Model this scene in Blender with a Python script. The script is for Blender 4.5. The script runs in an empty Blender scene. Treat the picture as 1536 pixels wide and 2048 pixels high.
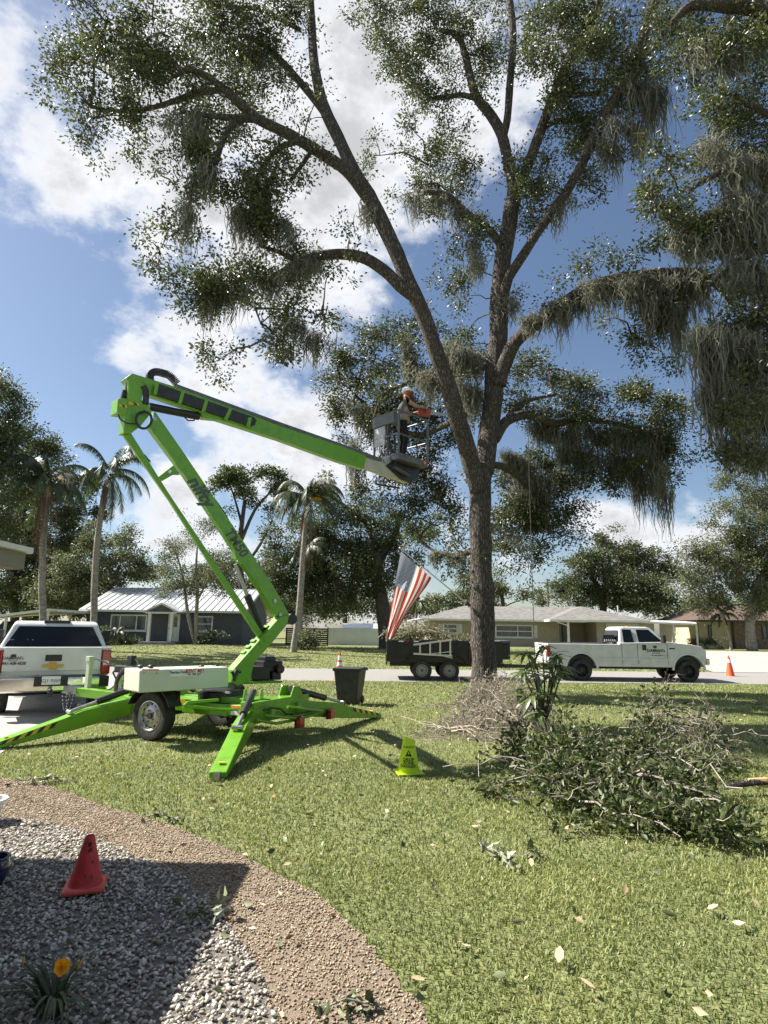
import bpy, bmesh, math, random
import numpy as np
from mathutils import Vector, Matrix
random.seed(7); rng = np.random.default_rng(11)
SC = bpy.context.scene; COL = SC.collection
# ---------------------------------------------------------------- camera
FP, CX, CY, EYE = 1200.0, 768.0, 1024.0, 1.7
PIT, ROLL = math.atan(236/FP), 0.013
_r0 = np.array([1, 0, 0.]); _u0 = np.array([0, -math.sin(PIT), math.cos(PIT)])
FW = np.array([0, math.cos(PIT), math.sin(PIT)])
RT = _r0*math.cos(ROLL)+_u0*math.sin(ROLL); UP = -_r0*math.sin(ROLL)+_u0*math.cos(ROLL)
EC = np.array([0, 0, EYE])
cam = bpy.data.cameras.new('camera'); camo = bpy.data.objects.new('camera', cam); COL.objects.link(camo)
cam.sensor_fit = 'VERTICAL'; cam.sensor_height = 36; cam.lens = FP/2048*36; cam.clip_end = 2000; cam.clip_start = 0.05
camo.matrix_world = Matrix(((RT[0], UP[0], -FW[0], 0), (RT[1], UP[1], -FW[1], 0), (RT[2], UP[2], -FW[2], EYE), (0, 0, 0, 1)))
SC.camera = camo
def ray(x, y): return RT*(x-CX)/FP+UP*(CY-y)/FP+FW
def G(x, y, z=0.):
    d = ray(x, y); return EC+d*(z-EYE)/d[2]
def PY(x, y, Y):
    d = ray(x, y); return EC+d*Y/d[1]
def PL(x, y, P0, n):
    d = ray(x, y); return EC+d*(np.dot(np.array(P0)-EC, n)/np.dot(d, n))
# ---------------------------------------------------------------- world, sun
SUN_EL, SUN_AZ = math.radians(46.5), math.atan2(-0.97, 0.24)
SDIR = Vector((math.sin(SUN_AZ)*math.cos(SUN_EL), math.cos(SUN_AZ)*math.cos(SUN_EL), math.sin(SUN_EL)))
w = bpy.data.worlds.new('World'); SC.world = w; w.use_nodes = True
nt = w.node_tree; nt.nodes.clear(); N = nt.nodes.new; L = nt.links.new
sky = N('ShaderNodeTexSky'); sky.sky_type = 'NISHITA'; sky.sun_disc = False
sky.sun_elevation = SUN_EL; sky.sun_rotation = SUN_AZ % (2*math.pi); sky.dust_density = 0.9; sky.ozone_density = 1.8; sky.air_density = 1.0
bg = N('ShaderNodeBackground'); bg.inputs['Strength'].default_value = 0.056
wo = N('ShaderNodeOutputWorld'); L(bg.outputs[0], wo.inputs[0])
tc = N('ShaderNodeTexCoord')
def wm(op, a, b=None, c=None):
    n = N('ShaderNodeMath'); n.operation = op
    for i, v in enumerate((a, b, c)):
        if v is None: continue
        if isinstance(v, (int, float)): n.inputs[i].default_value = v
        else: L(v, n.inputs[i])
    return n.outputs[0]
sep = N('ShaderNodeSeparateXYZ'); L(tc.outputs['Generated'], sep.inputs[0])
cmb = N('ShaderNodeCombineXYZ'); L(sep.outputs[0], cmb.inputs[0]); L(sep.outputs[1], cmb.inputs[1]); L(wm('MULTIPLY', sep.outputs[2], 1.45), cmb.inputs[2])
def wnoise(sc, det, ro=.55):
    n = N('ShaderNodeTexNoise'); n.inputs['Scale'].default_value = sc; n.inputs['Detail'].default_value = det; n.inputs['Roughness'].default_value = ro
    L(cmb.outputs[0], n.inputs['Vector']); return n.outputs['Fac']
n1 = wnoise(6.2, 12, .60); n2 = wnoise(17, 8, .62); n3 = wnoise(2.2, 2)
dens = wm('MULTIPLY', wm('SUBTRACT', n3, .52), .6)
for (bx_, by_, rad, amp) in [(880, 60, 17, .75), (720, 330, 12, .62), (600, 250, 10, .35), (590, 440, 8, .30), (90, 120, 8, .50), (40, 400, 6, .52), (200, 360, 7, .42), (270, 230, 7, .3), (330, 640, 6.5, .72), (160, 700, 5, .85), (480, 740, 6, .55), (330, 1010, 5, 1.05), (600, 900, 6, .9), (430, 930, 4, .45), (760, 880, 6, .3),
                             (1300, 1050, 7, .75), (1190, 1060, 5, .5), (1010, 1150, 6, .5), (1420, 1090, 5, .5), (660, 600, 5, .25),
                             (1200, 620, 13, -1.0), (1260, 830, 9, -.9), (1380, 480, 14, -.8), (60, 560, 7, -.95), (200, 540, 6, -.7), (40, 850, 7, -.8), (200, 860, 6, -.75), (560, 830, 4, -.4), (860, 590, 4, -.35), (1080, 480, 8, -.5), (30, 20, 6, -.5)]:
    d = ray(bx_, by_); d = d/np.linalg.norm(d)
    dt = N('ShaderNodeVectorMath'); dt.operation = 'DOT_PRODUCT'; L(tc.outputs['Generated'], dt.inputs[0]); dt.inputs[1].default_value = tuple(d)
    k = 1.0/(1-math.cos(math.radians(rad)))
    g = wm('EXPONENT', wm('MULTIPLY', wm('SUBTRACT', dt.outputs['Value'], 1.0), k))
    dens = wm('ADD', dens, wm('MULTIPLY', g, amp*(.74 if amp > 0 else .9)))
dens = wm('ADD', dens, wm('MULTIPLY', wm('SUBTRACT', n1, .48), 3.5)); dens = wm('ADD', dens, wm('MULTIPLY', wm('SUBTRACT', n2, .5), .8))
mr = N('ShaderNodeMapRange'); mr.interpolation_type = 'SMOOTHSTEP'; mr.inputs[1].default_value = .02; mr.inputs[2].default_value = .78; L(dens, mr.inputs[0])
shade = N('ShaderNodeMapRange'); shade.interpolation_type = 'SMOOTHSTEP'; shade.inputs[1].default_value = .35; shade.inputs[2].default_value = 1.55; shade.inputs[3].default_value = 7.9; shade.inputs[4].default_value = 4.9
L(wm('ADD', dens, wm('MULTIPLY', wm('SUBTRACT', n2, .5), 1.2)), shade.inputs[0])
cc = N('ShaderNodeCombineColor'); L(wm('MULTIPLY', shade.outputs[0], .97), cc.inputs[0]); L(wm('MULTIPLY', shade.outputs[0], .985), cc.inputs[1]); L(wm('MULTIPLY', shade.outputs[0], 1.02), cc.inputs[2])
mx = N('ShaderNodeMix'); mx.data_type = 'RGBA'; L(mr.outputs[0], mx.inputs[0]); L(sky.outputs[0], mx.inputs[6]); L(cc.outputs[0], mx.inputs[7])
L(mx.outputs[2], bg.inputs[0])
sun = bpy.data.lights.new('sun', 'SUN'); sun.energy = 5.0; sun.angle = math.radians(.53); sun.color = (1, .95, .87)
suno = bpy.data.objects.new('sun', sun); COL.objects.link(suno); suno.rotation_euler = SDIR.to_track_quat('Z', 'Y').to_euler()
SC.view_settings.view_transform = 'Standard'; SC.view_settings.look = 'None'; SC.view_settings.exposure = 1.25; SC.view_settings.gamma = 1; SC.view_settings.use_curve_mapping = False
SC.render.engine = 'CYCLES'
# ---------------------------------------------------------------- materials
MATS = {}
def mat(name, col, rough=.6, metal=0., col2=None, scale=6., bump=0., bscale=40., coat=0., trans=0., emit=0., spec=.5, stretch=None, detail=5, lo=.35, hi=.65, attr=None, dist=.02):
    if name in MATS: return MATS[name]
    m = bpy.data.materials.new(name); m.use_nodes = True; t = m.node_tree; P = t.nodes['Principled BSDF']; o = t.nodes['Material Output']
    P.inputs['Base Color'].default_value = (*col, 1); P.inputs['Roughness'].default_value = rough; P.inputs['Metallic'].default_value = metal
    P.inputs['Coat Weight'].default_value = coat; P.inputs['Coat Roughness'].default_value = .08; P.inputs['Specular IOR Level'].default_value = spec
    c = t.nodes.new('ShaderNodeTexCoord'); vec = c.outputs['Object']
    if stretch:
        mp = t.nodes.new('ShaderNodeMapping'); mp.inputs['Scale'].default_value = stretch; t.links.new(vec, mp.inputs[0]); vec = mp.outputs[0]
    csock = None
    if col2 is not None:
        mxn = t.nodes.new('ShaderNodeMix'); mxn.data_type = 'RGBA'; mxn.inputs[6].default_value = (*col, 1); mxn.inputs[7].default_value = (*col2, 1)
        if attr:
            a = t.nodes.new('ShaderNodeAttribute'); a.attribute_name = attr; t.links.new(a.outputs['Fac'], mxn.inputs[0])
        else:
            n = t.nodes.new('ShaderNodeTexNoise'); n.inputs['Scale'].default_value = scale; n.inputs['Detail'].default_value = detail; t.links.new(vec, n.inputs['Vector'])
            r = t.nodes.new('ShaderNodeMapRange'); r.inputs[1].default_value = lo; r.inputs[2].default_value = hi; t.links.new(n.outputs['Fac'], r.inputs[0]); t.links.new(r.outputs[0], mxn.inputs[0])
        csock = mxn.outputs[2]; t.links.new(csock, P.inputs['Base Color'])
    if bump:
        n = t.nodes.new('ShaderNodeTexNoise'); n.inputs['Scale'].default_value = bscale; n.inputs['Detail'].default_value = 4; t.links.new(vec, n.inputs['Vector'])
        b = t.nodes.new('ShaderNodeBump'); b.inputs['Strength'].default_value = bump; b.inputs['Distance'].default_value = dist; t.links.new(n.outputs['Fac'], b.inputs['Height']); t.links.new(b.outputs[0], P.inputs['Normal'])
    if trans:
        tr = t.nodes.new('ShaderNodeBsdfTranslucent'); ms = t.nodes.new('ShaderNodeMixShader'); ms.inputs[0].default_value = trans
        if csock:
            hs = t.nodes.new('ShaderNodeHueSaturation'); hs.inputs['Saturation'].default_value = 1.15; hs.inputs['Value'].default_value = 1.7; t.links.new(csock, hs.inputs['Color']); t.links.new(hs.outputs[0], tr.inputs[0])
        else: tr.inputs[0].default_value = (*col, 1)
        t.links.new(P.outputs[0], ms.inputs[1]); t.links.new(tr.outputs[0], ms.inputs[2]); t.links.new(ms.outputs[0], o.inputs[0])
    MATS[name] = m; return m
def glassmat(name, col=(.008, .009, .010), rough=.06):
    m = mat(name, col, rough, spec=.45); return m
white_paint = mat('white paint', (.66, .67, .65), .32, col2=(.56, .57, .545), scale=3, coat=.35)
green_paint = mat('green paint', (.13, .335, .008), .36, col2=(.075, .18, .012), scale=6, coat=.25, lo=.52, hi=.92, detail=9)
black_plastic = mat('black plastic', (.015, .015, .016), .5, col2=(.03, .03, .03), scale=9)
black_paint = mat('black paint', (.008, .008, .009), .4, col2=(.022, .021, .02), scale=4, coat=.08, lo=.45, hi=.8)
rubber = mat('rubber', (.022, .021, .02), .85, col2=(.05, .047, .042), scale=12, bump=.3, bscale=60)
steel = mat('steel', (.5, .5, .5), .35, .9, col2=(.36, .36, .36), scale=14)
grey_metal = mat('grey metal', (.13, .135, .14), .5, .1, col2=(.095, .10, .105), scale=7)
dark_metal = mat('dark metal', (.05, .05, .052), .5, .4)
chrome = mat('chrome', (.75, .75, .75), .12, 1.)
glass_dark = glassmat('dark glass')
red_lens = mat('red lens', (.36, .008, .012), .18, coat=.6)
clear_lens = mat('clear lens', (.6, .58, .55), .15, coat=.5)
orange_lens = mat('orange lens', (.8, .18, .02), .3, coat=.4)
orange_pvc = mat('orange plastic', (.78, .11, .025), .5, col2=(.64, .08, .02), scale=8)
white_trim = mat('white trim', (.74, .73, .69), .55, col2=(.62, .61, .57), scale=3)
yellow_paint = mat('yellow paint', (.62, .45, .03), .5)
decal_black = mat('decal black', (.02, .022, .02), .5)
decal_grey = mat('decal grey', (.07, .085, .07), .5)
decal_white = mat('decal white', (.8, .8, .8), .5)
decal_red = mat('decal red', (.5, .03, .03), .5)
# ---------------------------------------------------------------- mesh helpers
def rotz(a):
    c, s = math.cos(a), math.sin(a); return np.array([[c, -s, 0], [s, c, 0], [0, 0, 1.]])
def frame(d, up=(0, 0, 1)):
    d = np.array(d, float); d /= np.linalg.norm(d); up = np.array(up, float)
    if abs(np.dot(d, up)) > .98: up = np.array([1., 0, 0])
    s = np.cross(up, d); s /= np.linalg.norm(s); t = np.cross(d, s); return d, s, t
class MB:
    def __init__(s): s.v = []; s.f = []; s.m = []
    def add(s, vs, fs, mi=0):
        o = len(s.v); s.v += [tuple(map(float, q)) for q in vs]; s.f += [tuple(o+i for i in q) for q in fs]; s.m += [mi]*len(fs); return s
    def box(s, c, size, rot=None, mi=0, taper=1.0):
        hx, hy, hz = [q/2 for q in size]; vs = []
        for dz in (-1, 1):
            k = taper if dz > 0 else 1
            for dx, dy in ((-1, -1), (1, -1), (1, 1), (-1, 1)): vs.append((dx*hx*k, dy*hy*k, dz*hz))
        vs = np.array(vs)
        if rot is not None: vs = vs @ np.array(rot).T
        return s.add(vs+np.array(c), [(3, 2, 1, 0), (4, 5, 6, 7), (0, 1, 5, 4), (1, 2, 6, 5), (2, 3, 7, 6), (3, 0, 4, 7)], mi)
    def bar(s, p0, p1, wd, ht, up=(0, 0, 1), mi=0, wd1=None, ht1=None):
        p0 = np.array(p0, float); p1 = np.array(p1, float); d, a, b = frame(p1-p0, up); wd1 = wd if wd1 is None else wd1; ht1 = ht if ht1 is None else ht1
        vs = [p0+a*x*wd/2+b*y*ht/2 for x, y in ((-1, -1), (1, -1), (1, 1), (-1, 1))]+[p1+a*x*wd1/2+b*y*ht1/2 for x, y in ((-1, -1), (1, -1), (1, 1), (-1, 1))]
        return s.add(vs, [(3, 2, 1, 0), (4, 5, 6, 7), (0, 1, 5, 4), (1, 2, 6, 5), (2, 3, 7, 6), (3, 0, 4, 7)], mi)
    def prism(s, poly, off, mi=0):           # poly: 3d points (planar), off: extrusion vector
        poly = [np.array(q, float) for q in poly]; n = len(poly); off = np.array(off, float)
        nv = np.zeros(3)
        for i in range(n): nv += np.cross(poly[i], poly[(i+1) % n])
        if np.dot(nv, off) > 0: poly = poly[::-1]
        vs = poly+[q+off for q in poly]
        fs = [tuple(range(n)), tuple(range(2*n-1, n-1, -1))]+[(i+n, (i+1) % n+n, (i+1) % n, i) for i in range(n)]
        return s.add(vs, fs, mi)
    def tube(s, pts, r, n=8, cap=True, mi=0, wob=0.):
        pts = [np.array(q, float) for q in pts]; m = len(pts); rs = r if hasattr(r, '__len__') else [r]*m; rings = []; ref = None
        for i in range(m):
            d = pts[min(i+1, m-1)]-pts[max(i-1, 0)]; d = d/(np.linalg.norm(d)+1e-9)
            if ref is None: _, a, b = frame(d)
            else:
                a = ref-d*np.dot(ref, d); a /= np.linalg.norm(a)+1e-9; b = np.cross(d, a)
            ref = a
            for k in range(n):
                t = 2*math.pi*k/n; q = rs[i]*(1+wob*math.sin(3*t+i*.9)+wob*random.uniform(-.6, .6)); rings.append(pts[i]+q*(math.cos(t)*a+math.sin(t)*b))
        fs = [(i*n+k, i*n+(k+1) % n, (i+1)*n+(k+1) % n, (i+1)*n+k) for i in range(m-1) for k in range(n)]
        if cap: fs += [tuple(range(n-1, -1, -1)), tuple((m-1)*n+k for k in range(n))]
        return s.add(rings, fs, mi)
    def cyl(s, p0, p1, r, n=16, r1=None, mi=0): return s.tube([p0, p1], [r, r if r1 is None else r1], n, True, mi)
    def lathe(s, prof, n=24, c=(0, 0, 0), axis='z', mi=0, rot=None):  # prof: (r, h)
        vs = []
        for r, h in prof:
            for k in range(n):
                t = 2*math.pi*k/n; q = (r*math.cos(t), r*math.sin(t), h) if axis == 'z' else (r*math.cos(t), h, r*math.sin(t)) if axis == 'y' else (h, r*math.cos(t), r*math.sin(t))
                vs.append(q)
        vs = np.array(vs)
        if rot is not None: vs = vs @ np.array(rot).T
        m = len(prof); fs = [(i*n+k, i*n+(k+1) % n, (i+1)*n+(k+1) % n, (i+1)*n+k) for i in range(m-1) for k in range(n)]
        if prof[0][0] > 1e-4: fs.append(tuple(range(n-1, -1, -1)))
        if prof[-1][0] > 1e-4: fs.append(tuple((m-1)*n+k for k in range(n)))
        return s.add(vs+np.array(c), fs, mi)
    def ball(s, c, r, n=12, m=8, mi=0):
        r = (r, r, r) if not hasattr(r, '__len__') else r
        o = np.array(c); vs = [o+np.array([0, 0, -r[2]])]
        for i in range(1, m):
            p = math.pi*i/m-math.pi/2
            for k in range(n):
                t = 2*math.pi*k/n; vs.append(o+np.array([r[0]*math.cos(p)*math.cos(t), r[1]*math.cos(p)*math.sin(t), r[2]*math.sin(p)]))
        vs.append(o+np.array([0, 0, r[2]])); fs = []
        for k in range(n):
            fs.append((0, 1+(k+1) % n, 1+k)); fs.append((len(vs)-1, 1+(m-2)*n+k, 1+(m-2)*n+(k+1) % n))
            for i in range(m-2): fs.append((1+i*n+k, 1+i*n+(k+1) % n, 1+(i+1)*n+(k+1) % n, 1+(i+1)*n+k))
        return s.add(vs, fs, mi)
    def build(s, name, mats, parent=None, world=False, smooth=False, bevel=0., auto=None, segs=2):
        vs = np.array(s.v)
        if world and parent is not None and parent.name in ROOTM:
            mi_ = ROOTM[parent.name]; vs = np.c_[vs, np.ones(len(vs))] @ mi_.T; vs = vs[:, :3]
        me = bpy.data.meshes.new(name); me.from_pydata([tuple(q) for q in vs], [], s.f)
        for q in (mats if isinstance(mats, (list, tuple)) else [mats]): me.materials.append(q)
        if any(s.m): me.polygons.foreach_set('material_index', s.m)
        bm = bmesh.new(); bm.from_mesh(me); bmesh.ops.recalc_face_normals(bm, faces=bm.faces); bm.to_mesh(me); bm.free()
        ob = bpy.data.objects.new(name, me); COL.objects.link(ob); ob.parent = parent
        if parent is not None and parent.name in ROOTM: ROOTM[ob.name] = ROOTM[parent.name]
        if smooth:
            me.polygons.foreach_set('use_smooth', [True]*len(me.polygons))
            if auto is not None: me.set_sharp_from_angle(angle=math.radians(auto))
        if bevel:
            b = ob.modifiers.new('bevel', 'BEVEL'); b.width = bevel; b.segments = segs; b.limit_method = 'ANGLE'; b.angle_limit = math.radians(35)
        return ob
ROOTM = {}
def tag(o, label, cat=None, group=None, kind=None):
    if label: o['label'] = label
    if cat: o['category'] = cat
    if group: o['group'] = group
    if kind: o['kind'] = kind
    return o
def thing(name, label, cat, loc=(0, 0, 0), rz=0., group=None):
    o = bpy.data.objects.new(name, None); COL.objects.link(o); o.location = tuple(loc); o.rotation_euler = (0, 0, rz); o.empty_display_size = .2
    M = Matrix.Translation(Vector(tuple(map(float, loc)))) @ Matrix.Rotation(rz, 4, 'Z'); ROOTM[o.name] = np.array(M.inverted())
    return tag(o, label, cat, group)
def copy_tree(o, parent=None):
    c = o.copy(); COL.objects.link(c); c.parent = parent
    for ch in list(o.children): copy_tree(ch, c)
    return c
def npmesh(name, verts, faces, material, parent=None, smooth=False, attr=None, world=True):
    verts = np.asarray(verts, np.float32); faces = np.asarray(faces, np.int32)
    if world and parent is not None and parent.name in ROOTM:
        mi_ = ROOTM[parent.name]; verts = (np.c_[verts, np.ones(len(verts))] @ mi_.T)[:, :3].astype(np.float32)
    k = faces.shape[1]; me = bpy.data.meshes.new(name); me.vertices.add(len(verts)); me.vertices.foreach_set('co', verts.ravel())
    me.loops.add(faces.size); me.loops.foreach_set('vertex_index', faces.ravel()); me.polygons.add(len(faces))
    me.polygons.foreach_set('loop_start', np.arange(0, faces.size, k, dtype=np.int32)); me.polygons.foreach_set('loop_total', np.full(len(faces), k, np.int32))
    if smooth: me.polygons.foreach_set('use_smooth', np.ones(len(faces), bool))
    if attr is not None:
        a = me.attributes.new('rnd', 'FLOAT', 'POINT'); a.data.foreach_set('value', np.asarray(attr, np.float32))
    me.update(); me.validate()
    for q in (material if isinstance(material, (list, tuple)) else [material]): me.materials.append(q)
    ob = bpy.data.objects.new(name, me); COL.objects.link(ob); ob.parent = parent; return ob
def text(name, s, size, material, parent, origin, xdir, ydir, ext=.002, shear=0., world=False, align='CENTER', xs=1.0, bold=0.):
    cu = bpy.data.curves.new('t', 'FONT'); cu.body = s; cu.size = size; cu.extrude = 0; cu.align_x = align; cu.align_y = 'CENTER'; cu.shear = shear; cu.offset = bold; cu.resolution_u = 3
    to = bpy.data.objects.new('t', cu); COL.objects.link(to); dg = bpy.context.evaluated_depsgraph_get(); dg.update()
    tm = to.evaluated_get(dg).to_mesh(); vs = np.array([v.co[:] for v in tm.vertices]).reshape(-1, 3); fs = [tuple(p.vertices) for p in tm.polygons]; to.evaluated_get(dg).to_mesh_clear()
    bpy.data.objects.remove(to); bpy.data.curves.remove(cu)
    x = np.array(xdir, float); x /= np.linalg.norm(x); y = np.array(ydir, float); y -= x*np.dot(x, y); y /= np.linalg.norm(y)
    P = np.array(origin)+vs[:, :1]*x*xs+vs[:, 1:2]*y
    b = MB(); b.add(P, fs); 
    me_v = np.array(b.v)
    if world and parent is not None and parent.name in ROOTM: me_v = (np.c_[me_v, np.ones(len(me_v))] @ ROOTM[parent.name].T)[:, :3]
    me = bpy.data.meshes.new(name); me.from_pydata([tuple(q) for q in me_v], [], b.f); me.materials.append(material)
    ob = bpy.data.objects.new(name, me); COL.objects.link(ob); ob.parent = parent; return ob
# ---------------------------------------------------------------- foliage helpers
def leafmesh(P, D, size, aspect=.5, fold=.18):
    n = len(P); D = D/(np.linalg.norm(D, axis=1, keepdims=True)+1e-9); q = rng.normal(size=(n, 3)); S = np.cross(D, q); S /= np.linalg.norm(S, axis=1, keepdims=True)+1e-9; Nn = np.cross(D, S)
    sz = (size*rng.uniform(.65, 1.25, n))[:, None]
    v = np.stack([P, P+D*sz*.5+S*sz*aspect*.5+Nn*sz*fold, P+D*sz, P+D*sz*.5-S*sz*aspect*.5+Nn*sz*fold], 1).reshape(-1, 3)
    b = np.arange(n)[:, None]*4; f = np.concatenate([b+np.array([[0, 1, 2]]), b+np.array([[0, 2, 3]])], 1).reshape(-1, 3); return v, f
def blobleaves(blobs, size, cover=2.2, csig=.2, per=26, droop=.2):
    """blobs: (cx,cy,cz, rx,ry,rz, dens). leaves grouped in twig clusters through the volume"""
    Ps, Ds, R, CC = [], [], [], []
    for cx, cy, cz, rx, ry, rz, dn in blobs:
        area = math.pi*rx*rz; nl = 2.3*cover*dn*area/(size*size*.30); nc = max(3, int(nl/per))
        nb = max(4, int(nc/9)); bd = rng.normal(size=(nb, 3)); bd /= np.linalg.norm(bd, axis=1, keepdims=True); br = rng.uniform(.1, 1, nb)**.5; bk = rng.integers(0, nb, nc); d = bd[bk]*br[bk][:, None]+rng.normal(size=(nc, 3))*.18; c = np.array([cx, cy, cz])+d*np.array([rx, ry, rz])*.95
        CC.append(c); cs = csig*rng.uniform(.6, 1.4, nc)
        k = rng.poisson(per, nc)+3; idx = np.repeat(np.arange(nc), k); off = rng.normal(size=(len(idx), 3))*cs[idx][:, None]*np.array([1, 1, .75])
        Ps.append(c[idx]+off); dd = off/(cs[idx][:, None])+rng.normal(size=off.shape)*.8+d[idx]*.5; dd[:, 2] -= droop; Ds.append(dd); R.append(np.clip(rng.normal(.5, .2, nc)[idx]+rng.normal(0, .18, len(idx)), 0, 1))
    P = np.concatenate(Ps); D = np.concatenate(Ds); r = np.concatenate(R); v, f = leafmesh(P, D, size); return v, f, np.repeat(r, 4), np.concatenate(CC)
def mossmesh(tufts, width=.0085):
    """tufts: (x,y,z,len,spread,count)"""
    V, Fc, A = [], [], []; o = 0
    for x, y, z, ln, sp, ct in tufts:
        m = int(ct*2.0)
        base = np.array([x, y, z])+rng.normal(size=(m, 3))*np.array([sp*1.25, sp*1.25, .09]); l = ln*(.12+.95*rng.uniform(0, 1, m)**1.9); ph = rng.uniform(0, 6.28, m); w_ = width*rng.uniform(.5, 1.5, m); k = 6; t = np.linspace(0, 1, k)
        conv = np.array([x, y]) - base[:, :2]
        X = base[:, 0:1]+conv[:, 0:1]*t*.35+.04*np.sin(ph[:, None]+t*11)+np.cumsum(rng.normal(0, .03, (m, k)), 1); Y = base[:, 1:2]+conv[:, 1:2]*t*.35+.04*np.cos(ph[:, None]*1.7+t*8)+np.cumsum(rng.normal(0, .03, (m, k)), 1); Z = base[:, 2:3]-l[:, None]*t
        ang = rng.uniform(0, 3.14, m); wt = w_[:, None]*np.array([.7, 1.4, 1.5, 1.2, .7, .1]); dx = np.cos(ang)[:, None]*wt; dy = np.sin(ang)[:, None]*wt
        v = np.stack([np.stack([X-dx, Y-dy, Z], 2), np.stack([X+dx, Y+dy, Z], 2)], 2).reshape(-1, 3); V.append(v)
        b = (np.arange(m)*2*k)[:, None, None]+(np.arange(k-1)*2)[None, :, None]+np.array([0, 1, 3, 2]); Fc.append(b.reshape(-1, 4)+o); o += len(v); A.append(np.repeat(rng.uniform(0, 1, m), 2*k))
    return np.concatenate(V), np.concatenate(Fc), np.concatenate(A)
bark = mat('bark', (.3, .26, .21), .95)
t = bark.node_tree; P_ = t.nodes['Principled BSDF']; tcb = t.nodes.new('ShaderNodeTexCoord'); mpb = t.nodes.new('ShaderNodeMapping'); mpb.inputs['Scale'].default_value = (1, 1, .24); t.links.new(tcb.outputs['Object'], mpb.inputs[0])
nzb = t.nodes.new('ShaderNodeTexNoise'); nzb.inputs['Scale'].default_value = 7; nzb.inputs['Detail'].default_value = 6; t.links.new(mpb.outputs[0], nzb.inputs['Vector'])
mxv = t.nodes.new('ShaderNodeMix'); mxv.data_type = 'VECTOR'; mxv.inputs[0].default_value = .16; t.links.new(mpb.outputs[0], mxv.inputs[4]); t.links.new(nzb.outputs['Color'], mxv.inputs[5])
vob = t.nodes.new('ShaderNodeTexVoronoi'); vob.feature = 'DISTANCE_TO_EDGE'; vob.inputs['Scale'].default_value = 24; t.links.new(mxv.outputs[1], vob.inputs['Vector'])
mrb = t.nodes.new('ShaderNodeMapRange'); mrb.inputs[1].default_value = .0; mrb.inputs[2].default_value = .28; t.links.new(vob.outputs['Distance'], mrb.inputs[0])
crb = t.nodes.new('ShaderNodeValToRGB'); crb.color_ramp.elements[0].color = (.045, .036, .03, 1); crb.color_ramp.elements[1].color = (.165, .143, .115, 1); crb.color_ramp.elements.new(.35).color = (.088, .073, .059, 1)
adb = t.nodes.new('ShaderNodeMath'); adb.operation = 'MULTIPLY_ADD'; t.links.new(nzb.outputs['Fac'], adb.inputs[0]); adb.inputs[1].default_value = .55; t.links.new(mrb.outputs[0], adb.inputs[2]); sbb = t.nodes.new('ShaderNodeMath'); sbb.operation = 'SUBTRACT'; t.links.new(adb.outputs[0], sbb.inputs[0]); sbb.inputs[1].default_value = .28
t.links.new(sbb.outputs[0], crb.inputs[0]); t.links.new(crb.outputs[0], P_.inputs['Base Color']); bpb = t.nodes.new('ShaderNodeBump'); bpb.inputs['Strength'].default_value = 1; bpb.inputs['Distance'].default_value = .035; t.links.new(adb.outputs[0], bpb.inputs['Height']); t.links.new(bpb.outputs[0], P_.inputs['Normal'])
bark_grey = mat('grey bark', (.34, .31, .26), .9, col2=(.2, .175, .14), scale=7, bump=.6, bscale=20)
oak_leaf = mat('oak leaves', (.022, .032, .011), .40, col2=(.125, .14, .054), attr='rnd', trans=.24, spec=.45)
bg_leaf = mat('broad leaves', (.035, .05, .018), .5, col2=(.13, .15, .06), attr='rnd', trans=.22)
lt_leaf = mat('pale leaves', (.05, .064, .026), .5, col2=(.17, .185, .085), attr='rnd', trans=.24)
pine_leaf = mat('pine needles', (.03, .05, .012), .55, col2=(.10, .13, .035), attr='rnd', trans=.2)
moss_m = mat('hanging moss', (.105, .106, .08), .95, col2=(.25, .25, .195), attr='rnd', trans=.3)
palm_leaf = mat('palm leaflets', (.03, .045, .018), .45, col2=(.10, .125, .055), attr='rnd', trans=.3)
palm_dead = mat('dead palm fronds', (.07, .042, .028), .9, col2=(.19, .135, .09), attr='rnd', trans=.15)
palm_gold = mat('golden frond', (.5, .27, .03), .7, col2=(.62, .36, .05), attr='rnd', trans=.3)
# ================================================================ GROUND
def sst(a, b, x):
    t = np.clip((x-a)/(b-a), 0, 1); return t*t*(3-2*t)
def rn(x): return 22.2+.06*x
def rf(x): return 29.0+.06*x
def gz(x, y):
    x = np.asarray(x, float); y = np.asarray(y, float)
    z = -.11*sst(17, 22, y-.06*x)
    far = -.13+.56*sst(28.9, 47, y-.06*x)
    z = np.where(y-.06*x > 22.6, far, z)
    z = z+.30*np.exp(-((x+11)/6.5)**2-((y-39.5)/3.6)**2)*(y > 30)
    return z+.018*np.sin(x*.9+1.3)*np.sin(y*.7)*np.where(y < 21, 1, 0)*sst(9, 14, y)
def ribbon(pts, n=6):    # smooth a polyline
    pts = np.array(pts, float); out = []
    for i in range(len(pts)-1):
        p0, p1, p2, p3 = pts[max(i-1, 0)], pts[i], pts[i+1], pts[min(i+2, len(pts)-1)]
        for k in range(n):
            t = k/n; out.append(.5*((2*p1)+(-p0+p2)*t+(2*p0-5*p1+4*p2-p3)*t*t+(-p0+3*p1-3*p2+p3)*t**3))
    out.append(pts[-1]); return np.array(out)
def inpoly(x, y, poly):
    x = np.asarray(x); y = np.asarray(y); r = np.zeros(x.shape, bool); n = len(poly); j = n-1
    for i in range(n):
        xi, yi = poly[i][0], poly[i][1]; xj, yj = poly[j][0], poly[j][1]
        r ^= ((yi > y) != (yj > y)) & (x < (xj-xi)*(y-yi)/(yj-yi+1e-12)+xi); j = i
    return r
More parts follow.
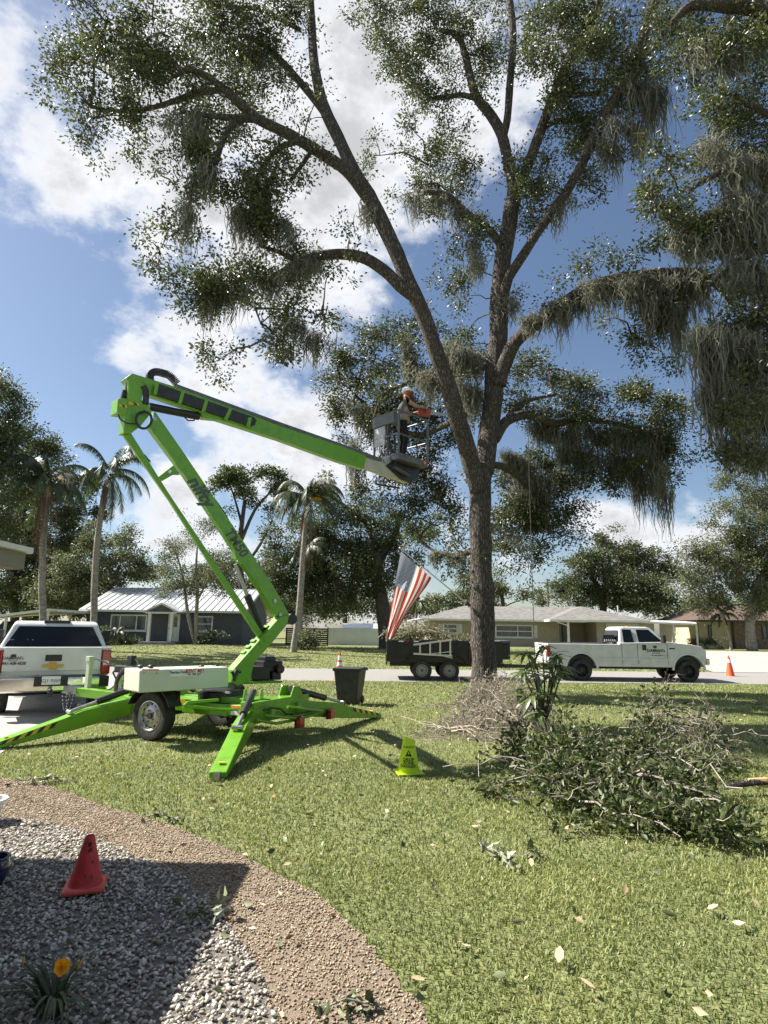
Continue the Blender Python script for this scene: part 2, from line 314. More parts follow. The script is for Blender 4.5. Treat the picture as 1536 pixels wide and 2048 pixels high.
LB = ribbon([G(*q)[:2] for q in [(-700, 1490), (-300, 1515), (0, 1555), (100, 1575), (250, 1625), (340, 1652), (460, 1702), (560, 1752), (640, 1795), (705, 1855), (765, 1925), (820, 1990), (868, 2060), (905, 2140)]])
GB = ribbon([G(*q)[:2] for q in [(-700, 1570), (-250, 1610), (0, 1637), (90, 1648), (160, 1665), (240, 1702), (340, 1742), (390, 1782), (455, 1862), (500, 1918), (525, 1975), (552, 2055), (575, 2140)]])
LB += rng.normal(0, .012, LB.shape); GB += rng.normal(0, .015, GB.shape)
PATH = [tuple(q) for q in LB]+[(.25, .6), (-9, .6), (-9, 8.6)]
GRAV = [tuple(q) for q in GB]+[(-.2, .6), (-8.8, .6)]
DRIVE = [(-4.75, 7.4), (-5.25, 9.0), (-5.75, 11), (-6.6, 14), (-7.6, 17.5), (-8.6, 20.6), (-8.2, 22.0), (-17.5, 21.5), (-15.5, 13), (-12.5, 7.6), (-9, 7.9)]
def structure(o): o['kind'] = 'structure'; return o
xs = np.unique(np.r_[np.arange(-110, -24, 6.), np.arange(-24, 26, .8), np.arange(26, 112, 6.)]); ys = np.unique(np.r_[np.arange(-30, 0, 6.), np.arange(0, 56, .7), np.arange(56, 260, 8.)])
XX, YY = np.meshgrid(xs, ys); ZZ = gz(XX, YY); nx = len(xs); vg = np.stack([XX, YY, ZZ], 2).reshape(-1, 3)
ii, jj = np.meshgrid(np.arange(len(ys)-1), np.arange(nx-1), indexing='ij'); b0 = (ii*nx+jj).ravel(); fg = np.stack([b0, b0+1, b0+nx+1, b0+nx], 1)
lawn_m = mat('lawn', (.165, .178, .06), .95, col2=(.115, .138, .042), scale=.9, bump=.8, bscale=26, dist=.05, detail=9, lo=.3, hi=.7)
t = lawn_m.node_tree; P_ = t.nodes['Principled BSDF']; nz = t.nodes.new('ShaderNodeTexNoise'); nz.inputs['Scale'].default_value = 38; nz.inputs['Detail'].default_value = 6
c_ = t.nodes.new('ShaderNodeTexCoord'); t.links.new(c_.outputs['Object'], nz.inputs['Vector']); rr = t.nodes.new('ShaderNodeMapRange'); rr.inputs[1].default_value = .5; rr.inputs[2].default_value = .68; t.links.new(nz.outputs['Fac'], rr.inputs[0])
mm = t.nodes.new('ShaderNodeMix'); mm.data_type = 'RGBA'; old = P_.inputs['Base Color'].links[0].from_socket; t.links.new(rr.outputs[0], mm.inputs[0]); t.links.new(old, mm.inputs[6]); mm.inputs[7].default_value = (.24, .235, .10, 1); t.links.new(mm.outputs[2], P_.inputs['Base Color'])
structure(npmesh('lawn', vg, fg, lawn_m, smooth=True))
def sheet(name, poly, z, m, zf=None):
    b = MB(); b.add([(q[0], q[1], z if zf is None else float(gz(q[0], q[1]))+z) for q in poly], [tuple(range(len(poly)))]); return structure(b.build(name, m))
road_m = mat('asphalt', (.30, .285, .26), .95, col2=(.20, .19, .175), scale=70, bump=.5, bscale=160, dist=.01, detail=8, lo=.3, hi=.7)
b = MB(); X_ = np.arange(-110, 111, 10.); nseg = len(X_)
b.add([(x, rn(x), -.10) for x in X_]+[(x, (rn(x)+rf(x))/2, -.06) for x in X_]+[(x, rf(x), -.10) for x in X_], [(i, i+1, nseg+i+1, nseg+i) for i in range(nseg-1)]+[(nseg+i, nseg+i+1, 2*nseg+i+1, 2*nseg+i) for i in range(nseg-1)])
structure(b.build('road', road_m))
conc_m = mat('concrete', (.42, .40, .36), .9, col2=(.30, .285, .255), scale=2.2, bump=.3, bscale=90, dist=.006, detail=9)
sheet('driveway', DRIVE, .012, conc_m)
FD = [G(1412, 1347, -.1)[:2], G(1424, 1318, .06)[:2], (24, 46.5), (40, 48), (40, 31.0), (16.5, 29.9)]
b = MB(); NQ = 14
e0 = [np.array([15.9, 29.7]), np.array([21.5, 46.5])]; e1 = [np.array([40., 31.2]), np.array([31., 46.5])]
for i in range(NQ+1):
    for e in (e0, e1):
        q = e[0]+(e[1]-e[0])*i/NQ; b.v.append((q[0], q[1], float(gz(q[0], q[1]))+.05))
b.f = [(2*i, 2*i+1, 2*i+3, 2*i+2) for i in range(NQ)]; b.m = [0]*NQ
structure(b.build('far_driveway', mat('pale concrete', (.40, .375, .335), .9, col2=(.32, .30, .27), scale=1.5, bump=.2, bscale=60)))
path_m = mat('path base', (.25, .195, .138), .95, col2=(.16, .125, .09), scale=60, bump=.9, bscale=120, dist=.012, detail=6)
sheet('pebble_path', PATH, .005, path_m)
sheet('gravel_bed', GRAV, .010, mat('gravel base', (.22, .195, .165), .95, col2=(.11, .10, .085), scale=40, bump=.9, bscale=70, dist=.02))
# --- loose stone as real geometry
def icos(sub):
    bm = bmesh.new(); bmesh.ops.create_icosphere(bm, subdivisions=sub, radius=1); v = np.array([q.co[:] for q in bm.verts]); f = np.array([[q.index for q in p.verts] for p in bm.faces]); bm.free(); return v, f
def stones(name, P, R, flat, sub, m, jit=.22):
    v, f = icos(sub) if sub else (np.array([(1, 0, 0), (-1, 0, 0), (0, 1, 0), (0, -1, 0), (0, 0, 1), (0, 0, -1.)]), np.array([(0, 2, 4), (2, 1, 4), (1, 3, 4), (3, 0, 4), (2, 0, 5), (1, 2, 5), (3, 1, 5), (0, 3, 5)]))
    n = len(P); base = v[None]*(1+rng.uniform(-jit, jit, (24, len(v), 1))); k = rng.integers(0, 24, n); a = rng.uniform(0, 6.28, n); c, s = np.cos(a), np.sin(a); tl = rng.normal(0, .28, (n, 2))
    sx = R*rng.uniform(.85, 1.5, n); sy = R*rng.uniform(.65, 1.05, n); sz = R*flat*rng.uniform(.7, 1.2, n); q = base[k]*np.stack([sx, sy, sz], 1)[:, None, :]
    x = q[..., 0]*c[:, None]-q[..., 1]*s[:, None]; y = q[..., 0]*s[:, None]+q[..., 1]*c[:, None]; z = q[..., 2]+x*tl[:, :1]+y*tl[:, 1:]
    V = np.stack([x, y, z], 2)+P[:, None, :]; Fc = (np.arange(n)*len(v))[:, None, None]+f[None]
    return npmesh(name, V.reshape(-1, 3), Fc.reshape(-1, 3), m, smooth=True, attr=np.repeat(rng.uniform(0, 1, n), len(v)))
def stone_mat(name, ramp, rough=.85):
    m = mat(name, (.5, .5, .5), rough); t = m.node_tree; P = t.nodes['Principled BSDF']; a = t.nodes.new('ShaderNodeAttribute'); a.attribute_name = 'rnd'; cr = t.nodes.new('ShaderNodeValToRGB'); cr.color_ramp.interpolation = 'LINEAR'
    while len(cr.color_ramp.elements) < len(ramp): cr.color_ramp.elements.new(.5)
    for e, (p, c) in zip(cr.color_ramp.elements, ramp): e.position = p; e.color = (*c, 1)
    nn = t.nodes.new('ShaderNodeTexNoise'); nn.inputs['Scale'].default_value = 60; tc_ = t.nodes.new('ShaderNodeTexCoord'); t.links.new(tc_.outputs['Object'], nn.inputs['Vector']); mx_ = t.nodes.new('ShaderNodeMix'); mx_.data_type = 'RGBA'; mx_.blend_type = 'MULTIPLY'; mx_.inputs[0].default_value = .35
    t.links.new(a.outputs['Fac'], cr.inputs[0]); t.links.new(cr.outputs[0], mx_.inputs[6]); t.links.new(nn.outputs['Color'], mx_.inputs[7]); t.links.new(mx_.outputs[2], P.inputs['Base Color']); return m
gx = rng.uniform(-4.2, .1, 44000); gy = rng.uniform(2.2, 7.6, 44000); ok = inpoly(gx, gy, GRAV) & (np.abs(gx) < .72*gy+.45); gx, gy = gx[ok], gy[ok]
edge = rng.normal(0, .0, len(gx)); GR = rng.uniform(.0065, .0135, len(gx)); GR[rng.uniform(size=len(gx)) < .12] *= 1.3
white_stone = stone_mat('white gravel', [(0, (.22, .185, .145)), (.35, (.42, .375, .31)), (.75, (.64, .59, .50)), (1, (.86, .82, .74))])
near = gy < 2.95
GZ = .012+rng.uniform(0, .014, len(gx))
tag(stones('white_gravel', np.c_[gx, gy, GZ][near], GR[near], .62, 2, white_stone), 'bed of loose white landscaping gravel in the house shadow', 'gravel', kind='stuff')
tag(stones('white_gravel', np.c_[gx, gy, GZ][~near], GR[~near], .62, 1, white_stone), 'sunlit white gravel between house shadow and pebble path', 'gravel', kind='stuff')
px_ = rng.uniform(-6.5, .8, 150000); py_ = rng.uniform(2.2, 8.2, 150000); ok = inpoly(px_, py_, PATH) & ~inpoly(px_, py_, GRAV) & (np.abs(px_) < .72*py_+.5); px_, py_ = px_[ok], py_[ok]
PR = rng.uniform(.004, .0085, len(px_))*(1+.05*py_)
brown_stone = stone_mat('brown pebbles', [(0, (.17, .117, .072)), (.4, (.35, .262, .168)), (.8, (.50, .395, .272)), (1, (.67, .575, .435))])
tag(stones('brown_pebbles', np.c_[px_, py_, .006+rng.uniform(0, .004, len(px_))], PR, .7, 0, brown_stone), 'brown exposed pebbles covering the curved garden path', 'pebbles', kind='stuff')
# --- grass blades
def lawnmask(x, y): return ~inpoly(x, y, PATH) & ~inpoly(x, y, DRIVE) & (y < rn(x)-.05+.12*np.sin(x*5)*np.sin(x*1.7))
def blades(y0, y1, dens, ln, wd, seg3):
    wmax = .72*y1+2.1; n = int(dens*2*wmax*(y1-y0)); x = rng.uniform(-wmax, wmax, n); y = rng.uniform(y0, y1, n); ok = (np.abs(x) < .72*y+1.9) & lawnmask(x, y); x, y = x[ok], y[ok]
    pat = np.sin(x*1.9+np.sin(y*1.3)*2)*np.sin(y*1.6+np.cos(x*1.1)*2); keep = rng.uniform(size=len(x)) < .82+.18*pat; x, y, pat = x[keep], y[keep], pat[keep]
    n = len(x); a = rng.uniform(0, 6.283, n); l = ln*rng.uniform(.5, 1.3, n)*(1+.15*pat); lean = rng.uniform(.25, 1.25, n); z = gz(x, y); w_ = wd*rng.uniform(.7, 1.3, n)
    dx, dy = np.cos(a), np.sin(a); sx, sy = -dy*w_/2, dx*w_/2; h1 = l*.55*np.cos(lean*.5); r1 = l*.55*np.sin(lean*.5); h2 = h1+l*.45*np.cos(lean*1.3); r2 = r1+l*.45*np.sin(lean*1.3)
    B0 = np.stack([x-sx, y-sy, z], 1); B1 = np.stack([x+sx, y+sy, z], 1); T = np.stack([x+dx*r2, y+dy*r2, z+h2], 1); rnd = np.clip(.44+.26*pat+rng.normal(0, .17, n)+.45*(rng.uniform(size=n) < .14), 0, 1)
    if seg3:
        M0 = np.stack([x+dx*r1-sx, y+dy*r1-sy, z+h1], 1); M1 = np.stack([x+dx*r1+sx, y+dy*r1+sy, z+h1], 1); V = np.stack([B0, B1, M1, M0, T], 1).reshape(-1, 3); b = (np.arange(n)*5)[:, None]
        Fc = np.concatenate([b+[[0, 1, 2]], b+[[0, 2, 3]], b+[[3, 2, 4]]], 1).reshape(-1, 3); return V, Fc, np.repeat(rnd, 5)
    V = np.stack([B0, B1, T], 1).reshape(-1, 3); Fc = np.arange(3*n).reshape(-1, 3); return V, Fc, np.repeat(rnd, 3)
grass_m = mat('grass', (.075, .105, .026), .6, col2=(.32, .345, .125), attr='rnd', trans=.25)
for y0, y1, dn, ln, wd, s3 in [(2.2, 5.0, 5200, .037, .0062, True), (5.0, 8.5, 2700, .040, .008, True), (8.5, 14, 1250, .046, .013, False), (14, 23.3, 400, .06, .025, False)]:
    V, Fc, A = blades(y0, y1, dn, ln, wd, s3); tag(npmesh('grass', V, Fc, grass_m, attr=A), 'short green lawn grass blades around the oak and lift', 'grass', kind='stuff')
n = 30000; x = rng.uniform(-24, 26, n); y = rng.uniform(29.2, 46, n); ok = (y > rf(x)+.1) & ~((x > 15.5+(y-29)*.34) & (x < 41)); x, y = x[ok], y[ok]; z = gz(x, y); n = len(x); a = rng.uniform(0, 6.28, n); h = rng.uniform(.03, .06, n); ww = .045
V = np.stack([np.stack([x-np.cos(a)*ww, y-np.sin(a)*ww, z], 1), np.stack([x+np.cos(a)*ww, y+np.sin(a)*ww, z], 1), np.stack([x+rng.normal(0, .05, n), y, z+h], 1)], 1).reshape(-1, 3)
tag(npmesh('grass', V, np.arange(3*n).reshape(-1, 3), grass_m, attr=np.repeat(rng.uniform(.2, .9, n), 3)), 'lawn grass on the far side of the road before the houses', 'grass', kind='stuff')
# ================================================================ HOUSES
def window(parent, x0, x1, z0, z1, y, mull=(), rail=(), fm=white_trim, fw=.07, gm=None, sill=True, dep=.06):
    """window in a wall facing -Y (local)"""
    b = MB(); xc, zc = (x0+x1)/2, (z0+z1)/2
    for xx in (x0+fw/2, x1-fw/2): b.box((xx, y-dep/2, zc), (fw, dep, z1-z0))
    for z_ in (z0+fw/2, z1-fw/2): b.box((xc, y-dep/2+.003, z_), (x1-x0-2*fw, dep, fw))
    for xx in mull: b.box((xx, y-dep/2+.006, zc), (fw*.8, dep, z1-z0-2*fw))
    for z_ in rail: b.box((xc, y-dep/2+.009, z_), (x1-x0-2*fw, dep, fw*.7))
    wv = b.build('window', fm, parent); cuts = [x0+fw]+list(mull)+[x1-fw]
    for i in range(len(cuts)-1):
        MB().box(((cuts[i]+cuts[i+1])/2, y-.012, zc), (cuts[i+1]-cuts[i], .02, z1-z0-2*fw)).build('pane', gm or glass_house, wv)
    if sill: MB().box((xc, y-.06, z0-.03), (x1-x0+.12, .12, .05)).build('sill', fm, wv)
    return wv
glass_house = mat('house glass', (.045, .06, .065), .06, col2=(.10, .13, .13), scale=1.2, spec=.9)
blue_siding = mat('blue siding', (.10, .106, .112), .75, col2=(.08, .086, .092), scale=3)
metal_roof = mat('metal roof', (.62, .63, .64), .38, .35, col2=(.5, .51, .52), scale=2)
# --- blue gray house
YB = 45.0; BX = [PY(x, 1250, YB)[0] for x in (172, 484)]; bz = .40
def bxp(px): return PY(px, 1250, YB)[0]
def bzp(px, py): return PY(px, py, YB)[2]
hr = thing('blue_house', 'dark blue gray cottage with white metal roof and gabled porch', 'house', ((BX[0]+BX[1])/2, YB, bz)); hx = (BX[0]+BX[1])/2
lx = lambda px: bxp(px)-hx
lz = lambda px, py: bzp(px, py)-bz
W0, W1 = BX[0]-hx, BX[1]-hx; EZ = lz(400, 1226)+.02; RZ = PY(380, 1180, 50.0)[2]-bz
b = MB(); nb = 14
for i in range(nb):
    z0 = -.2+(EZ+.2)*i/nb; z1 = -.2+(EZ+.2)*(i+1)/nb
    b.prism([(W0, 0, z0), (W0, -.035, z0), (W0, -.008, z1), (W0, 0, z1)], (W1-W0, 0, 0))
    b.prism([(W1, .02, z0), (W1+.035, .02, z0), (W1+.008, .02, z1), (W1, .02, z1)], (0, 9.3, 0))
b.box(((W0+W1)/2, 4.7, EZ/2-.1), (W1-W0-.02, 9.36, EZ+.2)); b.prism([(W1-.06, 0, EZ), (W1-.06, 9.6, EZ), (W1-.06, 4.9, RZ-.05)], (.05, 0, 0)); b.prism([(W0+.02, 0, EZ), (W0+.02, 9.6, EZ), (W0+.02, 4.9, RZ-.05)], (.05, 0, 0))
b.build('wall', blue_siding, hr)
rf_ = MB()
rf_.prism([(W0-.35, -.5, EZ-.02), (W0-.35, -.5, EZ+.12), (W0-.35, 4.9, RZ+.06), (W0-.35, 10.3, EZ+.12), (W0-.35, 10.3, EZ-.02), (W0-.35, 4.9, RZ-.1)], (W1-W0+.7, 0, 0)); roof = rf_.build('roof', white_trim, hr)
npan = 24; pw = (W1-W0+.76)/npan; sl = math.atan2(RZ-EZ-.06, 5.4); ln_ = math.hypot(RZ-EZ-.06, 5.4)+.1
pm = MB(); pm.box((0, ln_/2, 0), (pw-.03, ln_, .02)); pm.box((pw/2-.02, ln_/2, .025), (.035, ln_, .06)); p0 = pm.build('roof_panel', metal_roof, roof); p0.location = (W0-.38+pw/2, -.54, EZ+.137); p0.rotation_euler = (sl, 0, 0)
for i in range(1, npan):
    c = p0.copy(); COL.objects.link(c); c.parent = roof; c.location.x = W0-.38+pw*(i+.5)
for i in range(npan):
    c = p0.copy(); COL.objects.link(c); c.parent = roof; c.location = (W0-.38+pw*(i+.5), 10.34, EZ+.137); c.rotation_euler = (sl, 0, math.pi)
MB().box(((W0+W1)/2, -.56, EZ+.05), (W1-W0+.72, .1, .13)).build('gutter', white_trim, roof)
window(hr, lx(221), lx(294), lz(257, 1262), lz(257, 1229), -.03, mull=(lx(240), lx(273)), fw=.1)
window(hr, lx(390), lx(426), lz(408, 1264), lz(408, 1232), -.03, rail=(lz(408, 1248),), fw=.1)
dz0 = lz(350, 1283); d = MB(); d.box(((lx(337)+lx(360))/2, -.06, (dz0+lz(350, 1228))/2), (lx(360)-lx(337), .08, lz(350, 1228)-dz0)); door = d.build('door', white_trim, hr)
MB().box(((lx(337)+lx(360))/2, -.105, dz0+1.42), (.5, .02, .75)).build('pane', glass_house, door); MB().ball((lx(337)+.1, -.13, dz0+.95), .04).build('handle', dark_metal, door)
PGX0, PGX1 = lx(303), lx(371); pc = (PGX0+PGX1)/2; PZ = EZ+.02
b = MB(); ap = lz(338, 1207); b.prism([(PGX0, -1.75, PZ), (pc, -1.75, ap), (PGX1, -1.75, PZ), (PGX1, -1.75, PZ-.12), (pc, -1.75, ap-.14), (PGX0, -1.75, PZ-.12)], (0, 2.4, 0)); b.build('porch_roof', metal_roof, hr)
b = MB(); b.box((pc, -1.66, PZ-.1), (PGX1-PGX0-.3, .12, .12)); b.prism([(PGX0+.4, -1.6, PZ-.02), (pc, -1.6, ap-.2), (PGX1-.4, -1.6, PZ-.02)], (0, .05, 0), mi=1); b.build('porch_gable', [white_trim, blue_siding], hr)
for px in (312, 361):
    MB().box((lx(px)+(.12 if px < 330 else -.1), -1.62, (dz0+PZ-.16)/2), (.2, .2, PZ-.16-dz0)).build('porch_column', white_trim, hr)
step_m = mat('step concrete', (.2, .2, .195), .9, col2=(.14, .14, .14), scale=5)
for i in range(3): MB().box((pc, -1.0-.3*i/1-.15, dz0-.09-.18*i), (2.6+.3*i, 2.0+.3*i, .17)).build('step', step_m, hr)
# carport beside it
cp = thing('carport', 'flat white carport roof on posts beside the blue house', 'carport', (-25.2, 42.6, .3)); b = MB()
b.prism([PY(-60, 1236, 39.5), PY(97, 1217, 39.5), PY(182, 1223, 44.9), PY(60, 1228, 49.)], (0, 0, -.16)); b.build('roof', white_trim, cp, world=True)
for px, yy, y0, y1 in ((13, 39.8, 1234, 1300), (97, 39.8, 1219, 1300), (142, 44.5, 1224, 1290), (-40, 39.8, 1236, 1300)):
    q = PY(px, y0, yy); MB().cyl((q[0], q[1], float(gz(q[0], q[1]))-.05), (q[0], q[1], q[2]), .09, 8).build('post', white_trim, cp, world=True)
pc_ = PY(45, 1290, 43.5); car = thing('parked_car', 'dark car parked in shade under the white carport', 'car', (pc_[0], 43.5, float(gz(pc_[0], 43.5))), .15)
b = MB(); b.prism([(-2.1, -.85, .35), (-2.15, -.85, .9), (-1.3, -.85, 1.0), (1.2, -.85, 1.0), (2.1, -.85, .85), (2.15, -.85, .4)], (0, 1.7, 0)); b.build('body', black_paint, car, bevel=.06, segs=3)
b = MB(); b.prism([(-1.7, -.72, .98), (-1.2, -.68, 1.5), (.3, -.68, 1.52), (1.1, -.72, .98)], (0, 1.42, 0)); b.build('cabin', glass_dark, car, bevel=.05); b = MB(); b.box((-.45, 0, 1.53), (1.4, 1.3, .05)); b.build('roof', black_paint, car, bevel=.02)
for x_ in (-1.35, 1.35):
    for y_ in (-.8, .8): b = MB(); b.lathe([(.0001, -.1), (.33, -.1), (.33, .1), (.0001, .1)], 20, c=(x_, y_, .33), axis='y'); b.build('wheel', rubber, car)
for y_ in (-.6, .6): MB().box((2.14, y_, .72), (.05, .3, .14)).build('headlight', clear_lens, car)
# --- tan ranch house
YT = 54.0; tz = .42; tan_m = mat('tan stucco', (.40, .34, .255), .9, col2=(.35, .295, .22), scale=2, bump=.2, bscale=40)
shing = mat('grey shingles', (.235, .225, .205), .92, col2=(.12, .115, .105), scale=2.6, stretch=(1, 1, 3), bump=.8, bscale=14, dist=.03, detail=9, lo=.3, hi=.7)
tx = lambda px, Y=YT: PY(px, 1250, Y)[0]
tzp = lambda px, py, Y=YT: PY(px, py, Y)[2]-tz
tr = thing('tan_house', 'tan ranch house with gray shingled hip roof and shuttered windows', 'house', (12, YT, tz)); ox = 12
X0, X1, X2 = tx(862)-ox, tx(1118)-ox, tx(1292)-ox; ez = tzp(1000, 1241)-.05
b = MB(); b.box(((X0+X1)/2, 4.5, ez/2-.2), (X1-X0, 9, ez+.4)); b.box(((X1+X2)/2, 5.4, ez/2-.2), (X2-X1-.02, 7.2, ez+.39)); b.box(((tx(1180)-ox+X2)/2, .1, ez/2-.2), (X2-tx(1180)+ox, 3.4, ez+.38)); b.build('wall', tan_m, tr)
def hip(bm, x0, x1, y0, y1, ze, zr, ins, t=.02):
    ym = (y0+y1)/2; v = [(x0, y0, ze), (x1, y0, ze), (x1, y1, ze), (x0, y1, ze), (x0+ins, ym, zr), (x1-ins, ym, zr)]; bm.add(v, [(0, 1, 5, 4), (1, 2, 5), (2, 3, 4, 5), (3, 0, 4), (3, 2, 1, 0)])
zr = PY(1020, 1213, 58.5)[2]-tz
b = MB(); hip(b, tx(838, 53.3)-ox, X2+.6, -.7, 9.7, ez+.14, zr, 4.6); roof = b.build('roof', shing, tr)
b = MB(); v0, v1 = tx(1100, 51.6)-ox, tx(1300, 51.6)-ox
b.add([(v0, -2.4, ez+.145), (v1, -2.4, ez+.145), (v1, 5, ez+.145), (v0, 5, ez+.145), ((v0+v1)/2-.2, 1.7, zr-.02), ((v0+v1)/2-.2, 4.6, zr-.02)], [(0, 1, 4), (1, 2, 5, 4), (3, 0, 4, 5), (2, 3, 5)]); b.build('wing_roof', shing, tr)
b = MB(); b.box(((tx(838, 53.3)-ox+v0)/2, -.74, ez+.06), (v0-tx(838, 53.3)+ox, .1, .17)); b.box(((v0+v1)/2, -2.44, ez+.06), (v1-v0, .1, .17)); b.box((v0-.03, -1.6, ez+.058), (.06, 1.6, .16)); b.build('fascia', white_trim, roof)
b = MB(); b.bar((tx(842, 53.3)-ox, -.6, ez+.1), (tx(818, 52)-ox, -1.6, ez-.12), .5, .1); b.build('awning', white_trim, tr)
shut_m = mat('shutter white', (.62, .61, .58), .6)
for x0, x1, y0, y1, mull, rail in ((886, 915, 1247, 1267, (), (1257,)), (990, 1065, 1249, 1275, (1035,), (1262,))):
    wv = window(tr, tx(x0)-ox, tx(x1)-ox, tzp(x0, y1), tzp(x0, y0), 0, tuple(tx(q)-ox for q in mull), tuple(tzp(x0, q) for q in rail), fw=.1)
    for xa in ((x0-10, x0-1), (x1+1, x1+9)):
        sb = MB(); xc0, xc1 = tx(xa[0])-ox, tx(xa[1])-ox; za, zb = tzp(x0, y1), tzp(x0, y0); sb.box(((xc0+xc1)/2, -.03, (za+zb)/2), (xc1-xc0, .05, zb-za))
        for k in range(6): sb.box(((xc0+xc1)/2, -.065, za+(zb-za)*(k+.5)/6), (xc1-xc0-.1, .03, (zb-za)/6*.5))
        sb.build('shutter', shut_m, tr)
b = MB(); b.box((tx(1127)-ox, 1.75, ez/2), (.9, .08, ez-.1)); dr = b.build('door', dark_metal, tr); MB().box((tx(1127)-ox, 1.7, ez/2+.1), (.6, .02, ez-.7)).build('pane', glass_house, dr)
MB().box((tx(1136, 51.8)-ox, -2.2, ez/2-.15), (.17, .17, ez+.3)).build('porch_post', white_trim, tr); MB().tube([(tx(1112, 51.8)-ox, -2.3, ez+.0), (tx(1118, 51.8)-ox, -2.3, ez-.12), (tx(1135, 51.8)-ox, -2.25, ez-.32)], .05, 6).build('downspout', white_trim, tr)
MB().box(((tx(1198)+tx(1262))/2-ox, -1.64, ez-1.15), (tx(1262)-tx(1198), .06, 2.15)).build('garage_door', mat('garage door', (.55, .51, .42), .7), tr)
b = MB(); b.prism([PY(1296, 1243, 52), PY(1394, 1247, 52), PY(1388, 1243, 58), PY(1285, 1240, 58)], (0, 0, -.16)); b.build('carport_roof', white_trim, tr, world=True)
for px in (1346, 1392):
    q = PY(px, 1248, 52.3); MB().cyl((q[0], q[1], float(gz(q[0], q[1]))-.05), (q[0], q[1], q[2]+.02), .09, 8).build('carport_post', white_trim, tr, world=True)
for i, px in enumerate((935, 1130, 1235)):
    q = PY(px, 1210, 58); MB().cyl((q[0], q[1], zr+tz-.5), (q[0], q[1], zr+tz+.22), .05, 8).build('vent_pipe', white_trim, roof, world=True)
# --- brown roofed house on the right
YR = 56.0; br = thing('brick_house', 'cream and brick house with low brown shingle roof', 'house', (34, YR, .42)); cream = mat('cream stucco', (.62, .53, .34), .9, col2=(.55, .47, .3), scale=2)
bx0, bxm, bx1 = PY(1398, 1260, YR)[0]-34, PY(1462, 1260, YR)[0]-34, 12.; ezr = PY(1430, 1243, YR)[2]-.42
MB().box(((bx0+bxm)/2, 4, ezr/2-.2), (bxm-bx0, 8, ezr+.4)).build('wall', cream, br)
stonew = mat('fieldstone', (.24, .175, .12), .9, col2=(.13, .095, .07), scale=5, bump=1., bscale=7, dist=.05)
MB().box(((bxm+bx1)/2, 3.6, ezr/2-.2), (bx1-bxm, 8.2, ezr+.4)).build('brick_wall', stonew, br)
rb = MB(); brown_sh = mat('brown shingles', (.125, .08, .058), .9, col2=(.075, .05, .038), scale=4, bump=.7, bscale=16, dist=.03)
hip(rb, bx0-.6, bx1+1, -1.2, 9, ezr+.1, PY(1480, 1212, YR+4)[2]-.42, 4.); rb.build('roof', brown_sh, br); MB().box(((bx0+bx1)/2, -1.25, ezr+.03), (bx1-bx0+1.6, .1, .18)).build('fascia', dark_metal, br)
window(br, PY(1416, 1260, YR)[0]-34, PY(1423, 1260, YR)[0]-34, ezr-1.7, ezr-.3, 0, fm=dark_metal, sill=False); window(br, PY(1517, 1260, YR)[0]-34, PY(1527, 1260, YR)[0]-34, ezr-1.5, ezr-.3, -.5, fm=dark_metal, sill=False)
# --- small far roofs behind the fence
for nm, x0, x1, y0, y1, Y, lab in (('far_house', 688, 742, 1246, 1262, 66, 'low pale gray house roof showing over the white fence'), ('far_shed', 752, 800, 1247, 1275, 60, 'small gray shed behind the flag and fence')):
    p0 = PY(x0, y1, Y); p1 = PY(x1, y1, Y); top = PY(x0, y0, Y)[2]; t_ = thing(nm, lab, 'house' if nm == 'far_house' else 'shed', ((p0[0]+p1[0])/2, Y, .4)); wdt = p1[0]-p0[0]; hh = top-.4
    MB().box((0, 2, hh*.36), (wdt, 4, hh*.78)).build('wall', tan_m if nm == 'far_house' else grey_metal, t_); b = MB(); b.prism([(-wdt/2-.3, -.4, hh*.74), (-wdt/2-.3, 2, hh), (-wdt/2-.3, 4.4, hh*.74)], (wdt+.6, 0, 0)); b.build('roof', metal_roof, t_)
# --- fences
YF = 51.; fz = .28; fx0, fx1 = PY(656, 1280, YF)[0], PY(800, 1280, YF)[0]; vf = thing('vinyl_fence', 'white vinyl privacy fence beyond the far lawn', 'fence', (fx0, YF, fz)); fh = PY(700, 1256, YF)[2]-fz
vinyl = mat('white vinyl', (.70, .71, .72), .45, col2=(.64, .65, .66), scale=1.5); npn = 4; wp = (fx1-fx0)/npn
for i in range(npn):
    b = MB(); b.box((wp*(i+.5), 0, fh*.48), (wp-.12, .05, fh*.9))
    for z_ in (.12, fh-.08): b.box((wp*(i+.5), 0, z_), (wp-.115, .08, .13))
    b.build('panel', vinyl, vf)
for i in range(npn+1): MB().box((wp*i, 0, fh*.5), (.13, .13, fh+.08)).build('post', vinyl, vf)
q0, q1 = PY(572, 1280, 48.)[0], PY(655, 1280, 48.)[0]; wf = thing('wooden_fence', 'dark brown horizontal slat fence beside the white fence', 'fence', (q0, 48., .35)); wood = mat('dark wood', (.055, .042, .034), .85, col2=(.03, .024, .02), scale=3, stretch=(.4, 1, 6)); fh = PY(610, 1256, 48.)[2]-.35
for i in range(9): MB().box(((q1-q0)/2, 0, .08+(fh-.1)*i/8.3), (q1-q0, .03, .125)).build('slat', wood, wf)
for i in range(4): MB().box(((q1-q0)*i/3, .07, fh/2), (.1, .1, fh)).build('post', wood, wf)
# --- utility pole and wires
pp = PY(1097, 1225, 75); up_ = thing('utility_pole', 'thin wooden utility pole rising behind the tan house', 'pole', (pp[0], 75, .4)); MB().cyl((0, 0, 0), (0, 0, PY(1097, 1158, 75)[2]-.4), .14, 8, .1).build('pole', mat('pole wood', (.16, .13, .10), .9), up_)
MB().box((0, 0, PY(1097, 1166, 75)[2]-.4), (1.6, .1, .1)).build('crossarm', MATS['pole wood'], up_)
